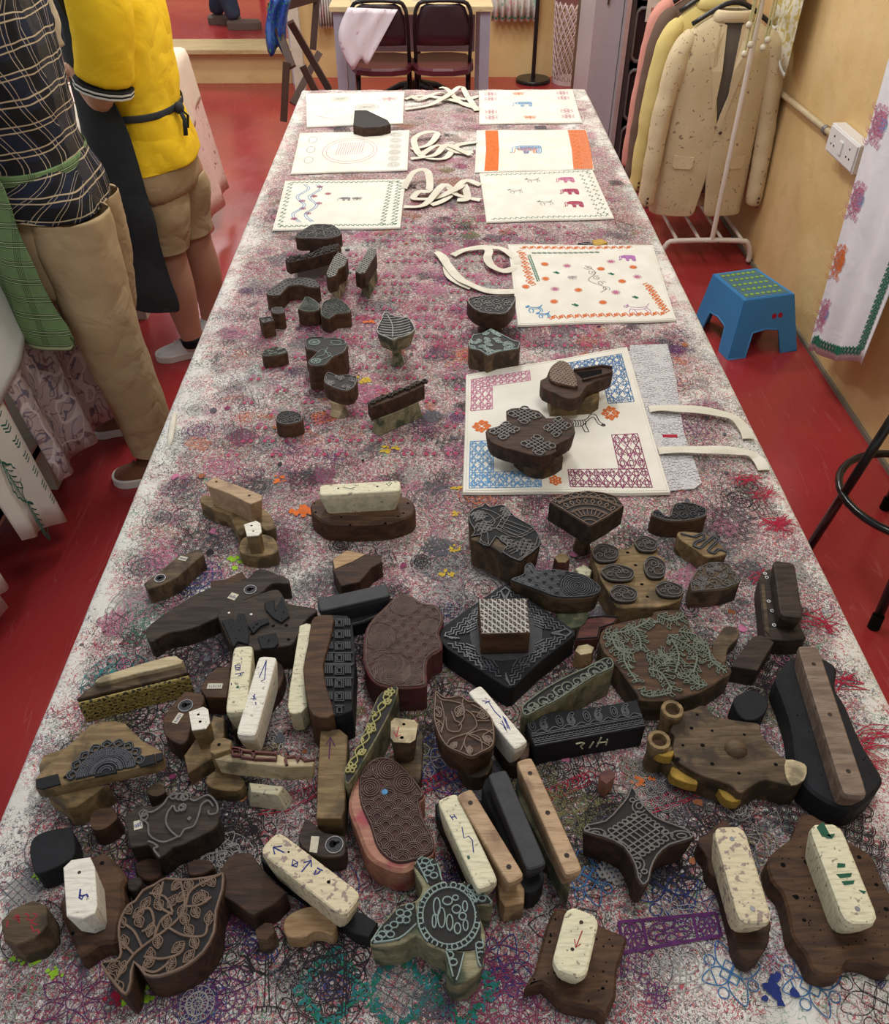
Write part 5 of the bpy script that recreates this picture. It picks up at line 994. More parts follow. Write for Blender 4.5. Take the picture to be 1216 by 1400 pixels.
for i in range(10): t = i/9; ls += xf([[(0, 0), (.4, .6), (0, 1)], [(0, 0), (-.5, .5), (-.2, 1)]], x0+(x1-x0)*t, y0+(y1-y0)*t-.004, .012, -.9+.3*(i % 3))
g.ridge(ls+[[(x0, y0), (x1, y1)]], TZ+.07, .0026, .005).build('carved_sprig', m_dark2, r)['kind'] = 'stuff'; bar(r, 'Q 680,1125 895,1035', 2.4, 3.8, 0.02, m_green, 0, taper=1.15, end=-1, rnd=.3)
simple('small scalloped flower stamp alone near the left table edge', 'Q 145,1132 160,1110 180,1100 220,1097 262,1105 288,1125 285,1150 255,1162 200,1172 150,1158', 3.2, m_brown, 'swirl', .007, 3)
r, p = blk('printing_block', 'heart-shaped leaf block with curved ribs on a green-stained stem', 'Q 680,670 690,640 705,612 722,570 750,580 790,598 850,602 870,625 887,665 850,695 800,708 770,722 730,705 695,690', 8.2, 4.6, m_green, 2, bot=.8)
base_poly(r, 'Q 682,670 692,641 706,614 724,574 750,583 790,600 848,604 868,626 884,664 848,692 800,705 770,718 730,702 697,688', 8.2, 8.25, m_black, 'inked_face', 1, 2)
q = inset(p, .0015); (cx, cy), (dx_, dy_) = on('Q 765,720', TZ+.082)[0], on('Q 728,570', TZ+.082)[0]; ls = [[(cx, cy), ((cx+dx_)/2+.008, (cy+dy_)/2), (dx_, dy_)]]
for i in range(11): t = .04+i*.09; x, y = cx+(dx_-cx)*t+.006*math.sin(t*3.1), cy+(dy_-cy)*t; ls += [[(x, y), (x+.02, y+.004), (x+.04, y+.016)], [(x, y), (x-.02, y+.004), (x-.04, y+.014)]]
G().ridge(clip([smooth(l, 4, False) for l in ls], q)+[q+[q[0]]], TZ+.0825, .0014, .002).build('carved_ribs', m_ridgel, r)['kind'] = 'stuff'; stem(r, 'Q 790,800', 4.6, m_green, .012, k=1.2)
r, p = simple('dark horned mask block on a pale handle, touching the straps of the flowered tote bag', 'R 240,338 270,322 330,318 400,320 442,322 435,350 410,385 380,395 300,388 262,368', 7.0, m_dark, 'swirl', .011, 2, .002, zb=3.4); stem(r, 'R 335,435', 3.4, m_umber, (.026, .016))
r, p = simple('spiky flower block of lighter wood, between the mask block and the tiger tote bag', 'R 245,515 262,482 300,475 340,455 380,475 430,502 462,512 455,538 370,552 325,568 290,545 250,538', 5.0, m_umber, 'leaves', .014, 0, .0016, rm=m_ridget)
# ================================================================== TOTE BAGS
n = NM('natural_cotton', .85, .15); n.col(n.mix(n.step(n.noise(14, 4), .3, .75), (.70, .665, .57), (.78, .75, .67))); n.bump(n.ma('ADD', n.noise(700, 1), n.ma('MULTIPLY', n.noise(16, 4), 5)), .3, .0012); m_tote = n.m
n = NM('cotton_webbing', .85, .15); n.col(n.mix(n.step(n.noise(20, 4), .3, .75), (.62, .58, .47), (.74, .70, .60))); n.bump(n.noise(160, 2), .3, .0012); m_strap = n.m
GT = 'printed cotton tote bags on the table'
def strap(root, s, w=.023, name='handle', sm=5):
    """a flat cotton band: 'x,y,z' triples, z in cm above the table"""
    wd_ = s.split(); x0, y0, k = VW[wd_[0]]; P = []
    for q in wd_[1:]: a, b, z = [float(t) for t in q.split(',')]; P.append(U(x0+a/k, y0+b/k, TZ+z/100))
    P = smooth(P, sm, False); A = []; B = []; N0 = None
    for i, q in enumerate(P):
        t = Vector(P[min(i+1, len(P)-1)])-Vector(P[max(0, i-1)]); nn = Vector((-t.y, t.x, 0))
        if nn.length < 1e-6: nn = N0
        nn.normalize()
        if N0 is not None and nn.dot(N0) < 0: nn = -nn
        N0 = nn; tw = Vector((0, 0, .006*math.sin(i*.5+hash(s) % 1))); v = Vector(q); v.z = max(v.z, TZ+.0035)
        A.append(tuple(v-nn*w/2+Vector((0, 0, max(0, tw.z*.4))))); B.append(tuple(v+nn*w/2+Vector((0, 0, max(0, -tw.z*.4)))))
    mid = [tuple((Vector(a)+Vector(b))/2+Vector((0, 0, .0008))) for a, b in zip(A, B)]
    return G().sheet([A, mid, B]).build(name, m_strap, root, False, solid=.0014)
def tote(label_, s, th=.5, prints=None):
    z = TZ+th/100; c = on(s, z); r = thing('tote_bag', label_, 'tote bag', (cen(c)[0], cen(c)[1], TZ), GT); nn = 14; g = G()
    def q(u, v, z_=None):
        wob = .0018*math.sin(u*9+v*4); return (c[0][0]*(1-u)*(1-v)+c[1][0]*u*(1-v)+c[2][0]*u*v+c[3][0]*(1-u)*v+wob*.4, c[0][1]*(1-u)*(1-v)+c[1][1]*u*(1-v)+c[2][1]*u*v+c[3][1]*(1-u)*v+wob, 0)
    rim = [q(i/nn, 0)[:2] for i in range(nn)]+[q(1, i/nn)[:2] for i in range(nn)]+[q(1-i/nn, 1)[:2] for i in range(nn)]+[q(0, 1-i/nn)[:2] for i in range(nn)]
    g.prism(rim, TZ+.0015, z, .0008, 1.006); g.build('bag', m_tote, r)
    # hem seam
    g = G(); rr = scl(rim, .975); g.ridge([rr+[rr[0]]], z, .0010, .0006); g.build('hem_seam', m_strap, r)
    return r, (lambda u, v: q(u, v)[:2]), z
T_INK = []
def bagink(f, z, lines, key, w=.0016): 
    ink2.px([[f(*q) for q in l] for l in lines], key, w, z+.0003)
def border(u0, v0, u1, v1, kind, n_, k):
    o = []
    for i in range(n_):
        t = (i+.5)/n_; o += xf(kind, u0+(u1-u0)*t, v0+(v1-v0)*t, k, 0 if abs(u1-u0) > abs(v1-v0) else math.pi/2)
    return o
sq = [smooth([(-1, 0), (-.4, .5), (.4, -.5), (1, 0)], 3, False), [(-.3, .3), (0, .8)], [(.3, -.3), (0, -.8)]]
def figure(kind): return [[(x, -y) for x, y in l] for l in figure_(kind)]
def figure_(kind):
    if kind == 'elephant': return [smooth([(-.7, .1), (-.6, .7), (.2, .75), (.9, .6), (1, 0), (.95, -.8), (.65, -.8), (.6, -.25), (.1, -.25), (.05, -.8), (-.25, -.8), (-.3, -.1), (-.7, .1)], 2), smooth([(-.6, .6), (-1.05, .45), (-1.1, -.1), (-1.15, -.6), (-1.3, -.5)], 3, False), arc(-.62, .3, .22, .3)]+[[(-.5+.11*i, .0), (-.5+.11*i, .68)] for i in range(14)]+[[(x, -.75), (x+.02, -.1)] for x in (-.2, -.1, 0, .68, .78, .88)]+[[(-.4, y), (.9, y+.05)] for y in (.1, .3, .5)]
    if kind == 'lion': return [arc(0, 0, 1, .9, n=16), arc(0, 0, .75, .65, n=16), arc(0, 0, .3, .3)]+[[(-.6+.12*i, -.3), (-.5+.12*i, .4)] for i in range(10)]
    if kind == 'dog': return [smooth([(-1, .35), (-.8, .6), (-.5, .4), (.3, .35), (.7, .5), (1, .9)], 3, False), smooth([(-.6, .1), (0, 0), (.5, .15), (.8, .4)], 3, False), smooth([(-.6, .2), (-.8, -.3), (-.6, -.8)], 2, False), smooth([(-.4, .1), (-.2, -.4), (-.35, -.8)], 2, False), smooth([(.45, .1), (.7, -.3), (.5, -.8)], 2, False), smooth([(.65, .3), (.95, -.2), (.85, -.7)], 2, False), arc(-.95, .5, .18, .14), [(-.85, .6), (-.8, .85), (-.72, .6)]]
    if kind == 'butterfly': return [arc(-.5, .3, .5, .5), arc(.5, .3, .5, .5), arc(-.4, -.4, .35), arc(.4, -.4, .35), [(0, .8), (0, -.8)]]+[[(-.9+.2*i, 0), (-.6+.2*i, .5)] for i in range(8)]
    if kind == 'tiger':
        o = [smooth([(-1.4, -.3), (-1.2, .3), (-.5, .5), (.3, .35), (.9, .45), (1.3, .9), (1.7, .8), (1.9, .1), (2.2, -.2)], 5, False), smooth([(-1.3, -.6), (-.6, -.2), (.1, -.3), (.5, -.2), (.9, .2), (1.3, .55), (1.55, .5), (1.75, -.1), (2.1, -.4)], 5, False), [(-.7, -.25), (-.9, -1), (-.6, -1), (-.4, -.3)], [(.4, -.2), (.6, -.9), (.9, -.9), (.7, 0)]]
        return o+[smooth([(-1.1+.2*i, .4), (-1.0+.2*i, .1), (-1.08+.2*i, -.2)], 3, False) for i in range(10)]+[arc(2.15, -.3, .15, .12, n=8), arc(2.15, -.3, .08, .06, n=8)]
ink2 = Ink()
# 1 far left
r, f, z = tote('farthest tote at the table left, faint pink and grey prints, dark block lying on it', 'O 418,128 553,125 551,168 420,173'); bagink(f, z, xf(figure('lion'), .62, .5, .12), 'faint', .0022); bagink(f, z, xf(figure('lion'), .58, .78, .12)+xf(figure('lion'), .35, .2, .09), 'grey', .0012); bagink(f, z, [[(.1, .7), (.3, .85)], [(.05, .1), (.2, .3)]]+xf(figure('butterfly'), .85, .25, .08), 'rose'); ink2.build(r); ink2 = Ink()
strap(r, 'V 672,300,.5 720,290,.6 800,300,1 880,320,.6'); strap(r, 'V 672,330,.5 740,320,.6 800,290,2 840,262,2 860,290,1 890,335,.5')
r, f, z = tote('left second tote from the far end, red oval print and a grey shape column', 'O 410,182 560,178 557,232 398,237'); bagink(f, z, xf(figure('lion'), .5, .45, .001)+[arc(.48, .5, .24, .32, n=20), arc(.48, .5, .21, .27, n=20)]+[[(.36+.02*i, .6), (.38+.02*i, .3)] for i in range(12)], 'rose', .0015)
for k in range(6): bagink(f, z, [arc(.88, .12+.15*k, .05*j/3, .06*j/3, n=10) for j in (1, 2, 3)]+[arc(.13, .2+.25*(k % 3), .04, .08, n=8)], 'faint', .002)
ink2.build(r); ink2 = Ink(); strap(r, 'V 690,450,.5 740,440,.6 770,405,1.5 740,400,2 700,420,1 720,470,.6 790,480,.5 830,440,.6 890,430,.5'); strap(r, 'V 690,480,.5 760,470,.8 800,440,1.5 870,470,.6')
r, f, z = tote('third tote from the far end on the left, green leafy border and blue wavy lines', 'O 390,247 555,245 547,311 373,314'); bagink(f, z, border(.05, .05, .95, .05, sq, 22, .022)+border(.04, .94, .96, .94, sq, 24, .022)+border(.05, .05, .05, .95, sq, 12, .03)+border(.95, .05, .95, .95, sq, 14, .035)+border(.88, .05, .86, .95, sq, 14, .03), 'green', .0018)
bagink(f, z, [smooth([(.16+.04*math.sin(i*1.5)+d, .1+.085*i) for i in range(10)], 3, False) for d in (0, .02, .10, .12)], 'skyblue', .002)
for u, v in ((.3, .15), (.27, .35), (.32, .5), (.18, .45), (.15, .8), (.25, .7), (.38, .3), (.2, .6)): bagink(f, z, xf(flower(6, .3), u, v, .028), 'pink', .0016)
bagink(f, z, xf(figure('elephant'), .52, .42, .045)+xf(figure('butterfly'), .62, .42, .04), 'grey', .0012); ink2.build(r); ink2 = Ink()
strap(r, 'V 668,570,.5 700,520,3 740,520,3 745,575,1.5 715,580,1 700,600,.6 760,600,.6 830,570,2 850,560,2 860,600,.8 830,605,.5'); strap(r, 'V 668,625,.5 730,620,.6 790,560,2.5 830,590,1 900,605,.5')
r, f, z = tote('farthest tote at the table right, small blue elephant and red corner motifs', 'O 655,124 783,122 796,167 656,169'); bagink(f, z, xf(figure('elephant'), .45, .45, .09), 'skyblue', .0022)
for u, v in ((.12, .2), (.12, .75), (.88, .2), (.88, .75)): bagink(f, z, xf(flower(6, .3), u, v-.08, .07)+xf(flower(6, .3), u, v+.08, .07), 'rose', .0018)
bagink(f, z, xf(figure('butterfly'), .42, .12, .06)+xf(figure('butterfly'), .5, .85, .06), 'orange', .002); ink2.build(r); ink2 = Ink(); strap(r, 'V 896,290,.5 850,300,.6 780,280,1 720,300,.8 690,290,1.5'); strap(r, 'V 896,330,.5 840,310,.8 800,270,2.5 780,265,2')
r, f, z = tote('tote with orange side bands and a blue and orange elephant on cream cotton', 'O 652,178 802,177 813,232 650,235')
for u0, u1 in ((.08, .19), (.83, .99)):
    for i in range(26): bagink(f, z, [[(u0+(u1-u0)*i/25, .02), (u0+(u1-u0)*i/25+.01, .5), (u0+(u1-u0)*i/25, .98)]], 'orange', .0022)
    bagink(f, z, border(u0+.05, .02, u0+.05, .98, sq, 10, .04), 'orange', .003)
bagink(f, z, xf(figure('elephant'), .45, .5, .12), 'skyblue', .0026); bagink(f, z, xf(figure('elephant'), .44, .52, .09), 'orange', .002); ink2.build(r); ink2 = Ink(); strap(r, 'V 878,460,.5 830,460,.6 770,440,1.5 720,470,.6')
r, f, z = tote('tote with a green leafy border and three pink elephants stacked at its right side', 'O 656,237 810,231 840,298 666,303'); bagink(f, z, border(.04, .05, .97, .05, sq, 22, .022)+border(.04, .95, .97, .95, sq, 22, .022)+border(.95, .05, .95, .95, sq, 10, .03)+border(.88, .1, .9, .95, sq, 10, .025), 'green', .0018)
for i, k in enumerate(('rose', 'pink', 'pink')): bagink(f, z, xf(figure('elephant'), .73, .22+.25*i, .07)+xf(figure('elephant'), .73, .22+.25*i, .055), k, .0026)
for u, v in ((.45, .2), (.28, .42), (.5, .68)): bagink(f, z, xf(figure('dog'), u, v, .06), 'grey', .0013)
ink2.build(r); ink2 = Ink(); strap(r, 'V 900,560,.5 850,548,1 800,600,.6 750,620,.5')
# flowered tote
r, f, z = tote('large tote scattered with orange, pink and green flowers inside an orange frame', 'O 695,334 893,335 925,437 709,444', .6)
orn = [smooth([(-1, 0), (-.5, .8), (0, 0), (.5, -.8), (1, 0)], 3, False), [(-.5, -.2), (.3, .5)], [(-.2, -.6), (.6, .1)], arc(0, 0, .4, n=7)]
bagink(f, z, border(.08, .05, .85, .04, orn, 15, .027)+border(.08, .1, .12, .55, orn, 7, .04)+border(.2, .93, .95, .92, orn, 15, .027)+border(.88, .55, .95, .9, orn, 6, .04), 'orange', .0026)
bagink(f, z, border(.15, .13, .62, .11, [arc(0, 0, .8, .5), [(-1, -.5), (1, .5)]], 13, .016)+border(.13, .16, .17, .5, [arc(0, 0, .8, .5), [(-1, -.5), (1, .5)]], 11, .02), 'green', .0016)
fl = [[(0, 0), (math.cos(a), math.sin(a))] for a in np.linspace(0, TAU, 11)[:-1]]
for u, v, k in ((.23, .28, 'orange'), (.22, .47, 'orange'), (.08, .57, 'orange'), (.42, .62, 'orange'), (.25, .75, 'orange'), (.56, .78, 'orange'), (.72, .52, 'orange'), (.82, .33, 'orange'), (.6, .35, 'orange')): bagink(f, z, xf(fl, u, v, .026), k, .0032)
for u, v in ((.38, .3), (.27, .6), (.66, .66), (.83, .46), (.68, .25)): bagink(f, z, xf(fl+[arc(0, 0, .5, n=8)], u, v, .03), 'rose', .0022)
for u, v in ((.30, .39), (.66, .42), (.38, .8), (.78, .72)): bagink(f, z, xf([[(-1, -.4), (1, .5), (-.2, -.8), (.5, .9), (-1, -.4)], [(-.8, 0), (.8, 0)]], u, v, .02), 'green', .003)
bagink(f, z, xf(figure('elephant'), .80, .2, .05)+xf(figure('elephant'), .80, .2, .04), 'lilac', .0022); bagink(f, z, xf(figure('dog'), .12, .83, .05)+xf(figure('dog'), .17, .9, .04), 'skyblue', .0026); bagink(f, z, xf(figure('dog'), .78, .87, .08), 'lilac', .0016); bagink(f, z, xf(figure('butterfly'), .4, .46, .03), 'faint', .0014)
bagink(f, z, [spiral(.52+.02*i, .33+.07*i, .03, 1.5, i, 14) for i in range(5)]+[smooth([(.5, .3), (.56, .4), (.5, .5), (.6, .6), (.56, .66)], 5, False)], 'black', .0011); ink2.build(r); ink2 = Ink()
strap(r, 'R 445,190,.5 440,160,.7 380,122,1 310,118,1 240,125,.8 180,150,.6'); strap(r, 'R 445,200,.5 400,215,.7 350,200,1.2 325,165,1.6 330,130,1.2 300,120,1.0'); strap(r, 'R 448,300,.5 340,300,.6 250,270,.9 190,230,1 130,150,1 110,140,.6 150,170,.5 170,240,.5 260,285,.5')
# tiger tote over newspaper
m_news = NM('newsprint', .85, .1); nn_ = m_news; gx = nn_.sep(nn_.co('Object', (1, 1, 1), (0, 0, .12)))
row = nn_.step(nn_.ma('SINE', nn_.ma('MULTIPLY', gx[1], 1300)), -.1, .5); word = nn_.step(nn_.noise(1.0, 2, 0, nn_.co('Object', (260, 207, 1), (0, 0, .12))), .40, .55); blkm = nn_.step(nn_.noise(26, 1), .42, .47)
c = nn_.mix(nn_.ma('MULTIPLY', nn_.ma('MULTIPLY', row, word), nn_.ma('MULTIPLY_ADD', blkm, .5, .4)), (.58, .56, .56), (.05, .05, .06)); nn_.col(c); m_news = nn_.m
nw = thing('newspaper', 'folded newspaper sheets sticking out from under the tiger tote bag', 'newspaper', U(900, 580, TZ))
for s, zz in (('O 862,472 913,470 925,520 935,590 960,660 950,668 905,672 850,600', .08), ('O 800,500 866,478 905,560 920,640 900,660 830,640', .13)): G().prism(ccw(on(s, TZ+zz/100+.001)), TZ+.0002+(0.001 if zz > .1 else 0), TZ+zz/100+.0012, .0001).build('sheet', m_news, nw)
g = G(); q = on('S 88,600 200,600 205,628 95,645', TZ+.003); G().box((*on('S 155,690', TZ+.003)[0], TZ+.0026), (.03, .010, .0003)).build('red_headline', INK['red'], nw)
r, f, z = tote('tote with pink and blue corner panels and a striped tiger, two blocks standing on it', 'O 640,513 790,505 868,474 918,670 634,673', .7) if 0 else tote('tote with pink and blue corner panels and a striped tiger, two blocks standing on it', 'R 236,645 905,530 1085,1135 224,1132', .7)
def panel(u0, v0, u1, v1, key):
    o = [box2(u0, v0, u1, v1)]; n_ = max(2, int((u1-u0)*26)); m_ = max(2, int((v1-v0)*18))
    for i in range(n_):
        for j in range(m_):
            a, b = u0+(u1-u0)*i/n_, v0+(v1-v0)*j/m_; du, dv = (u1-u0)/n_, (v1-v0)/m_
            o += [[(a, b+dv/2), (a+du/2, b+dv), (a+du, b+dv/2), (a+du/2, b), (a, b+dv/2)], arc(a+du/2, b+dv/2, du*.25, dv*.25, n=6)]
            for k in range(3): x, y = rb.uniform(a, a+du), rb.uniform(b, b+dv); o.append([(x, y), (x+rb.uniform(-du, du)*.5, y+rb.uniform(-dv, dv)*.5)])
    bagink(f, z, clip([[(x, y) for x, y in l] for l in o], box2(u0-.005, v0-.005, u1+.005, v1+.005)), key, .0017)
for b_, k in (((.03, .06, .38, .15), 'rose'), ((.03, .15, .15, .36), 'rose'), ((.58, .05, .95, .14), 'skyblue'), ((.80, .14, .95, .42), 'skyblue'), ((.03, .62, .15, .86), 'blue' if 0 else 'skyblue'), ((.03, .86, .38, .97), 'skyblue'), ((.78, .64, .92, .86), 'magenta'), ((.52, .86, .92, .97), 'magenta')): panel(*b_, k)
for b_, k in (((.80, .14, .95, .42), 'blue'), ((.58, .05, .95, .14), 'blue'), ((.03, .86, .38, .97), 'skyblue'), ((.78, .64, .92, .86), 'rose')): panel(*b_, k)
for u, v in ((.09, .50), (.80, .49)):
    for a in range(4): bagink(f, z, xf([[(0, .2), (.3, .5), (0, .9), (-.3, .5), (0, .2)], [(0, .4), (0, .7)], [(.35, .35), (.6, .6)], [(.45, .25), (.7, .45)]], u, v, .055, a*math.pi/2), 'orange', .0040)
bagink(f, z, xf(flower(6, .3, .1), .45, .93, .03), 'orange', .004)
bagink(f, z, xf(figure('tiger'), .60, .55, .068)+xf(figure('tiger'), .56, .36, .05), 'black', .0018); ink2.build(r); ink2 = Ink()
strap(r, 'S 88,605,.7 150,603,1 260,610,1.2 350,630,1.2 390,665,.8 405,700,.5'); strap(r, 'S 118,738,.7 220,735,1 340,738,1.2 400,745,1 435,765,.7 455,800,.5')
# blocks standing on the tiger tote
r, p = blk('printing_block', 'dark ship like block with a speckled dome and long neck atop the tiger tote', 'R 545,668 570,655 585,618 620,590 655,600 685,628 740,622 800,612 842,616 842,645 800,665 740,690 710,735 660,745 600,720 555,700', 6.6, 3.6, m_dark, 2)
q = ccw(smooth(on('R 580,640 590,612 620,590 650,592 678,620 700,692 650,690 590,672', TZ+.072), 3)); G().prism(q, TZ+.066, TZ+.072, .001).build('dome', m_brown, r); G().ridge(clip(fill(q, 'scales', .0055), inset(q, .001)), TZ+.072, .001, .0014).build('carved_pattern', m_ridgeb, r)['kind'] = 'stuff'
G().prism(ccw(on('R 690,636 800,622 800,645 720,662', TZ+.0665)), TZ+.065, TZ+.0665, 0).build('recess', m_hole, r); G().ridge([LN('R 684,630 800,612 842,618', 6.6), LN('R 720,672 800,652 842,640', 6.6)], TZ+.066, .004, .005).build('rail', m_dark, r); base_poly(r, 'R 580,720 790,690 790,740 760,760 590,770', .75, 3.6, m_ochre, bot=1.02, sm=0)
r, p = blk('printing_block', 'dark block with four carved endless knots and hollows, on the tiger tote', 'R 402,795 455,782 540,795 570,825 640,820 672,832 690,885 660,915 605,940 612,965 545,985 480,970 400,950 340,925 320,895 325,870 405,845', 7.0, 3.6, m_dark, 2, bot=.95)
for s in ('R 478,815 545,820 480,780', 'R 395,880 455,875 400,845', 'R 615,865 670,860 620,825', 'R 535,940 605,945 530,900'): f2 = fr(s, 7.0); ls = mp(f2, xf(knot(), 0, 0, .9, .78)); G().ridge(ls, TZ+.07, .0018, .0028).build('carved_knot', m_ridge, r)['kind'] = 'stuff'
base_poly(r, 'R 430,950 600,960 640,990 560,1030 480,1010', .75, 3.58, m_umber, bot=1.0)
# nosy little block on the farthest left tote
r, p = blk('printing_block', 'dark pointed block like a snout lying on the farthest left tote bag', 'V 520,335 555,335 620,365 628,378 600,385 545,388 516,380', 3.4, .55, m_dark, 0, rel=[], rmat=m_dark2, jag=.002)
# cutter behind the flowered tote
t = thing('block_scissors', 'small yellow-handled cutter lying behind the flowered tote bag', 'scissors', U(810, 331, TZ)); G().prism(ccw(on('R 760,85 800,80 825,95 790,107 765,105', TZ+.008)), TZ+.0005, TZ+.008, .001).build('handle', m_yellow, t); G().tube([U(795, 333, TZ+.004), U(805, 335, TZ+.004), U(815, 333, TZ+.004)], .003, 6).build('blade', m_steel, t); G().prism(ccw(on('R 700,98 740,92 770,100 740,108 705,106', TZ+.006)), TZ+.0005, TZ+.006, .001).build('grip', m_black, t)
# ================================================================== PEOPLE
def uvmat(name, rough=.85): n = NM(name, rough, .2); return n, n.sep(n.co('UV'))
def per(n, s, p, w, off=0.0):      # periodic line along a coordinate in metres
    v = n.ma('FRACT', n.ma('ADD', n.ma('DIVIDE', s, p), off+10)); return n.ma('LESS_THAN', n.ma('ABSOLUTE', n.ma('SUBTRACT', v, .5)), w/p/2)
n, u = uvmat('navy_plaid_shirt')
wv = n.ma('MULTIPLY', n.noise(6, 2), .03); a, b = n.ma('ADD', u[0], wv), n.ma('ADD', u[1], wv)
c = n.mix(n.noise(8, 3), (.010, .013, .028), (.022, .026, .048))
c = n.mix(n.ma('MAXIMUM', per(n, b, .115, .03, .1), per(n, a, .11, .03, .1)), c, (.012, .012, .014))
for p_, w_, o_ in ((.058, .0034, 0), (.058, .0034, .24)): c = n.mix(per(n, b, p_, w_, o_), c, (.50, .40, .26)); c = n.mix(per(n, a, p_, .0022, o_), c, (.44, .36, .25))
n.col(c); n.bump(n.noise(9, 3), .6, .02); m_plaid = n.m
n, u = uvmat('green_plaid_apron')
c = n.mix(n.noise(60, 2), (.13, .21, .085), (.18, .28, .12))
for o_ in (0, .1, .2, .3): c = n.mix(n.ma('MULTIPLY', per(n, u[1], .05, .0018, o_), .9), c, (.02, .03, .02)); c = n.mix(n.ma('MULTIPLY', per(n, u[0], .085, .0016, o_*.6), .9), c, (.03, .04, .02))
for o_ in (.05, .25): c = n.mix(per(n, u[1], .05, .0016, o_), c, (.42, .50, .30))
n.col(c); n.bump(n.noise(14, 3), .4, .01); m_gapron = n.m
def cloth_mat(name, c1, c2, fold=10, k=.5, rough=.85): n = NM(name, rough, .2); n.col(n.mix(n.step(n.noise(5, 3), .3, .7), c1, c2)); n.bump(n.ma('ADD', n.noise(fold, 3, .6), n.ma('MULTIPLY', n.noise(600, 1), .03)), k, .02); return n.m
m_khaki = cloth_mat('khaki_twill', (.40, .285, .155), (.47, .345, .20)); m_short = cloth_mat('khaki_short_twill', (.42, .30, .165), (.49, .36, .21))
m_yel = cloth_mat('yellow_polo_knit', (.80, .50, .012), (.86, .57, .025), 9, .5); m_dapron = cloth_mat('charcoal_apron_cloth', (.028, .032, .036), (.042, .047, .052), 6, .3)
m_skin = plain('light_skin', (.52, .275, .175), .5, .4, var=.08, sc=12); m_skin2 = plain('tan_skin', (.36, .18, .11), .5, .4, var=.08, sc=12)
m_hair = plain('dark_hair', (.02, .014, .01), .6, .4); m_leather = cloth_mat('brown_shoe_leather', (.14, .052, .028), (.20, .08, .042), 20, .25, .5)
m_sole = plain('white_rubber', (.68, .65, .60), .5, .4, var=.06); m_sock = plain('black_sock', (.015, .015, .018), .9, .1); m_sneak = cloth_mat('white_sneaker_mesh', (.62, .62, .62), (.72, .72, .72), 60, .25, .7)
m_denim = cloth_mat('blue_denim', (.03, .045, .08), (.06, .08, .13)); m_pinkk = cloth_mat('pink_kurta', (.60, .20, .28), (.70, .28, .36)); m_shawl = cloth_mat('mauve_brown_shawl', (.12, .08, .075), (.18, .12, .11))
m_white_trim = plain('white_stripe', (.7, .7, .66), .8, .2); m_blk_trim = plain('black_stripe', (.02, .02, .02), .8, .2)
def ell(c, rx, ry, n=28, tilt=(0, 0), a0=0, a1=TAU, e=2.3, wob=0, ph=0, rot=0):
    """super-elliptic ring around c; tilt raises z with x and y"""
    r = []; m = n if abs(a1-a0-TAU) < 1e-6 else n+1
    for i in range(m):
        a = a0+(a1-a0)*i/n; ca, sa = math.cos(a), math.sin(a); k = 1+wob*math.sin(a*5+ph)+wob*.6*math.sin(a*9+ph*2)
        x = rx*k*math.copysign(abs(ca)**(2/e), ca); y = ry*k*math.copysign(abs(sa)**(2/e), sa)
        x, y = x*math.cos(rot)-y*math.sin(rot), x*math.sin(rot)+y*math.cos(rot)
        r.append((c[0]+x, c[1]+y, c[2]+tilt[0]*x+tilt[1]*y))
    return r
TXC = bpy.data.textures.new('crumple', 'CLOUDS'); TXC.noise_scale = .13; TXC.noise_depth = 2
def crumple(o, name):
    k = dict(shirt=.026, trouser_leg=.022, trouser_seat=.018, shorts_leg=.02, shorts_seat=.012, jacket_body=.012, apron=.016, kurta=.02, sleeve=.016).get(name)
    if k:
        for m_ in o.modifiers:
            if m_.type == 'SUBSURF': m_.levels = m_.render_levels = 2
        d = o.modifiers.new('folds', 'DISPLACE'); d.texture = TXC; d.strength = k; d.mid_level = .5; d.texture_coords = 'GLOBAL'
    return o
def loft(R, name, mat, parent, closed=True, solid=0, caps=True, sub=1):
    uv = []; v = 0
    for k, r in enumerate(R):
        if k: v += (Vector(r[0])-Vector(R[k-1][0])).length*.5+abs(sum(q[2] for q in r)/len(r)-sum(q[2] for q in R[k-1])/len(R[k-1]))*.5
        u_ = 0
        for i, q in enumerate(r):
            if i: u_ += (Vector(q)-Vector(r[i-1])).length
            uv.append((u_, v))
    g = G(); g.rings([[tuple(q) for q in r] for r in R], caps and not solid, closed, uv); o = g.build(name, mat, parent, True, solid, sub); return crumple(o, name)
def limb(path, radii, name, mat, parent, n=14, flat=1, sub=1, wob=0):
    g = G(); g.tube(smooth([tuple(p) for p in path], 3, False), smooth([(r,) for r in radii], 3, False) and [q[0] for q in smooth([(r,) for r in radii], 3, False)], n, True, flat); return crumple(g.build(name, mat, parent, True, 0, sub), name)
def skinfig(root, V_, E_, R_, mat, name='body', rootv=0):
    me = bpy.data.meshes.new(name); b = root.location; me.from_pydata([(x-b.x, y-b.y, z-b.z) for x, y, z in V_], E_, []); o = bpy.data.objects.new(name, me); COL.objects.link(o); o.parent = root
    md = o.modifiers.new('skin', 'SKIN'); sv = me.skin_vertices[0].data
    for i, r in enumerate(R_): sv[i].radius = (r, r) if not isinstance(r, tuple) else r
    sv[rootv].use_root = True; md.use_smooth_shade = True; s = o.modifiers.new('sub', 'SUBSURF'); s.levels = s.render_levels = 2; me.materials.append(mat); return o
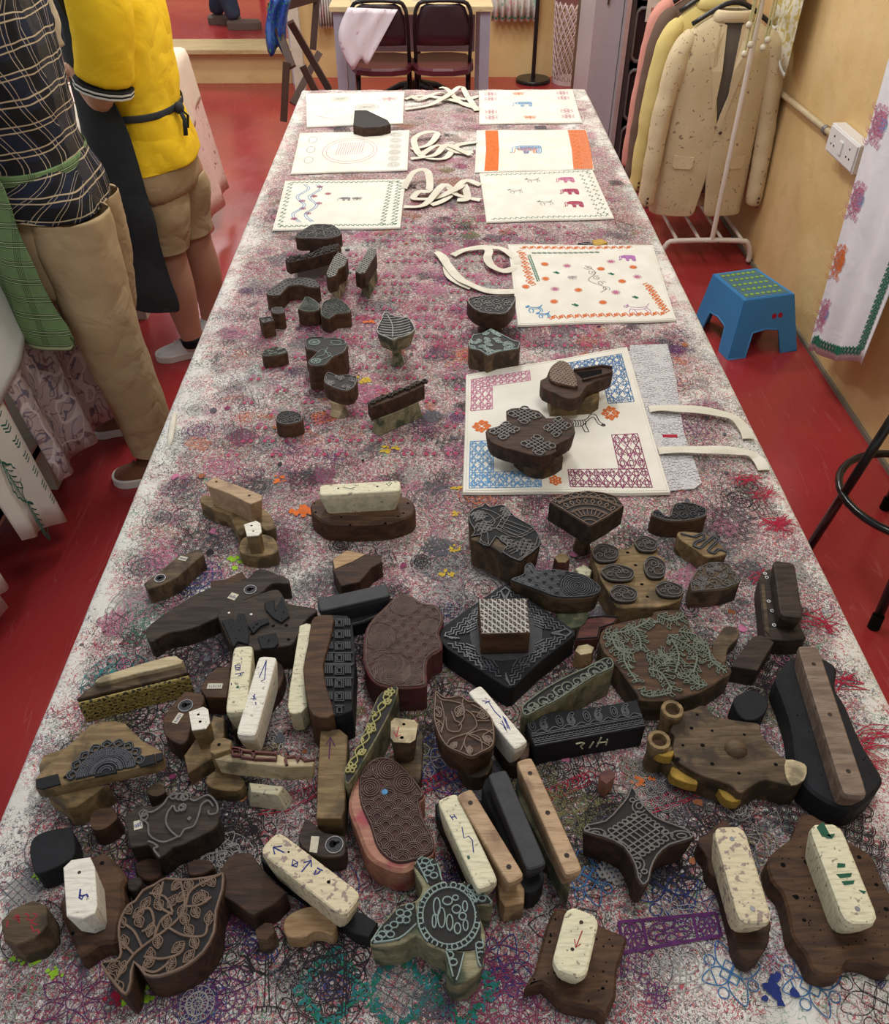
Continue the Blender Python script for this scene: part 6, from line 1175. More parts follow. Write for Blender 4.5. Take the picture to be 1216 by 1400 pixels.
def shoe(root, heel, toe, w, m_up, m_so, h=.085, laces=None):
    h0, t0 = Vector(heel), Vector(toe); d = t0-h0; d.z = 0; L = d.length; d.normalize(); nn = Vector((-d.y, d.x, 0)); prof = [(0, .30), (.06, .40), (.25, .40), (.5, .42), (.72, .50), (.88, .42), (.97, .25), (1.0, .08)]
    out = [h0+d*L*t+nn*w*k for t, k in prof]+[h0+d*L*t-nn*w*k for t, k in prof[::-1]]
    o = ccw(smooth([(q.x, q.y) for q in out], 2)); G().prism(o, .001, .030, .004).build('sole', m_so, root)
    R = []
    for t, k, hh in ((.015, .26, .07), (.06, .37, h), (.22, .38, h*1.02), (.4, .37, h*.98), (.55, .40, h*.78), (.72, .46, h*.6), (.87, .40, h*.5), (.96, .22, h*.40)):
        c = h0+d*L*t; R.append([tuple(c+nn*w*k*math.cos(a)+Vector((0, 0, .026+(hh-.026)*math.sin(a)))) for a in np.linspace(0, math.pi, 9)])
    u = G().rings(R, True, False).build('upper', m_up, root, True, 0, 1)
    g = G()
    for k in range(4):
        t = .38+.07*k; c = h0+d*L*t; hz = h*(1.0-.28*(t-.35)/.3)+.004; g.tube([tuple(c-nn*w*.16+Vector((0, 0, hz-.006))), tuple(c+Vector((0, 0, hz))), tuple(c+nn*w*.16+Vector((0, 0, hz-.006)))], .0032, 6)
    o = g.build('laces', laces or m_up, root); o['kind'] = 'stuff'
def hand(V_, E_, R_, wrist_i, d, side, k=1.0):
    """palm and five fingers appended to a skin skeleton"""
    d = Vector(d).normalized(); s = Vector(side).normalized(); W = Vector(V_[wrist_i]); i0 = len(V_); p = W+d*.045*k; V_.append(tuple(p)); R_.append((.030*k, .018*k)); E_.append((wrist_i, i0))
    for j in range(4):
        off = s*(-.027+.018*j)*k; L = (.06, .072, .068, .052)[j]*k; a = p+d*.035*k+off; q = a+d*L*.5+Vector((0, 0, -.006)); e = a+d*L+Vector((0, 0, -.020*k)); n0 = len(V_); V_ += [tuple(a), tuple(q), tuple(e)]; R_ += [.0095*k, .0085*k, .0065*k]; E_ += [(i0, n0), (n0, n0+1), (n0+1, n0+2)]
    n0 = len(V_); a = W+d*.02*k-s*.03*k; b = W+d*.055*k-s*.052*k+Vector((0, 0, -.008)); V_ += [tuple(a), tuple(b)]; R_ += [.011*k, .008*k]; E_ += [(wrist_i, n0), (n0, n0+1)]
def head(root, c, f, skin, hair, r=.098):
    """head with face; c centre, f facing direction"""
    f = Vector(f).normalized(); s = Vector((-f.y, f.x, 0)); c = Vector(c); R = []
    for z, a, b, sh in ((-.118, .030, .030, .012), (-.105, .052, .045, .010), (-.075, .074, .062, .006), (-.03, .088, .072, .0), (.02, .096, .078, -.004), (.065, .088, .073, -.008), (.10, .058, .052, -.012), (.118, .018, .018, -.014)):
        cc = c+f*sh+Vector((0, 0, z)); R.append([tuple(cc+f*a*math.cos(t)+s*b*math.sin(t)) for t in np.linspace(0, TAU, 17)[:-1]])
    h = G().rings(R).build('head', skin, root, True, 0, 1)
    g = G(); R = [[tuple(c+f*(.085+q)+s*w*math.cos(t)+Vector((0, 0, z+w*.8*math.sin(t)))) for t in np.linspace(0, TAU, 9)[:-1]] for z, w, q in ((.02, .007, 0), (-.005, .010, .012), (-.022, .016, .018), (-.03, .010, .006))]; g.rings(R).build('nose', skin, h, True)
    for k in (-1, 1):
        G().ball(tuple(c+f*.082+s*.031*k+Vector((0, 0, .012))), (.011, .011, .008)).build('eye', m_white_trim, h, True); G().ball(tuple(c+f*.091+s*.031*k+Vector((0, 0, .012))), .005).build('iris', m_hair, h, True)
        G().ball(tuple(c+s*.078*k+Vector((0, 0, -.005))), (.016, .010, .028)).build('ear', skin, h, True)
    G().ball(tuple(c+f*.078+Vector((0, 0, -.058))), (.012, .022, .006) if abs(f.x) > .7 else (.022, .012, .006)).build('mouth', plain('lips', (.36, .13, .11), .5), h, True)
    R = []
    for z, a, b in ((-.06, .080, .076), (0, .098, .087), (.05, .102, .088), (.09, .086, .076), (.125, .045, .042), (.135, .01, .01)):
        cc = c-f*(.018 if z < .04 else .010)+Vector((0, 0, z)); R.append([tuple(cc+f*(a*math.cos(t) if math.cos(t) < .35 or z > .06 else a*.35)+s*b*math.sin(t)) for t in np.linspace(0, TAU, 17)[:-1]])
    G().rings(R).build('hair', hair, root, True, 0, 1)
def arcring(c, rx, ry, a0, a1, **k): return ell(c, rx, ry, 22, a0=a0, a1=a1, **k)
# --- man in navy plaid shirt
pm = thing('person', 'person in navy plaid shirt, green checked apron and khaki trousers at the left table', 'person', (-1.02, 2.36, 0)); Y0 = 2.36
V_ = [(-1.09, 2.36, .98), (-1.11, 2.36, 1.22), (-1.115, 2.37, 1.42), (-1.14, 2.37, 1.56), (-1.11, 2.19, 1.42), (-1.16, 2.10, 1.20), (-1.34, 2.06, 1.02), (-1.42, 2.05, .97), (-1.11, 2.55, 1.42), (-1.07, 2.62, 1.19), (-1.27, 2.66, 1.0), (-1.38, 2.66, .96)]
E_ = [(0, 1), (1, 2), (2, 3), (2, 4), (4, 5), (5, 6), (6, 7), (2, 8), (8, 9), (9, 10), (10, 11)]; R_ = [(.10, .09), (.095, .09), (.085, .08), .055, .045, .045, .034, .026, .055, .045, .034, .026]
hand(V_, E_, R_, 7, (-1, 0, -.35), (0, 1, 0)); hand(V_, E_, R_, 11, (-1, 0, -.35), (0, -1, 0))
i = len(V_); 
for sy, kx, ky, ax_, ay in ((-1, -1.02, 2.25, -.985, 2.27), (1, -1.07, 2.46, -1.10, 2.50)): 
    n0 = len(V_); V_ += [(-1.08, 2.36+.09*sy, .9), (kx, ky, .5), (ax_, ay, .1)]; R_ += [.065, .05, .038]; E_ += [(0, n0), (n0, n0+1), (n0+1, n0+2)]
skinfig(pm, V_, E_, R_, m_skin2)
head(pm, (-1.20, 2.37, 1.66), (-1, 0, -.3), m_skin2, m_hair)
S = [(.925, -1.080, .155, .215, .01), (.97, -1.080, .150, .208, .012), (1.02, -1.085, .130, .185, .02), (1.06, -1.095, .126, .180, .025), (1.12, -1.10, .130, .190, .02), (1.2, -1.10, .134, .205, .015), (1.3, -1.10, .136, .215, .01), (1.4, -1.105, .130, .225, .005), (1.47, -1.095, .105, .205, 0), (1.53, -1.09, .085, .12, 0), (1.56, -1.10, .065, .075, 0)]
loft([ell((x, Y0, z), a, b, wob=w, ph=z*25, tilt=(-.18*(z < 1.0), 0)) for z, x, a, b, w in S], 'shirt', m_plaid, pm, solid=.004)
for sy, pth in ((-1, [(-1.10, 2.18, 1.44), (-1.12, 2.13, 1.34), (-1.11, 2.09, 1.22), (-1.17, 2.08, 1.16)]), (1, [(-1.10, 2.55, 1.44), (-1.10, 2.60, 1.36), (-1.09, 2.62, 1.28), (-1.085, 2.62, 1.23)])): limb(pth, [.085, .080, .072, .066], 'sleeve', m_plaid, pm)
G().rings([ell((-1.10, Y0, z), a, b) for z, a, b in ((1.55, .07, .08), (1.60, .062, .068))], False).build('collar', m_plaid, pm, True, .004)
def PYr(px, py, Y): q = PY(px, py, Y); return q
def leg(root, name, mat, spec, wob=.02, solid=.003, n=22):
    """rings from (px, py, Y, half width x, half width y)"""
    R = []; 
    for k, (px, py, Y, a, b) in enumerate(spec): c = PY(px, py, Y); R.append(ell(c, a, b, n, wob=wob, ph=k*1.3))
    R = [list(q) for q in zip(*[smooth([tuple(p) for p in col], 2, False) for col in zip(*R)])]
    return loft(R, name, mat, root, solid=solid)
leg(pm, 'trouser_leg', m_khaki, [(118, 262, 2.46, .085, .085), (134, 330, 2.49, .095, .09), (150, 420, 2.50, .080, .08), (160, 500, 2.50, .072, .075), (162, 540, 2.50, .068, .07), (166, 556, 2.50, .066, .068)])
leg(pm, 'trouser_leg', m_khaki, [(92, 290, 2.25, .105, .10), (108, 340, 2.25, .106, .105), (135, 420, 2.24, .094, .095), (165, 500, 2.25, .085, .085), (192, 556, 2.26, .076, .078), (204, 590, 2.27, .073, .075), (211, 611, 2.27, .072, .074)])
loft([ell((-1.085, Y0, z), a, b, wob=.008, ph=z*9) for z, a, b in ((.66, .125, .185), (.72, .138, .195), (.80, .142, .198), (.88, .138, .195), (.95, .130, .185), (1.0, .13, .19))], 'trouser_seat', m_khaki, pm)
shoe(pm, U(236, 652, 0), U(156, 657, 0), .105, m_leather, m_sole, .09); shoe(pm, U(196, 585, 0), U(125, 592, 0), .105, m_leather, m_sole, .09)
R = []
for z, a, b, a0, a1 in ((1.05, .150, .212, 1.6, 4.45), (.98, .165, .228, 1.6, 4.50), (.90, .172, .235, 1.6, 4.52), (.82, .175, .24, 1.6, 4.55), (.74, .178, .243, 1.65, 4.62), (.66, .180, .245, 1.7, 4.72), (.58, .182, .248, 1.75, 4.78)): R.append(arcring((-1.065, Y0-.01, z), a, b, a0, a1+.18, wob=.01, ph=z*7))
R = [smooth([tuple(p) for p in r], 1, False) for r in R]; loft(R, 'apron', m_gapron, pm, False, .003)
R = [arcring((-1.095, Y0, z), .140, .195, 1.5, 7.7, wob=.012, ph=2) for z in (1.005, 1.045)]; loft(R, 'apron_tie', m_gapron, pm, False, .004)
# --- man in yellow polo
ym = thing('person', 'person in a yellow polo shirt, charcoal apron and khaki shorts with white sneakers', 'person', (-1.0, 3.15, 0)); Y0 = 3.14; cx = -1.025
el = PY(142, 147, 2.92); wr = PY(106, 92, 2.98)
V_ = [(cx, Y0, .88), (cx, Y0, 1.15), (cx-.02, Y0, 1.38), (cx-.06, Y0, 1.50), (cx-.02, 2.94, 1.38), el, wr, (cx-.02, 3.34, 1.38), (cx-.08, 3.38, 1.14), (cx-.30, 3.36, 1.0), (cx-.37, 3.36, .96)]
E_ = [(0, 1), (1, 2), (2, 3), (2, 4), (4, 5), (5, 6), (2, 7), (7, 8), (8, 9), (9, 10)]; R_ = [(.12, .10), (.11, .10), (.09, .08), .05, .062, .056, .032, .052, .042, .032, .026]
hand(V_, E_, R_, 6, (-1, .1, -.2), (0, 1, 0)); hand(V_, E_, R_, 10, (-1, 0, -.3), (0, -1, 0))
for P_ in ([PY(215, 260, 3.06), PY(226, 335, 3.06), PY(243, 395, 3.06), PY(256, 440, 3.06), PY(267, 474, 3.06)], [PY(250, 230, 3.25), PY(262, 318, 3.26), PY(280, 372, 3.28), PY(288, 412, 3.29), PY(290, 446, 3.30)]):
    n0 = len(V_); V_ += P_; R_ += [.090, .072, .075, .054, .042]; E_ += [(0, n0)]+[(n0+k, n0+k+1) for k in range(4)]
skinfig(ym, V_, E_, R_, m_skin)
head(ym, (cx-.12, Y0, 1.60), (-1, 0, -.3), m_skin, m_hair)
S = [(.765, 0.01, .166, .215, .03), (.80, .01, .163, .212, .03), (.90, 0, .148, .192, .02), (.96, -.005, .138, .18, .02), (1.02, -.005, .142, .188, .02), (1.12, .01, .134, .20, .01), (1.22, .012, .132, .21, .01), (1.32, .0, .128, .21, 0), (1.40, -.03, .11, .19, 0), (1.46, -.05, .075, .10, 0)]
loft([ell((cx+x, Y0, z), a, b, wob=w, ph=z*21, tilt=(.10*(z < .85), 0)) for z, x, a, b, w in S], 'shirt', m_yel, ym, solid=.004)
limb([(cx+.01, 2.97, 1.37), (cx+.015, 2.93, 1.28), (cx+.01, 2.92, 1.19), tuple(Vector(el)*.62+Vector((cx+.01, 2.92, 1.19))*.38)], [.095, .100, .096, .090], 'sleeve', m_yel, ym); limb([(cx-.02, 3.32, 1.37), (cx-.04, 3.36, 1.28), (cx-.06, 3.38, 1.19)], [.085, .08, .072], 'sleeve', m_yel, ym)
e_ = Vector(el)*.64+Vector((cx+.01, 2.92, 1.19))*.36; dd_ = (Vector(el)-Vector((cx+.01, 2.92, 1.19))).normalized()
for k, mm in ((-.004, m_blk_trim), (.002, m_white_trim), (.008, m_blk_trim), (.014, m_white_trim)): limb([tuple(e_+dd_*(k-.002)), tuple(e_+dd_*(k+.002)), tuple(e_+dd_*(k+.004))], [.0915, .0915, .0915], 'cuff_stripe', mm, ym, sub=0)
G().rings([ell((cx-.06, Y0, z), a, b) for z, a, b in ((1.45, .075, .085), (1.50, .068, .075))], False).build('collar', m_yel, ym, True, .005)
loft([ell((cx+.005, Y0, z), a, b, wob=.012, ph=z*12) for z, a, b in ((.64, .14, .20), (.72, .158, .222), (.80, .155, .218), (.86, .135, .19))], 'shorts_seat', m_short, ym)
leg(ym, 'shorts_leg', m_short, [(216, 250, 3.08, .092, .088), (218, 280, 3.06, .105, .10), (222, 315, 3.06, .098, .098), (224, 338, 3.06, .097, .097)]); leg(ym, 'shorts_leg', m_short, [(246, 235, 3.22, .085, .085), (250, 260, 3.25, .10, .10), (254, 295, 3.26, .095, .098), (257, 315, 3.26, .094, .097)])
for P_ in ([PY(262, 458, 3.06), PY(267, 472, 3.06), PY(270, 486, 3.06)], [PY(291, 432, 3.30), PY(291, 445, 3.30), PY(291, 452, 3.30)]): limb([(p[0], p[1], max(p[2], .06)) for p in P_], [.050, .049, .050], 'sock', m_sock, ym)
shoe(ym, U(286, 480, 0), U(214, 492, 0), .100, m_sneak, m_sole, .085, m_sole); shoe(ym, U(308, 445, 0), U(268, 455, 0), .10, m_sneak, m_sole, .085, m_sole)
R = [arcring((cx-.02, Y0, z), a, b, a0, a1, wob=.008, ph=z*6) for z, a, b, a0, a1 in ((1.30, .165, .215, 2.3, 4.2), (1.15, .168, .218, 2.0, 4.5), (1.02, .170, .215, 1.8, 4.75), (.93, .172, .215, 1.7, 4.9), (.80, .180, .225, 1.7, 4.95), (.65, .182, .228, 1.7, 4.98), (.5, .185, .23, 1.7, 5.0), (.36, .188, .232, 1.7, 5.05), (.27, .19, .235, 1.7, 5.1))]
loft(R, 'apron', m_dapron, ym, False, .003); loft([arcring((cx-.005, Y0, z), .150, .196, 4.7, 7.9, wob=.01, ph=1) for z in (.94, .965)], 'apron_tie', m_dapron, ym, False, .004)
k0 = (cx+.152, Y0-.05, .95); g = G(); g.ball(k0, (.018, .022, .02)); g.tube([k0, (k0[0]+.02, k0[1]-.03, k0[2]-.03), (k0[0]+.015, k0[1]-.035, k0[2]-.08)], .008, 6, True, .4); g.tube([k0, (k0[0]+.02, k0[1]+.02, k0[2]-.03), (k0[0]+.012, k0[1]+.02, k0[2]-.07)], .008, 6, True, .4); g.build('tie_bow', m_dapron, ym, True)
# --- person in pink beyond the left table
pp = thing('person', 'person in a pink top with a mauve shawl behind the left table, mostly hidden', 'person', (-1.84, 4.98, 0)); px0, py0 = -1.84, 4.98
V_ = [(px0, py0, .95), (px0, py0, 1.2), (px0, py0, 1.38), (px0, py0-.02, 1.48), (px0-.18, py0, 1.38), (px0-.24, py0-.05, 1.12), (px0-.16, py0-.25, 1.0), (px0+.18, py0, 1.38), (px0+.25, py0-.08, 1.12), (px0+.22, py0-.33, 1.0), (px0+.2, py0-.40, .97), (px0-.14, py0-.33, .98)]
E_ = [(0, 1), (1, 2), (2, 3), (2, 4), (4, 5), (5, 6), (2, 7), (7, 8), (8, 9), (9, 10), (6, 11)]; R_ = [.11, .11, .09, .05, .05, .042, .03, .05, .042, .03, .025, .025]; hand(V_, E_, R_, 10, (-.2, -1, -.3), (1, 0, 0), .9); hand(V_, E_, R_, 11, (.2, -1, -.3), (-1, 0, 0), .9)
for s in (-1, 1): n0 = len(V_); V_ += [(px0+.09*s, py0, .85), (px0+.09*s, py0, .45), (px0+.09*s, py0, .08), (px0+.09*s, py0-.10, .05)]; R_ += [.07, .05, .035, .03]; E_ += [(0, n0), (n0, n0+1), (n0+1, n0+2), (n0+2, n0+3)]
skinfig(pp, V_, E_, R_, m_skin2); head(pp, (px0, py0-.06, 1.6), (0, -1, -.3), m_skin2, m_hair)
loft([ell((px0, py0, z), a, b, wob=.02, ph=z*15) for z, a, b in ((.45, .23, .17), (.7, .21, .16), (.95, .185, .14), (1.1, .18, .135), (1.28, .20, .135), (1.38, .18, .11), (1.45, .08, .07))], 'kurta', m_pinkk, pp, solid=.004)
limb([(px0+.17, py0, 1.37), (px0+.23, py0-.04, 1.22), (px0+.25, py0-.10, 1.10)], [.07, .06, .055], 'sleeve', m_pinkk, pp); limb([(px0-.17, py0, 1.37), (px0-.22, py0-.03, 1.22), (px0-.23, py0-.08, 1.10)], [.07, .06, .055], 'sleeve', m_pinkk, pp)
G().sheet([[(px0+.06+.15*t+.01*math.sin(z*40), py0-.165-.01*math.sin(t*9), z) for t in (0, .33, .66, 1)] for z in np.linspace(1.36, .62, 10)]).build('shawl', m_shawl, pp, True, .008)
# --- person whose jeans and shoes show in the raised room
jp = thing('person', 'person in dark jeans and grey shoes seen through the far left opening', 'person', (-2.35, 8.35, .23)); q0 = U(325, 36, .23)
bx_, by_ = q0[0]-.06, q0[1]+.0; jp.location = (bx_, by_, .23)
V_ = [(bx_, by_, 1.15), (bx_, by_, 1.45), (bx_, by_, 1.62), (bx_, by_, 1.72), (bx_-.05, by_-.18, 1.6), (bx_, by_-.22, 1.35), (bx_+.1, by_-.22, 1.15), (bx_-.05, by_+.18, 1.6), (bx_, by_+.22, 1.35), (bx_+.1, by_+.22, 1.15)]; E_ = [(0, 1), (1, 2), (2, 3), (2, 4), (4, 5), (5, 6), (2, 7), (7, 8), (8, 9)]; R_ = [.12, .12, .1, .05, .05, .042, .03, .05, .042, .03]
hand(V_, E_, R_, 6, (.5, 0, -1), (0, 1, 0)); hand(V_, E_, R_, 9, (.5, 0, -1), (0, -1, 0))
for s in (-1, 1): n0 = len(V_); V_ += [(bx_, by_+.1*s, 1.05), (bx_-.02, by_+.1*s, .7), (bx_-.03+.1*s*-1, by_+.1*s, .33)]; R_ += [.07, .05, .035]; E_ += [(0, n0), (n0, n0+1), (n0+1, n0+2)]
skinfig(jp, V_, E_, R_, m_skin2); head(jp, (bx_, by_, 1.84), (1, 0, 0), m_skin2, m_hair)
for s in (-1, 1):
    limb([(bx_, by_+.1*s, 1.15), (bx_-.02, by_+.1*s, .72), (bx_-.03-.1*s, by_+.1*s, .29)], [.105, .085, .065], 'jeans_leg', m_denim, jp)
    hx, hy = bx_-.09-.1*s, by_+.1*s; G().prism(ccw(smooth([(hx, hy-.04), (hx+.12, hy-.045), (hx+.24, hy-.04), (hx+.27, hy), (hx+.24, hy+.04), (hx+.12, hy+.045), (hx, hy+.04)], 2)), .231, .30, .02).build('shoe', plain('taupe_shoe', (.16, .11, .09), .7), jp)
loft([ell((bx_, by_, z), a, b) for z, a, b in ((1.1, .15, .2), (1.3, .15, .2), (1.55, .15, .22), (1.64, .12, .18), (1.7, .06, .08))], 'shirt', m_denim, jp, solid=.004)
# ================================================================== LEFT WORK TABLE AND DRAPED CLOTHS
wt_ = thing('work_table', 'cloth-covered work table along the left side with pale legs and a lower shelf', 'table', (-1.7, 3.0, 0)); m_leg = plain('cream_painted_leg', (.58, .53, .42), .5, .3, var=.1)
g = G(); g.box((-1.69, 2.98, .785), (.90, 3.30, .03), bev=.004); g.build('tabletop', m_leg, wt_)
for x in (-1.30, -2.08):
    for y in (1.42, 2.22, 3.4, 4.55): g = G(); g.box((x, y, .385), (.055, .055, .77), bev=.003); g.build('leg', m_leg, wt_)
g = G(); g.box((-1.69, 1.83, .20), (.86, .86, .025)); g.build('lower_shelf', m_leg, wt_); g = G(); g.box((-1.275, 1.83, .20), (.03, .9, .05)); g.build('shelf_rail', m_leg, wt_); g = G(); g.box((-1.3, 2.8, .15), (.04, 1.2, .04)); g.build('stretcher', m_leg, wt_)
n, u = uvmat('blue_patterned_fabric'); v1 = n.vor(42, 'F1', n.co('Object', (1, 1, 1))); n.col(n.mix(n.step(v1, .35, .42), (.02, .03, .10), (.10, .24, .55))); m_bluef = n.m
bq = (-1.36, 1.72); tag(G().box((bq[0], bq[1], .300), (.16, .52, .17), bev=.01).build('folded_fabric', m_bluef), 'folded blue fabric with dark spots on the lower shelf of the left table', 'fabric')
tag(G().box((-1.36, 1.69, .392), (.155, .30, .012), .0, .003).build('folded_fabric', cloth_mat('pink_beige_fabric', (.55, .42, .40), (.62, .50, .46))), 'folded pinkish fabric lying on the blue one on the lower shelf', 'fabric')
# draped materials
def drape_mat(name, base, layers, fold=.35):
    n = NM(name, .85, .15); c = n.mix(n.noise(6, 3), base, tuple(x*.88 for x in base)); co = n.co('Object', (1, 1, 1))
    for sc, w, rgb, k, wd_ in layers: c = n.mix(n.ma('MULTIPLY', n.line(n.noise(sc, 1, .8, co, w=w), .5, wd_), k), c, rgb)
    n.col(c); n.bump(n.noise(10, 3), fold, .015); return n.m
m_d1 = NM('pink_speckled_cloth', .85, .15); n = m_d1; c = n.mix(n.noise(8, 3), (.68, .46, .40), (.76, .56, .50)); c = n.mix(n.ma('MULTIPLY', n.line(n.vor(38, 'DISTANCE_TO_EDGE'), .06, .05), .3), c, (.78, .68, .62)); c = n.mix(n.step(n.noise(1, 2, 0, n.co('Object', (60, 60, 34))), .66, .70), c, (.33, .10, .10)); n.col(c); n.bump(n.noise(12, 3), .3, .01); m_d1 = n.m
m_d2 = drape_mat('cream_crinkled_cloth', (.80, .68, .54), [(20, 1.0, (.6, .5, .38), .5, .01)]); m_d3 = drape_mat('grey_pink_swirl_print', (.50, .40, .39), [(12, 2.0, (.10, .10, .16), .8, .018), (16, 3.0, (.16, .08, .10), .7, .016), (9, 4.0, (.72, .64, .62), .7, .03)])
m_d4 = drape_mat('white_gauze', (.62, .63, .60), [], .5); m_d5 = drape_mat('pale_cotton', (.66, .62, .54), []); m_d6 = drape_mat('beige_speckled_cotton', (.58, .50, .47), [(60, 5.0, (.30, .26, .30), .6, .02)])
m_teal = drape_mat('white_cloth_with_teal_print', (.66, .66, .62), [(34, 6.0, (.05, .26, .22), .8, .03), (50, 7.0, (.3, .3, .33), .6, .03)])
def drape(label_, mat, y0, y1, z0, z1, xin=.25, bulge=.10, waves=5, amp=.012, zt=.803, x0=-1.232, nm='draped_cloth', skew=0, n_=40, lift=0):
    """lies on the table edge and hangs down: z0/z1 are the hem heights at y0/y1"""
    rows = []
    for i in range(n_+1):
        t = i/n_; y = y0+(y1-y0)*t; zb = z0+(z1-z0)*t; f_ = math.sin(t*waves*TAU)*amp; r = [(x0-xin, y, zt), (x0-xin*.5, y, zt+.001), (x0-.012, y, zt+.001), (x0+.006, y, zt-.006)]
        for k in range(1, 9): s = k/8; r.append((x0+.014+bulge*s+f_*s**.7, y+skew*s+.3*amp*math.cos(t*waves*TAU)*s, max(zt-.01-(zt-zb)*s, zb)))
        rows.append(r)
    return tag(G().sheet(rows).build(nm, mat, None, True, .003), label_, 'cloth')
d1 = drape('pink cloth with dark red flecks hanging from the far end of the left table', m_d1, 3.70, 4.62, .10, .12, .6, .10, 3, .02)
d2 = drape('short cream crinkled cloth over the far corner of the left table, on the pink one', m_d2, 3.95, 4.60, .42, .58, .62, .03, 2, .01, .809, -1.222, lift=1)
d3 = drape('grey pink cloth printed with swirls hanging beside the khaki trousers', m_d3, 1.98, 2.62, .22, .10, .3, .09, 3, .022, .8025, skew=-.02)
d4 = drape('sheer grey-white gauze hanging a short way over the left table edge', m_d4, 1.55, 2.36, .40, .70, .5, .045, 2, .012, .808, -1.222)
d5 = drape('pale cloth with dark green leaves and sprigs, the long narrow panel hanging at the left', m_d5, 1.70, 1.95, .24, .10, .2, .09, 1.5, .015, .8035, skew=-.02)
d6 = drape('plain beige cloth hanging nearest at the left frame edge', m_d5, 1.40, 1.58, .22, .18, .2, .07, 1.5, .012, .8035, skew=.0)
d7 = drape('speckled beige cloth hanging lowest at the left frame edge', m_d6, 1.30, 1.53, .15, .14, .2, .075, 1, .008, .8065)
# leaves on d5
def Xd5(y, z): t = (y-1.70)/.25; s = (.79-z)/(.79-(.24-.14*t)); return -1.232+.014+.09*s+math.sin(t*1.5*TAU)*.015*max(s, 0)**.7+.0035
g = G(); mi = plain('dark_green_print', (.015, .11, .075), .85, .1)
def vridge(l, w=.0035):
    P = [Vector((Xd5(y, z), y, z)) for y, z in l]
    for i in range(len(P)-1):
        d = P[i+1]-P[i]; nn = Vector((0, -d.z, d.y)).normalized()*w/2; g.add([tuple(P[i]+nn), tuple(P[i]-nn), tuple(P[i+1]-nn), tuple(P[i+1]+nn)], [(0, 1, 2, 3)])
def edge_(r0, k, side):
    y, z = r0; pts_ = []
    for i in range(13): t = i/12; w = math.sin(math.pi*min(1, t*1.05))*k*.36*(1 if i % 2 else .80); pts_.append((y+side*w+.02*t*0, z-k*t))
    return pts_
for i in range(4):
    r0 = (1.775+.012*i, .72-.15*i); k = .145
    for sd in (-1, 1): vridge(edge_(r0, k, sd), .0042)
    for j in range(5):
        for sd in (-1, 1): zz = r0[1]-k*(.15+.14*j); vridge(smooth([(r0[0], zz+.02), (r0[0]+sd*.016, zz), (r0[0]+sd*.032, zz-.012)], 2, False), .003)
    vridge([(r0[0], r0[1]+.01), (r0[0], r0[1]-k*.9)], .003)
for i in range(11):
    z = .74-.052*i
    for j in range(3):
        for sd in (-1, 1): vridge([(1.885, z-.011*j), (1.885+sd*.014, z-.011*j+.008)], .0045)
o = g.build('leaf_print', mi, d5); o['kind'] = 'stuff'
fringe = G(); rf = random.Random(2)
for i in range(260):
    y = 1.45+.9*i/260; x = -1.235+rf.uniform(-.01, .02); fringe.tube([(x-.03, y, .813), (x, y+rf.uniform(-.01, .01), .817), (x+.02, y+rf.uniform(-.015, .015), .811)], .0016, 4)
tc = thing('table_cloth', 'white cloth with teal print and a yellowish fringe on top of the left table', 'cloth', (-1.55, 2.0, .806)); G().sheet([[(x, y, .8125+.002*math.sin(x*40+y*30)) for x in np.linspace(-1.95, -1.26, 14)] for y in np.linspace(1.45, 2.36, 20)]).build('cloth', m_teal, tc, True, .003)
o = fringe.build('fringe', plain('fringe_yarn', (.62, .58, .40), .9, .1), tc); o['kind'] = 'stuff'
tag(G().prism([(-1.75, 2.05), (-1.42, 2.03), (-1.40, 2.30), (-1.74, 2.32)], .8155, .824, .003).build('folded_cloth', m_tote), 'folded plain white cloth on the left table beside the green apron', 'cloth')
# ================================================================== FAR END: DESK, CHAIRS, STAND, BIN
m_desk = wood('light_desk_board', (.62, .49, .27), (.72, .58, .34), .45, 8); m_lav = plain('lavender_grey_steel', (.42, .42, .50), .4, .4, var=.06)
dk = thing('desk', 'light wood desk with lavender grey legs against the back wall', 'desk', (-.30, 6.2, 0)); DX0, DX1, DY0, DY1 = -.90, .43, 5.78, 6.45
x0 = PY(450, 16, 5.78)[0]; x1 = PY(675, 4, 5.78)[0]; DX0, DX1 = x0, x1
g = G(); g.box(((DX0+DX1)/2, (DY0+DY1)/2, .758), (DX1-DX0, DY1-DY0, .028), bev=.003); g.build('desktop', m_desk, dk)
for x in (DX0+.05, DX1-.045):
    for y in (DY0+.05, DY1-.05): g = G(); g.box((x, y, .371), (.062, .05, .742)); g.build('leg', m_lav, dk)
g = G(); g.box(((DX0+DX1)/2, DY1-.03, .50), (DX1-DX0-.16, .02, .22)); g.build('modesty_panel', m_lav, dk)
for a, b, lb in ((500, 4, 'folded white dotted cloth at the left on the light wood desk'), (583, 2, 'folded white cloth at the right on the light wood desk')):
    q = U(a, b-4, .775); tag(G().box((q[0], q[1]+.05, .785), (.19, .20, .024), .1, .008).build('folded_cloth', m_tote), lb, 'cloth')
m_seat = plain('maroon_vinyl', (.10, .018, .028), .3, .5, var=.1); m_ctube = plain('black_enamel', (.012, .010, .012), .3, .5); m_back = plain('dark_plum_enamel', (.035, .012, .018), .35, .5)
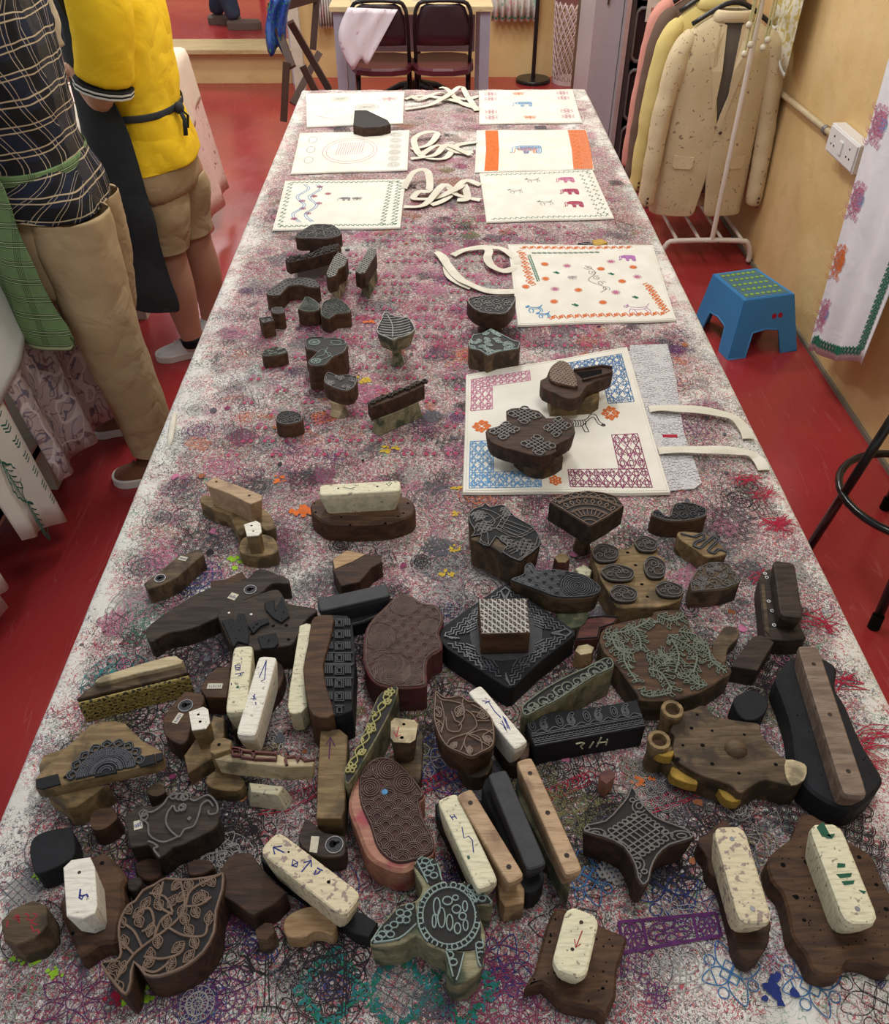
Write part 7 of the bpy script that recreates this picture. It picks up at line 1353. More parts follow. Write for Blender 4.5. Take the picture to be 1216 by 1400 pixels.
def folding_chair(cx, cy, lb):
    r = thing('folding_chair', lb, 'chair', (cx, cy, 0), 'folding chairs at the desk'); w = .168
    G().prism(ccw(smooth([(cx-w*.92, cy-.19), (cx+w*.92, cy-.19), (cx+w*.95, cy+.17), (cx-w*.95, cy+.17)], 3)), .425, .465, .012).build('seat', m_seat, r)
    R = []
    for z, k in ((.60, 1), (.66, 1), (.74, .97), (.80, .8), (.815, .6)): R.append([(cx-w*k*.93+2*w*k*.93*t/8, cy+.245+.02*(1-((t-4)/4)**2), z) for t in range(9)])
    R = [[(x, cy+.6*0-(y-cy), z) for x, y, z in q] for q in R]
    G().sheet(R).build('backrest', m_back, r, True, .012)
    fr_ = [(cx-w*1.05, cy-.20, .012), (cx-w, cy+.0, .40), (cx-w, cy+.235, .70), (cx-w*.9, cy+.25, .80), (cx-w*.55, cy+.26, .83), (cx+w*.55, cy+.26, .83), (cx+w*.9, cy+.25, .80), (cx+w, cy+.235, .70), (cx+w, cy, .40), (cx+w*1.05, cy-.20, .012)]
    fr_ = [(x, 2*cy-y, z) for x, y, z in fr_]
    G().tube(smooth(fr_, 3, False), .0115, 8).build('front_frame', m_ctube, r, True)
    for s in (-1, 1): G().tube([(cx+s*w*.94, cy+.10, .43), (cx+s*w*.94, cy-.22, .012)], .010, 8).build('leg', m_ctube, r)
    for y, z in ((.155, .10), (-.185, .06)): G().tube([(cx-w, cy+y, z), (cx+w, cy+y, z)], .008, 6).build('stretcher', m_ctube, r)
    return r
a = PY(519, 50, 5.60)[0]; b = PY(606, 50, 5.60)[0]; folding_chair(a, 5.86, 'folding chair with dark red seat under the hanging white cloth, left at the desk'); folding_chair(b, 5.86, 'folding chair with dark red seat and bare backrest, right at the desk')
n = NM('lilac_white_scarf', .85, .15); c = n.mix(n.noise(10, 3), (.72, .64, .70), (.80, .74, .78)); c = n.mix(n.ma('MULTIPLY', n.step(n.noise(22, 3), .62, .68), .5), c, (.35, .12, .32)); n.col(c); m_scarf = n.m
g = G(); rows = []
for i in range(9):
    u_ = i/8; r = []
    for j in range(11):
        v_ = j/10; px_ = 476+u_*68-30*math.sin(v_*3.1)*.5*(1-u_)-v_*(38*u_)+v_*4*(1-u_); py_ = 10+3*u_+v_*(82-14*u_+6*math.sin(u_*9)); r.append(PY(px_, py_, 5.58-.02*v_+.010*math.sin(u_*16+v_*3)+.005*math.sin(u_*31)))
    rows.append(r)
g.sheet(rows); tag(g.build('hanging_cloth', m_scarf, None, True, .003), 'white printed cloth draped over the back of the left folding chair', 'cloth')
# wooden folding chair with a blue scarf, left of the post
wc = thing('wooden_folding_chair', 'dark wooden folding chair with crossed legs, left of the cream post', 'chair', U(400, 160, 0)[:2]+(0,)); m_cw = plain('dark_chair_wood', (.07, .035, .025), .45, .4)
def stick(root, pa, pb, Y1, Y2, nm='leg', w=.035, d=.022):
    A_, B_ = Vector(PY(pa[0], pa[1], Y1)), Vector(PY(pb[0], pb[1], Y2)); t = (B_-A_).normalized(); s = Vector((0, 1, 0)).cross(t).normalized()*w/2; f_ = t.cross(s).normalized()*d/2; v = [tuple(P_+a_*s+b_*f_) for P_ in (A_, B_) for a_, b_ in ((-1, -1), (1, -1), (1, 1), (-1, 1))]
    g = G(); g.add(v, [(3, 2, 1, 0), (4, 5, 6, 7), (0, 1, 5, 4), (1, 2, 6, 5), (2, 3, 7, 6), (3, 0, 4, 7)]); return g.build(nm, m_cw, root)
stick(wc, (369, 10), (400, 92), 4.95, 4.75); stick(wc, (392, 85), (388, 166), 4.75, 4.72); stick(wc, (397, 30), (450, 122), 4.95, 5.15); stick(wc, (434, -10), (428, 68), 5.3, 5.25); stick(wc, (414, 90), (434, 130), 4.85, 4.85); stick(wc, (437, 72), (400, 142), 5.2, 5.0)
sA = PY(414, 70, 4.95); G().prism(ccw([PY(414, 82, 4.8)[:2], PY(462, 80, 4.85)[:2], PY(462, 66, 5.2)[:2], PY(418, 66, 5.2)[:2]]), .44, .465, .004).build('seat', plain('glossy_dark_seat', (.16, .14, .15), .15, .6), wc)
stick(wc, (369, 12), (434, -6), 4.95, 5.3, 'back_rail', .05)
n = NM('blue_green_silk', .35, .4); c = n.mix(n.step(n.vor(55), .25, .4), (.03, .28, .10), (.02, .05, .28)); c = n.mix(n.step(n.noise(7, 2), .45, .55), c, (.05, .14, .45)); n.col(c); n.bump(n.noise(20, 3), .4, .01); m_silk = n.m
g = G(); rows = []
for i in range(8):
    u_ = i/7; rows.append([PY(372+u_*24-8*math.sin(v_*2.5)+u_*2, -6+v_*(76+8*math.sin(u_*9)), 4.86+.03*math.sin(u_*13+v_*2)) for v_ in np.linspace(0, 1, 9)])
g.sheet(rows); tag(g.build('silk_scarf', m_silk, None, True, .01), 'shiny blue and green scarf hanging on the wooden folding chair', 'scarf')
# swivel chair star base under the desk chairs
sw = thing('swivel_chair', 'black five-star swivel chair base behind the two folding chairs', 'chair', (PY(572, 100, 6.6)[0], 6.62, 0)); sx_, sy_ = sw.location[0], 6.62
for k in range(5):
    a_ = TAU*k/5+.3; e_ = (sx_+.27*math.cos(a_), sy_+.14*math.sin(a_), .06); G().tube([(sx_, sy_, .14), ((sx_+e_[0])/2, (sy_+e_[1])/2, .12), e_], [.030, .024, .018], 8).build('star_leg', m_ctube, sw); G().ball((e_[0], e_[1], .028), (.027, .015, .027)).build('caster', m_ctube, sw, True)
G().tube([(sx_, sy_, .12), (sx_, sy_, .42)], .022, 10).build('gas_lift', m_ctube, sw); G().prism([(sx_+.2*math.cos(t), sy_+.14*math.sin(t)) for t in np.linspace(0, TAU, 17)[:-1]], .42, .47, .015).build('seat', m_back, sw)
# curtains on the back wall
n, u = uvmat('floral_curtain'); c = n.mix(n.noise(9, 2), (.72, .70, .64), (.80, .78, .72)); c = n.mix(n.ma('MULTIPLY', n.step(n.noise(14, 2, w=2.0), .60, .63), .7), c, (.75, .30, .38)); c = n.mix(n.ma('MULTIPLY', n.step(n.noise(17, 2, w=5.0), .62, .65), .7), c, (.15, .42, .28)); c = n.mix(per(n, u[1], 2.0, .02, .5-.03/2), c, (.08, .35, .25)); n.col(c); m_curt = n.m
def curtain(pxa, pxb, pyb, lb):
    xa, xb = PY(pxa, pyb, BY-.08)[0], PY(pxb, pyb, BY-.08)[0]; zb = PY((pxa+pxb)/2, pyb, BY-.08)[2]; rows = [[(xa+(xb-xa)*i/40, BY-.08+.025*math.sin(i*1.1), z) for i in range(41)] for z in np.linspace(2.2, zb, 14)]
    r = thing('curtain', lb, 'curtain', ((xa+xb)/2, BY-.08, zb)); G().sheet(rows).build('cloth', m_curt, r, True, .003); G().sheet([[(x, y-.004, z) for x, y, z in [(q[0], q[1], zb+.03) for q in rows[0]]], [(q[0], q[1]-.004, zb+.018) for q in rows[0]]]).build('green_hem', INK['green'], r, True)
curtain(672, 733, 29, 'white flowered curtain with a green hem, right of the desk'); curtain(437, 462, 38, 'white curtain strip with a green hem, between post and desk')
# black pole stand
q = U(729, 108, .02); ps = thing('pole_stand', 'black floor stand with round base and pole, between curtain and lattice bin', 'stand', (q[0], q[1], 0)); G().prism([(q[0]+.135*math.cos(t), q[1]+.135*math.sin(t)) for t in np.linspace(0, TAU, 33)[:-1]], .0005, .028, .008).build('base', m_ctube, ps); G().tube([(q[0], q[1], .02), (q[0], q[1], 1.7)], .016, 12).build('pole', m_ctube, ps); G().tube([(q[0]+.05, q[1], 1.3), (q[0]+.045, q[1], .9), (q[0]+.02, q[1], .75)], .004, 6).build('cable', m_ctube, ps)
# lattice bin
qa = U(775, 118, 0); bx, by = qa[0]+.03, qa[1]+.12; lb_ = thing('laundry_bin', 'tall pinkish white bin with woven lattice sides, beside the dark brown board', 'bin', (bx, by, 0)); m_bin = plain('pinkish_plastic', (.66, .52, .52), .4, .4, var=.05); BH = .62
for s in (1, -1):
    for k in range(20):
        a0 = TAU*k/20; G().tube([(bx+(.125+.03*t)*math.cos(a0+s*t*1.9), by+(.125+.03*t)*math.sin(a0+s*t*1.9), .02+t*(BH-.08)) for t in np.linspace(0, 1, 12)], .0065, 5, True, .5).build('lattice_strip', m_bin, lb_, True)
rg = lambda r_, z: [(bx+r_*math.cos(t), by+r_*math.sin(t), z) for t in np.linspace(0, TAU, 33)[:-1]]
G().rings([rg(.152, BH-.07), rg(.16, BH), rg(.168, BH), rg(.168, BH+.012), rg(.156, BH+.012)], False).build('rim', m_bin, lb_, True, .004); G().rings([rg(.11, .001), rg(.13, .001), rg(.132, .03)]).build('base', m_bin, lb_)
# dark brown board and grey cabinet, drawer tower
m_bb = plain('dark_brown_laminate', (.07, .038, .032), .4, .4); xa = PY(787, 60, 5.75)[0]; xb = PY(811, 60, 5.75)[0]
tag(G().box(((xa+xb)/2+.01, 5.80, .95), (xb-xa, .10, 1.9), 0, .003).build('brown_board', m_bb), 'upright dark brown laminate board between the lattice bin and the grey cabinet', 'board')
m_cab = plain('grey_pink_laminate', (.44, .39, .42), .35, .4, var=.05); m_alu = plain('pale_aluminium', (.55, .52, .52), .3, .5, metal=.4)
xa, xb = PY(806, 100, 4.95)[0], PY(851, 100, 4.95)[0]; cb = thing('grey_cabinet', 'tall grey laminate cabinet panel with an aluminium edge, right of the brown board', 'cabinet', ((xa+xb)/2, 5.2, 0))
g = G(); g.box(((xa+xb)/2-.012, 5.24, .95), (xb-xa-.03, .50, 1.9), bev=.004); g.build('body', m_cab, cb); g = G(); g.box((xb-.012, 5.20, .95), (.024, .56, 1.92), bev=.003); g.build('edge_post', m_alu, cb)
(lx, _, lz) = PY(832, 8, 4.98); g = G(); g.box((lx, 4.984, lz+.03), (.008, .012, .05), bev=.002); g.build('latch', m_bb, cb)
tx0 = xb+.004; tx1 = tx0+.30; tw = thing('drawer_tower', 'narrow tower of dark grey open-front plastic drawers behind the jackets', 'drawers', ((tx0+tx1)/2, 5.1, 0)); m_tw = plain('charcoal_plastic', (.06, .052, .055), .4, .4); m_tw2 = plain('dark_drawer', (.022, .018, .02), .4, .4); m_twl = plain('grey_plastic_rim', (.17, .155, .16), .4, .4)
for x in (tx0+.012, tx1-.012): g = G(); g.box((x, 5.14, .62), (.024, .42, 1.24)); g.build('side_frame', m_tw, tw)
g = G(); g.box(((tx0+tx1)/2, 5.14, .03), (tx1-tx0, .44, .06), bev=.006); g.build('plinth', m_lav, tw); g = G(); g.box(((tx0+tx1)/2, 5.33, .62), (tx1-tx0-.05, .02, 1.2)); g.build('back', m_tw2, tw)
for k in range(4):
    z0_ = .075+.29*k; d = G(); d.box(((tx0+tx1)/2, 5.14, z0_+.13), (tx1-tx0-.056, .38, .25), bev=.012); d = d.build('drawer', m_tw2, tw); xm = (tx0+tx1)/2; w2 = (tx1-tx0)/2-.032; P_ = [(xm-w2, z0_+.03), (xm-w2+.02, z0_+.008), (xm+w2-.02, z0_+.008), (xm+w2, z0_+.03), (xm+w2, z0_+.235), (xm+w2-.02, z0_+.255), (xm-w2+.02, z0_+.255), (xm-w2, z0_+.235), (xm-w2, z0_+.03)]
    G().tube([(x, 4.945, z) for x, z in P_], .010, 8, False).build('drawer_rim', m_twl, d, True)
cd = thing('printed_card', 'white card with red and black print standing in front of the top drawer', 'card', PY(900, 30, 4.92)); ca_, cb_ = PY(885, 30, 4.92), PY(908, 30, 4.92)
G().box(((ca_[0]+cb_[0])/2, 4.925, ca_[2]+.14), (cb_[0]-ca_[0]+.02, .004, .28)).build('card', m_tote, cd)
tcv = bpy.data.curves.new('red_text', 'FONT'); tcv.body = 'BOOST\nBOOST'; tcv.size = .028; tcv.extrude = .0003; tmp = bpy.data.objects.new('tmp', tcv); COL.objects.link(tmp); bpy.context.view_layer.update(); tme = bpy.data.meshes.new_from_object(tmp); bpy.data.objects.remove(tmp); tme.materials.clear(); tme.materials.append(INK['red']); to = bpy.data.objects.new('red_text', tme); COL.objects.link(to); to['kind'] = 'stuff'; to.parent = cd; to.location = Vector((ca_[0]+.012, 4.9215, ca_[2]+.045))-cd.location; to.rotation_euler = (math.pi/2, 0, 0)
for k in range(5): G().box((ca_[0]+.045+.02*(k % 3), 4.922, ca_[2]+.12+.02*k), (.03, .001, .006), 0).build('black_print', m_hole, cd)
# ================================================================== CLOTHES RACK
m_rk = plain('cream_white_enamel', (.74, .66, .58), .3, .5, var=.04); RXc = 1.335; RY0, RY1 = 3.90, 4.72; rx0, rx1 = 1.10, 1.535
rk = thing('clothes_rack', 'cream white tubular clothes rack beside the ochre wall', 'rack', (RXc, (RY0+RY1)/2, 0))
for y in (RY0, RY1): G().tube(smooth([(rx0, y, .013), (rx0, y, .05), (rx0+.02, y, .10), (rx0+.07, y, .12), (rx1-.07, y, .12), (rx1-.02, y, .10), (rx1, y, .05), (rx1, y, .013)], 3, False), .0125, 10).build('foot_bar', m_rk, rk, True); 
for x in (rx0+.07, rx0+.18, rx0+.29, rx1-.05): G().tube([(x, RY0, .118), (x, RY1, .118)], .008, 8).build('base_rail', m_rk, rk)
for y in (RY0, RY1): G().tube([(RXc, y, .115), (RXc-.005, y, 1.22)], .0115, 10).build('pole', m_rk, rk)
G().tube([(RXc, RY0-.05, 1.22), (RXc, RY1+.05, 1.22)], .0125, 10).build('hanging_rail', m_rk, rk); G().ball((RXc, RY0-.055, 1.22), .017).build('end_cap', m_plast, rk, True)
for x in (RXc-.03, RXc+.03): G().ball((x, RY0-.012, .118), .0045).build('rivet', m_steel, rk)
def cloth2(name, c1, c2, spots=None, st=.66):
    n = NM(name, .85, .15); c = n.mix(n.noise(7, 3), c1, c2)
    if spots:
        for w, k in ((1.0, 38), (4.0, 50)): c = n.mix(n.ma('MULTIPLY', n.step(n.noise(k, 2, 1.0, w=w), st, st+.03), .75), c, spots)
    n.col(c); n.bump(n.ma('ADD', n.noise(8, 3), n.ma('MULTIPLY', n.noise(500, 1), .03)), .35, .015); return n.m
m_bz = cloth2('printed_beige_linen', (.62, .50, .30), (.68, .55, .35), (.20, .12, .10)); m_bzs = cloth2('beige_lapel', (.66, .54, .33), (.72, .58, .38), (.22, .14, .11), .68); m_lin = plain('grey_lining', (.13, .11, .09), .6, .3)
GJ = 'jackets on the clothes rack'
def jacket(lb, cx, cy, mat, lap, zs=1.12, ln=.86, w=.215, detail=True, wy=.07, bt=True):
    r = thing('jacket', lb, 'jacket', (cx, cy, zs-ln), GJ); prof = [(0, 1.02, 1.0), (.1, 1.0, 1.0), (.3, .96, 1.0), (.5, .92, .95), (.7, .97, 1), (.84, .98, 1.05), (.91, .86, .85), (.96, .60, .6), (1.0, .34, .5)]
    R = []
    for t, kx, ky in prof: z = zs-ln*(1-t); R.append(ell((cx, cy, z), w*kx, wy*ky, 36, e=2.6, wob=.012*(1-t), ph=t*9, rot=0))
    # open front: ring runs from one front edge round the back to the other
    gap = lambda t: (-.02 if .25 < t < .52 else .006+.18*max(0, (.25-t))+.42*max(0, t-.52)*1.3)
    R2 = []
    for t, kx, ky in prof: z = zs-ln*(1-t); gq = gap(t); R2.append(ell((cx, cy, z), w*kx, wy*ky, 40, a0=-math.pi/2+gq, a1=-math.pi/2-gq+TAU, e=2.6, wob=.012*(1-t), ph=t*7))
    loft(R2, 'jacket_body', mat, r, False, .006)
    loft([ell((cx, cy, zs-ln*(1-t)), w*kx*.94, wy*ky*.85, 24, e=2.6) for t, kx, ky in prof[1:]], 'lining', m_lin, r)
    for s in (-1, 1):
        limb([(cx+s*w*.70, cy, zs-.075), (cx+s*w*.93, cy-.01, zs-.14), (cx+s*w*1.10, cy-.02, zs-.36), (cx+s*w*1.17, cy-.035, zs-.60), (cx+s*w*1.20, cy-.045, zs-.80)], [.036, .054, .048, .045, .043], 'sleeve', mat, r, 14, .9)
        if detail:
            fy = lambda z: cy-wy-.006
            P_ = [(.012, zs-.40), (.055, zs-.20), (.085, zs-.13), (.055, zs-.115), (.072, zs-.09), (.045, zs-.02), (.02, zs-.03), (.012, zs-.20)]
            def fq(x, z): t = min(1, max(0, 1-(zs-z)/ln)); kx = np.interp(t, [q[0] for q in prof], [q[1] for q in prof]); ky = np.interp(t, [q[0] for q in prof], [q[2] for q in prof]); u_ = min(.98, abs(x)/(w*kx)); return cy-wy*ky*(1-u_**2.6)**(1/2.6)-.007
            g = G(); v = [(cx+s*(x+.012), fq(x+.012, z), z) for x, z in P_]; g.add(v+[(x, y+.004, z) for x, y, z in v], [tuple(range(8)), tuple(range(15, 7, -1))]+[(i, (i+1) % 8, 8+(i+1) % 8, 8+i) for i in range(8)]); g.build('lapel', lap, r)
            pk = [(.075, -.56), (.165, -.555), (.165, -.60), (.155, -.612), (.085, -.612), (.075, -.60)]; g = G(); v = [(cx+s*x, fq(x, zs+z)-.001, zs+z) for x, z in pk]; g.add(v+[(x, y+.006, z) for x, y, z in v], [tuple(range(6)), tuple(range(11, 5, -1))]+[(i, (i+1) % 6, 6+(i+1) % 6, 6+i) for i in range(6)]); g.build('pocket_flap', lap, r)
            for k in range(3): zz = zs-.60-.02*k+0; G().ball((cx+s*w*1.22, cy-.045-.05, zs-.74-.02*k), (.006, .003, .006)).build('cuff_button', m_bb, r)
    G().rings([ell((cx, cy, z), a, b) for z, a, b in ((zs-.02, .095, .052), (zs+.012, .08, .045), (zs+.02, .07, .040))], False).build('collar', lap, r, True, .006)
    if detail: G().ball((cx+.02, cy-wy-.012, zs-.45), (.008, .004, .008)).build('button', m_bb, r)
    h = thing('coat_hanger', 'black hanger carrying the '+lb.split(',')[0].split(' hanging')[0].split(' with')[0], 'hanger', (cx, cy, zs), 'black hangers on the rack')
    G().tube(smooth([(cx-w*.78, cy, zs-.035), (cx-.06, cy, zs+.03), (cx, cy, zs+.045), (cx+.06, cy, zs+.03), (cx+w*.78, cy, zs-.035)], 3, False), .010, 8, True).build('shoulder_bar', m_ctube, h, True); G().tube(smooth([(cx, cy, zs+.04), (cx, cy, 1.19), (RXc-.018, cy, 1.215), (RXc, cy, 1.238), (RXc+.018, cy, 1.22)], 3, False), .0022, 6).build('hook', m_steel, h)
    return r
Z1 = 1.05
jacket('printed beige linen blazer, nearest on the rack', 1.265, 4.03, m_bz, m_bzs, Z1, .84, .215)
jacket('pale yellow jacket behind the beige blazer', 1.235, 4.18, cloth2('pale_yellow_cotton', (.60, .47, .15), (.68, .56, .24)), cloth2('pale_yellow_lapel', (.62, .50, .18), (.70, .58, .26)), Z1+.02, .80, .205, True, .055)
jacket('dark taupe jacket between the yellow and the salmon ones', 1.235, 4.32, cloth2('dark_taupe_cotton', (.12, .075, .055), (.17, .11, .08)), m_shawl, Z1+.03, .78, .205, False, .05)
jacket('salmon pink jacket farthest but one on the rack', 1.245, 4.46, cloth2('salmon_cotton', (.60, .25, .20), (.68, .32, .25)), cloth2('salmon_lapel', (.60, .25, .20), (.68, .32, .25)), Z1+.04, .72, .205, False, .05)
jacket('orange garment at the far end of the rack', 1.28, 4.60, cloth2('orange_cotton', (.78, .16, .03), (.85, .22, .05)), cloth2('orange_lapel', (.78, .16, .03), (.85, .22, .05)), Z1+.02, .5, .17, False, .045)
m_cord = plain('cream_green_cord', (.56, .52, .26), .8, .2, sc=200, var=.3); m_knob = plain('wound_white_thread', (.72, .66, .52), .8, .2, sc=150, var=.2)
for k, (dx, dz, lb) in enumerate(((-.05, -.165, 'hanging cord with a knobbed end, leftmost at the rack pole'), (-.045, -.27, 'hanging cord with the lowest knob at the rack pole'), (-.03, -.235, 'hanging cord whose knob sits just left of the rack pole'), (.024, -.245, 'hanging cord whose knob sits right of the rack pole'), (.035, -.215, 'hanging cord behind the pole with a partly hidden knob'))):
    y = RY0-.035-.004*k; r = thing('tassel_cord', lb, 'cord', (RXc+dx, y, 1.22+dz), 'tassel cords over the end of the rack'); xk = RXc+dx
    G().tube([(xk+.006, y+.02, 1.235), (xk+.004, y, 1.225), (xk, y-.004, 1.15), (xk-.002, y-.004, 1.22+dz)], .0042, 6).build('cord', m_cord, r); G().ball((xk-.002, y-.006, 1.22+dz-.010), (.0135, .0135, .014), 12, 8).build('knob', m_knob, r, True)
# ================================================================== BLUE STEP STOOL
n = NM('blue_plastic', .4, .4); n.col(n.mix(n.noise(8, 3), (.035, .19, .42), (.05, .24, .50))); m_blu = n.m; m_dot = plain('lime_rubber_dot', (.24, .40, .05), .6, .3); m_top = plain('grey_blue_mat', (.07, .16, .20), .5, .3)
st = thing('step_stool', 'blue plastic step stool with green dots on its top', 'stool', (1.17, 3.35, 0)); H_ = .225
T_ = [Vector(U(*q, H_)) for q in ((1019, 411), (1086, 402), (1034, 367), (976, 375))]; Fb = [Vector(U(*q, 0)) for q in ((996, 492), (1089, 479))]; Fb += [Vector(U(948, 443, 0))+Vector((Fb[1]-Fb[0])), Vector(U(948, 443, 0))]
cc = sum(T_, Vector())/4
g = G(); q = ccw(smooth([tuple(p[:2]) for p in T_], 1)); g.prism(inset(q, .004), H_-.02, H_+.002, .004); g.build('top', m_blu, st); G().prism(inset(q, .018), H_-.01, H_+.0035, .001).build('dotted_mat', m_top, st)
def quadp(u_, v_): return T_[0]*(1-u_)*(1-v_)+T_[1]*u_*(1-v_)+T_[2]*u_*v_+T_[3]*(1-u_)*v_
for i in range(7):
    for j in range(5):
        p_ = quadp(.12+.76*(i+.5*(j % 2))/6.6, .14+.18*j); G().prism([(p_.x+.0085*math.cos(t), p_.y+.0085*math.sin(t)) for t in np.linspace(0, TAU, 11)[:-1]], H_, H_+.0055, .001).build('rubber_dot', m_dot, st)
for k in range(4):
    a, b, c_, d = T_[k], T_[(k+1) % 4], Fb[(k+1) % 4], Fb[k]; P_ = lambda u_, v_: tuple(((a*(1-u_)+b*u_)*(1-v_)+(d*(1-u_)+c_*u_)*v_))
    cols_ = [0, .12, .24, .27, .5, .73, .76, .88, 1]; g = G(); arch = {0: 1, .12: 1, .24: 1, .27: .58, .5: .54, .73: .58, .76: 1, .88: 1, 1: 1}
    rows = [[P_(u_, arch[u_]*v_) for u_ in cols_] for v_ in (0, .25, .5, .75, 1)]; g.sheet(rows).build('side_panel', m_blu, st, False, .006); G().tube([P_(u_, v_) for u_, v_ in ((0, 1), (.24, 1), (.28, .58), (.5, .54), (.72, .58), (.76, 1), (1, 1))], .005, 6).build('rim', m_blu, st, True)
    if k == 0:
        nn = (b-a).cross(d-a).normalized(); 
        for u_ in (.62, .73):
            q = Vector(P_(u_, .33)); e1 = (b-a).normalized(); e2 = nn.cross(e1); 
            if nn.y > 0: nn = -nn
            g = G(); g.rings([[tuple(q+nn*h_+e1*.011*math.cos(t)+e2*.011*math.sin(t)) for t in np.linspace(0, TAU, 13)[:-1]] for h_ in (-.002, .0042)]); g.build('finger_hole', INK['red'], st)
# ================================================================== BAR STOOL
bs = thing('bar_stool', 'tall black tubular bar stool with a footrest ring at the right edge', 'stool', (1.355, 1.82, 0)); C_ = Vector((1.345, 1.81, 0)); F1, F2 = Vector(U(1098, 762, .015)), Vector(U(1197, 853, .015)); m_bs = plain('gloss_black_tube', (.010, .010, .011), .2, .6)
for f_ in (F1, F2, C_*2-F1, C_*2-F2):
    f_ = Vector((min(f_.x, WX-.03), f_.y, .015)); top = C_+(f_-C_)*.45; top.z = .74; G().tube([tuple(f_), tuple(top)], .0135, 10).build('leg', m_bs, bs, True); G().tube([(f_.x, f_.y, .0), tuple(f_+(top-f_)*.04)], .017, 10).build('rubber_foot', m_hole, bs)
G().tube([(C_.x+.195*math.cos(t), C_.y+.195*math.sin(t), .27) for t in np.linspace(0, TAU, 37)], .0115, 8, False).build('footrest_ring', m_bs, bs, True)
G().prism([(C_.x+.165*math.cos(t), C_.y+.165*math.sin(t)) for t in np.linspace(0, TAU, 33)[:-1]], .745, .79, .015).build('seat', m_bs, bs); G().tube([(C_.x+.170*math.cos(t), C_.y+.170*math.sin(t), .755) for t in np.linspace(0, TAU, 37)], .012, 8, False).build('chrome_band', m_steel, bs, True)
# ================================================================== HANGING CLOTHS ON THE RIGHT WALL
m_hw = cloth_mat('white_printed_cotton', (.70, .69, .72), (.78, .77, .80), 8, .3)
hc = thing('hanging_cloth', 'long white cloth with pink, blue and orange figures hanging on the right wall', 'cloth', (1.45, 2.8, .1))
TL, TR = (1.47, 3.02, 1.40), (1.44, 2.42, 1.40); BL, BR = PX(1103, 480, 1.455), PX(1176, 500, 1.42); rows = []
def hq(u_, v_, off=0):
    p_ = Vector(TL)*(1-u_)*(1-v_)+Vector(TR)*u_*(1-v_)+Vector(BL)*(1-u_)*v_+Vector(BR)*u_*v_; return Vector((p_.x+.014*math.sin(u_*15+.5)*(.4+.6*v_)-off, p_.y, p_.z+.01*math.sin(u_*9)*v_))
G().sheet([[tuple(hq(i/36, j/20)) for i in range(37)] for j in range(21)]).build('cloth', m_hw, hc, True, .002)
G().tube([(1.44, 2.38, 1.405), (1.47, 3.06, 1.405)], .012, 8).build('hanging_rod', m_rk, hc); G().box((1.51, 2.5, 1.405), (.12, .02, .02)).build('wall_bracket', m_steel, hc); G().box((1.515, 2.95, 1.405), (.10, .02, .02)).build('wall_bracket', m_steel, hc)
def hprint(lines, key, w=.003, nm='print'):
    g = G()
    for l in lines:
        P_ = [hq(a_, b_, .0035) for a_, b_ in l]
        for i in range(len(P_)-1):
            d_ = P_[i+1]-P_[i]; nn = Vector((0, -d_.z, d_.y)).normalized()*w/2; g.add([tuple(P_[i]+nn), tuple(P_[i]-nn), tuple(P_[i+1]-nn), tuple(P_[i+1]+nn)], [(0, 1, 2, 3)])
    o = g.build(nm, INK[key], hc); o['kind'] = 'stuff'
fig = [spiral(-.5, .3, .5, 1.5), spiral(.5, -.3, .5, 1.5), arc(0, 0, .9, .5), arc(0, 0, .6, .3)]+[[(-.9+.2*i, -.5), (-.8+.2*i, .5)] for i in range(10)]+[[(-.9, -.4+.2*i), (.9, -.4+.2*i)] for i in range(5)]+scales(-1, 1, -.8, .8, .3, 2)
for v_, k1, k2 in ((.36, 'rose', 'skyblue'), (.55, 'rose', 'skyblue'), (.72, 'orange', 'orange'), (.88, 'rose', 'skyblue')): hprint([[(.14+.13*x, v_+.055*y) for x, y in l] for l in fig], k1, .0026); hprint([[(.22+.08*x, v_+.03*y) for x, y in l] for l in fig[:10]], k2, .0026)
cr = []
for i in range(46): v_ = .2+.76*i/46; cr += [[(.84, v_), (.88, v_+.02), (.92, v_)], [(.84, v_+.01), (.88, v_-.01), (.92, v_+.01)], [(.85, v_), (.91, v_+.012)]]
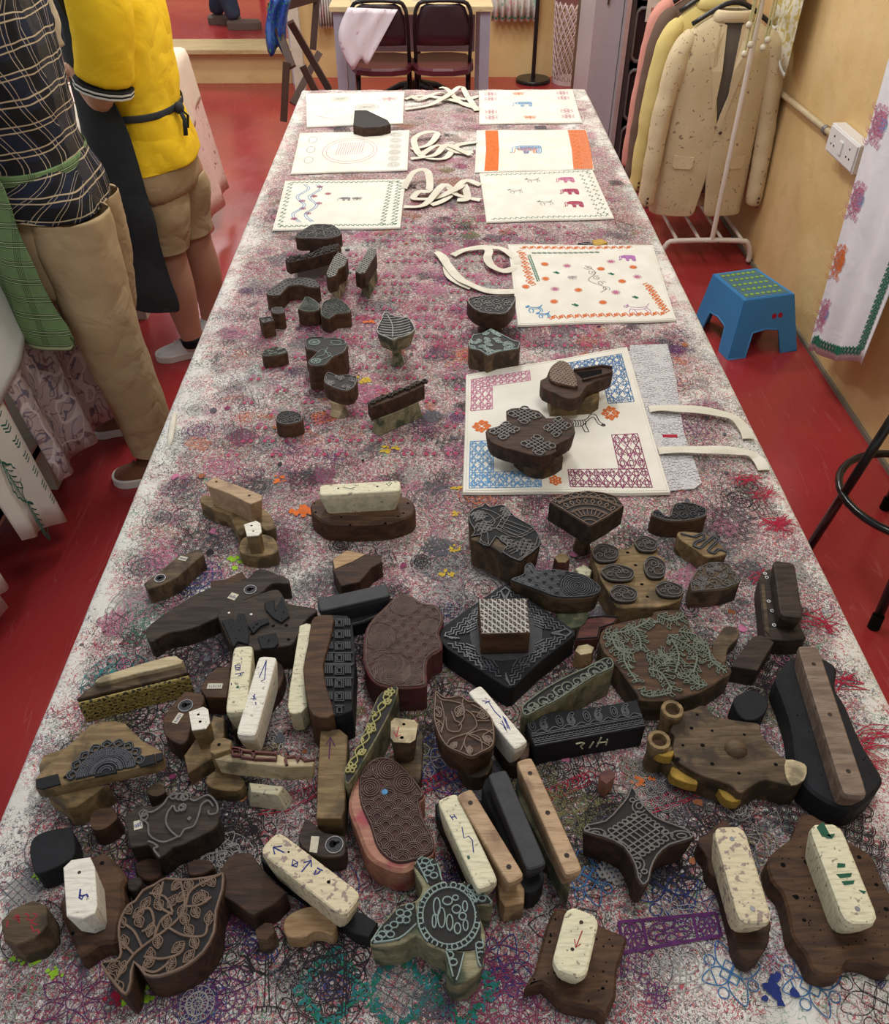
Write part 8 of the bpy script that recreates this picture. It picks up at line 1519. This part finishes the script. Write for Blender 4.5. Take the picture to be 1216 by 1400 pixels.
for i in range(28): u_ = .02+.86*i/28; cr += [[(u_, .955), (u_+.02, .98), (u_+.04, .955)], [(u_, .975), (u_+.02, .95), (u_+.04, .975)]]
hprint(cr, 'green', .0042)
n = NM('gold_printed_cotton', .8, .2); c = n.mix(n.step(n.noise(30, 4, 1.0), .45, .6), (.72, .68, .55), (.52, .40, .12)); n.col(c); m_gold = n.m
gc = thing('hanging_cloth', 'white cloth with gold print hanging above the blazer on the right wall', 'cloth', (1.5, 4.0, .85)); G().box((1.52, 4.04, 1.505), (.085, .42, .018)).build('wall_batten', m_rk, gc)
for (ya, yb, zb, xx) in ((4.22, 4.06, .98, 1.50), (4.08, 3.86, .86, 1.48)):
    G().sheet([[(xx+.008*math.sin(i*1.3), ya+(yb-ya)*i/12, 1.5+(zb+.02*math.sin(i)-1.5)*j/8) for i in range(13)] for j in range(9)]).build('cloth_panel', m_gold, gc, True, .003); G().sheet([[(xx-.004+.008*math.sin(i*1.3), ya+(yb-ya)*i/12, zb+.02*math.sin(i)+.02*j) for i in range(13)] for j in range(2)]).build('white_hem', m_tote, gc, True, .002)
# ================================================================== table edge tie and raised-room table
tr = thing('edge_tie', 'small rolled bit of cloth tied at the left edge of the long table', 'cloth', U(236, 590, TZ)); G().tube([U(240, 560, TZ-.004), U(236, 580, TZ+.006), U(233, 600, TZ+.004), U(228, 622, TZ-.01)], [.003, .007, .006, .002], 8, True, .6).build('knot', m_strap, tr, True)
rt = thing('far_table', 'cloth-covered table in the raised room beyond the far left opening', 'table', (-2.2, 9.6, .23)); q1, q2 = PY(300, 14, 9.3), PY(372, 14, 9.3)
g = G(); g.box((-2.3, 9.62, .9), (1.5, .6, .03)); g.build('tabletop', m_desk, rt)
for x in (-2.95, -1.65): g = G(); g.box((x, 9.4, .56), (.05, .05, .66)); g.build('leg', m_cw, rt)
G().sheet([[(x, 9.305+.015*math.sin(x*30), z) for x in np.linspace(-3.05, -1.55, 50)] for z in np.linspace(.92, .42, 8)]).build('cloth_skirt', m_d3, rt, True, .003)
for o in bpy.data.objects:
    for k in [k for k in o.keys() if k.startswith('_')]: del o[k]
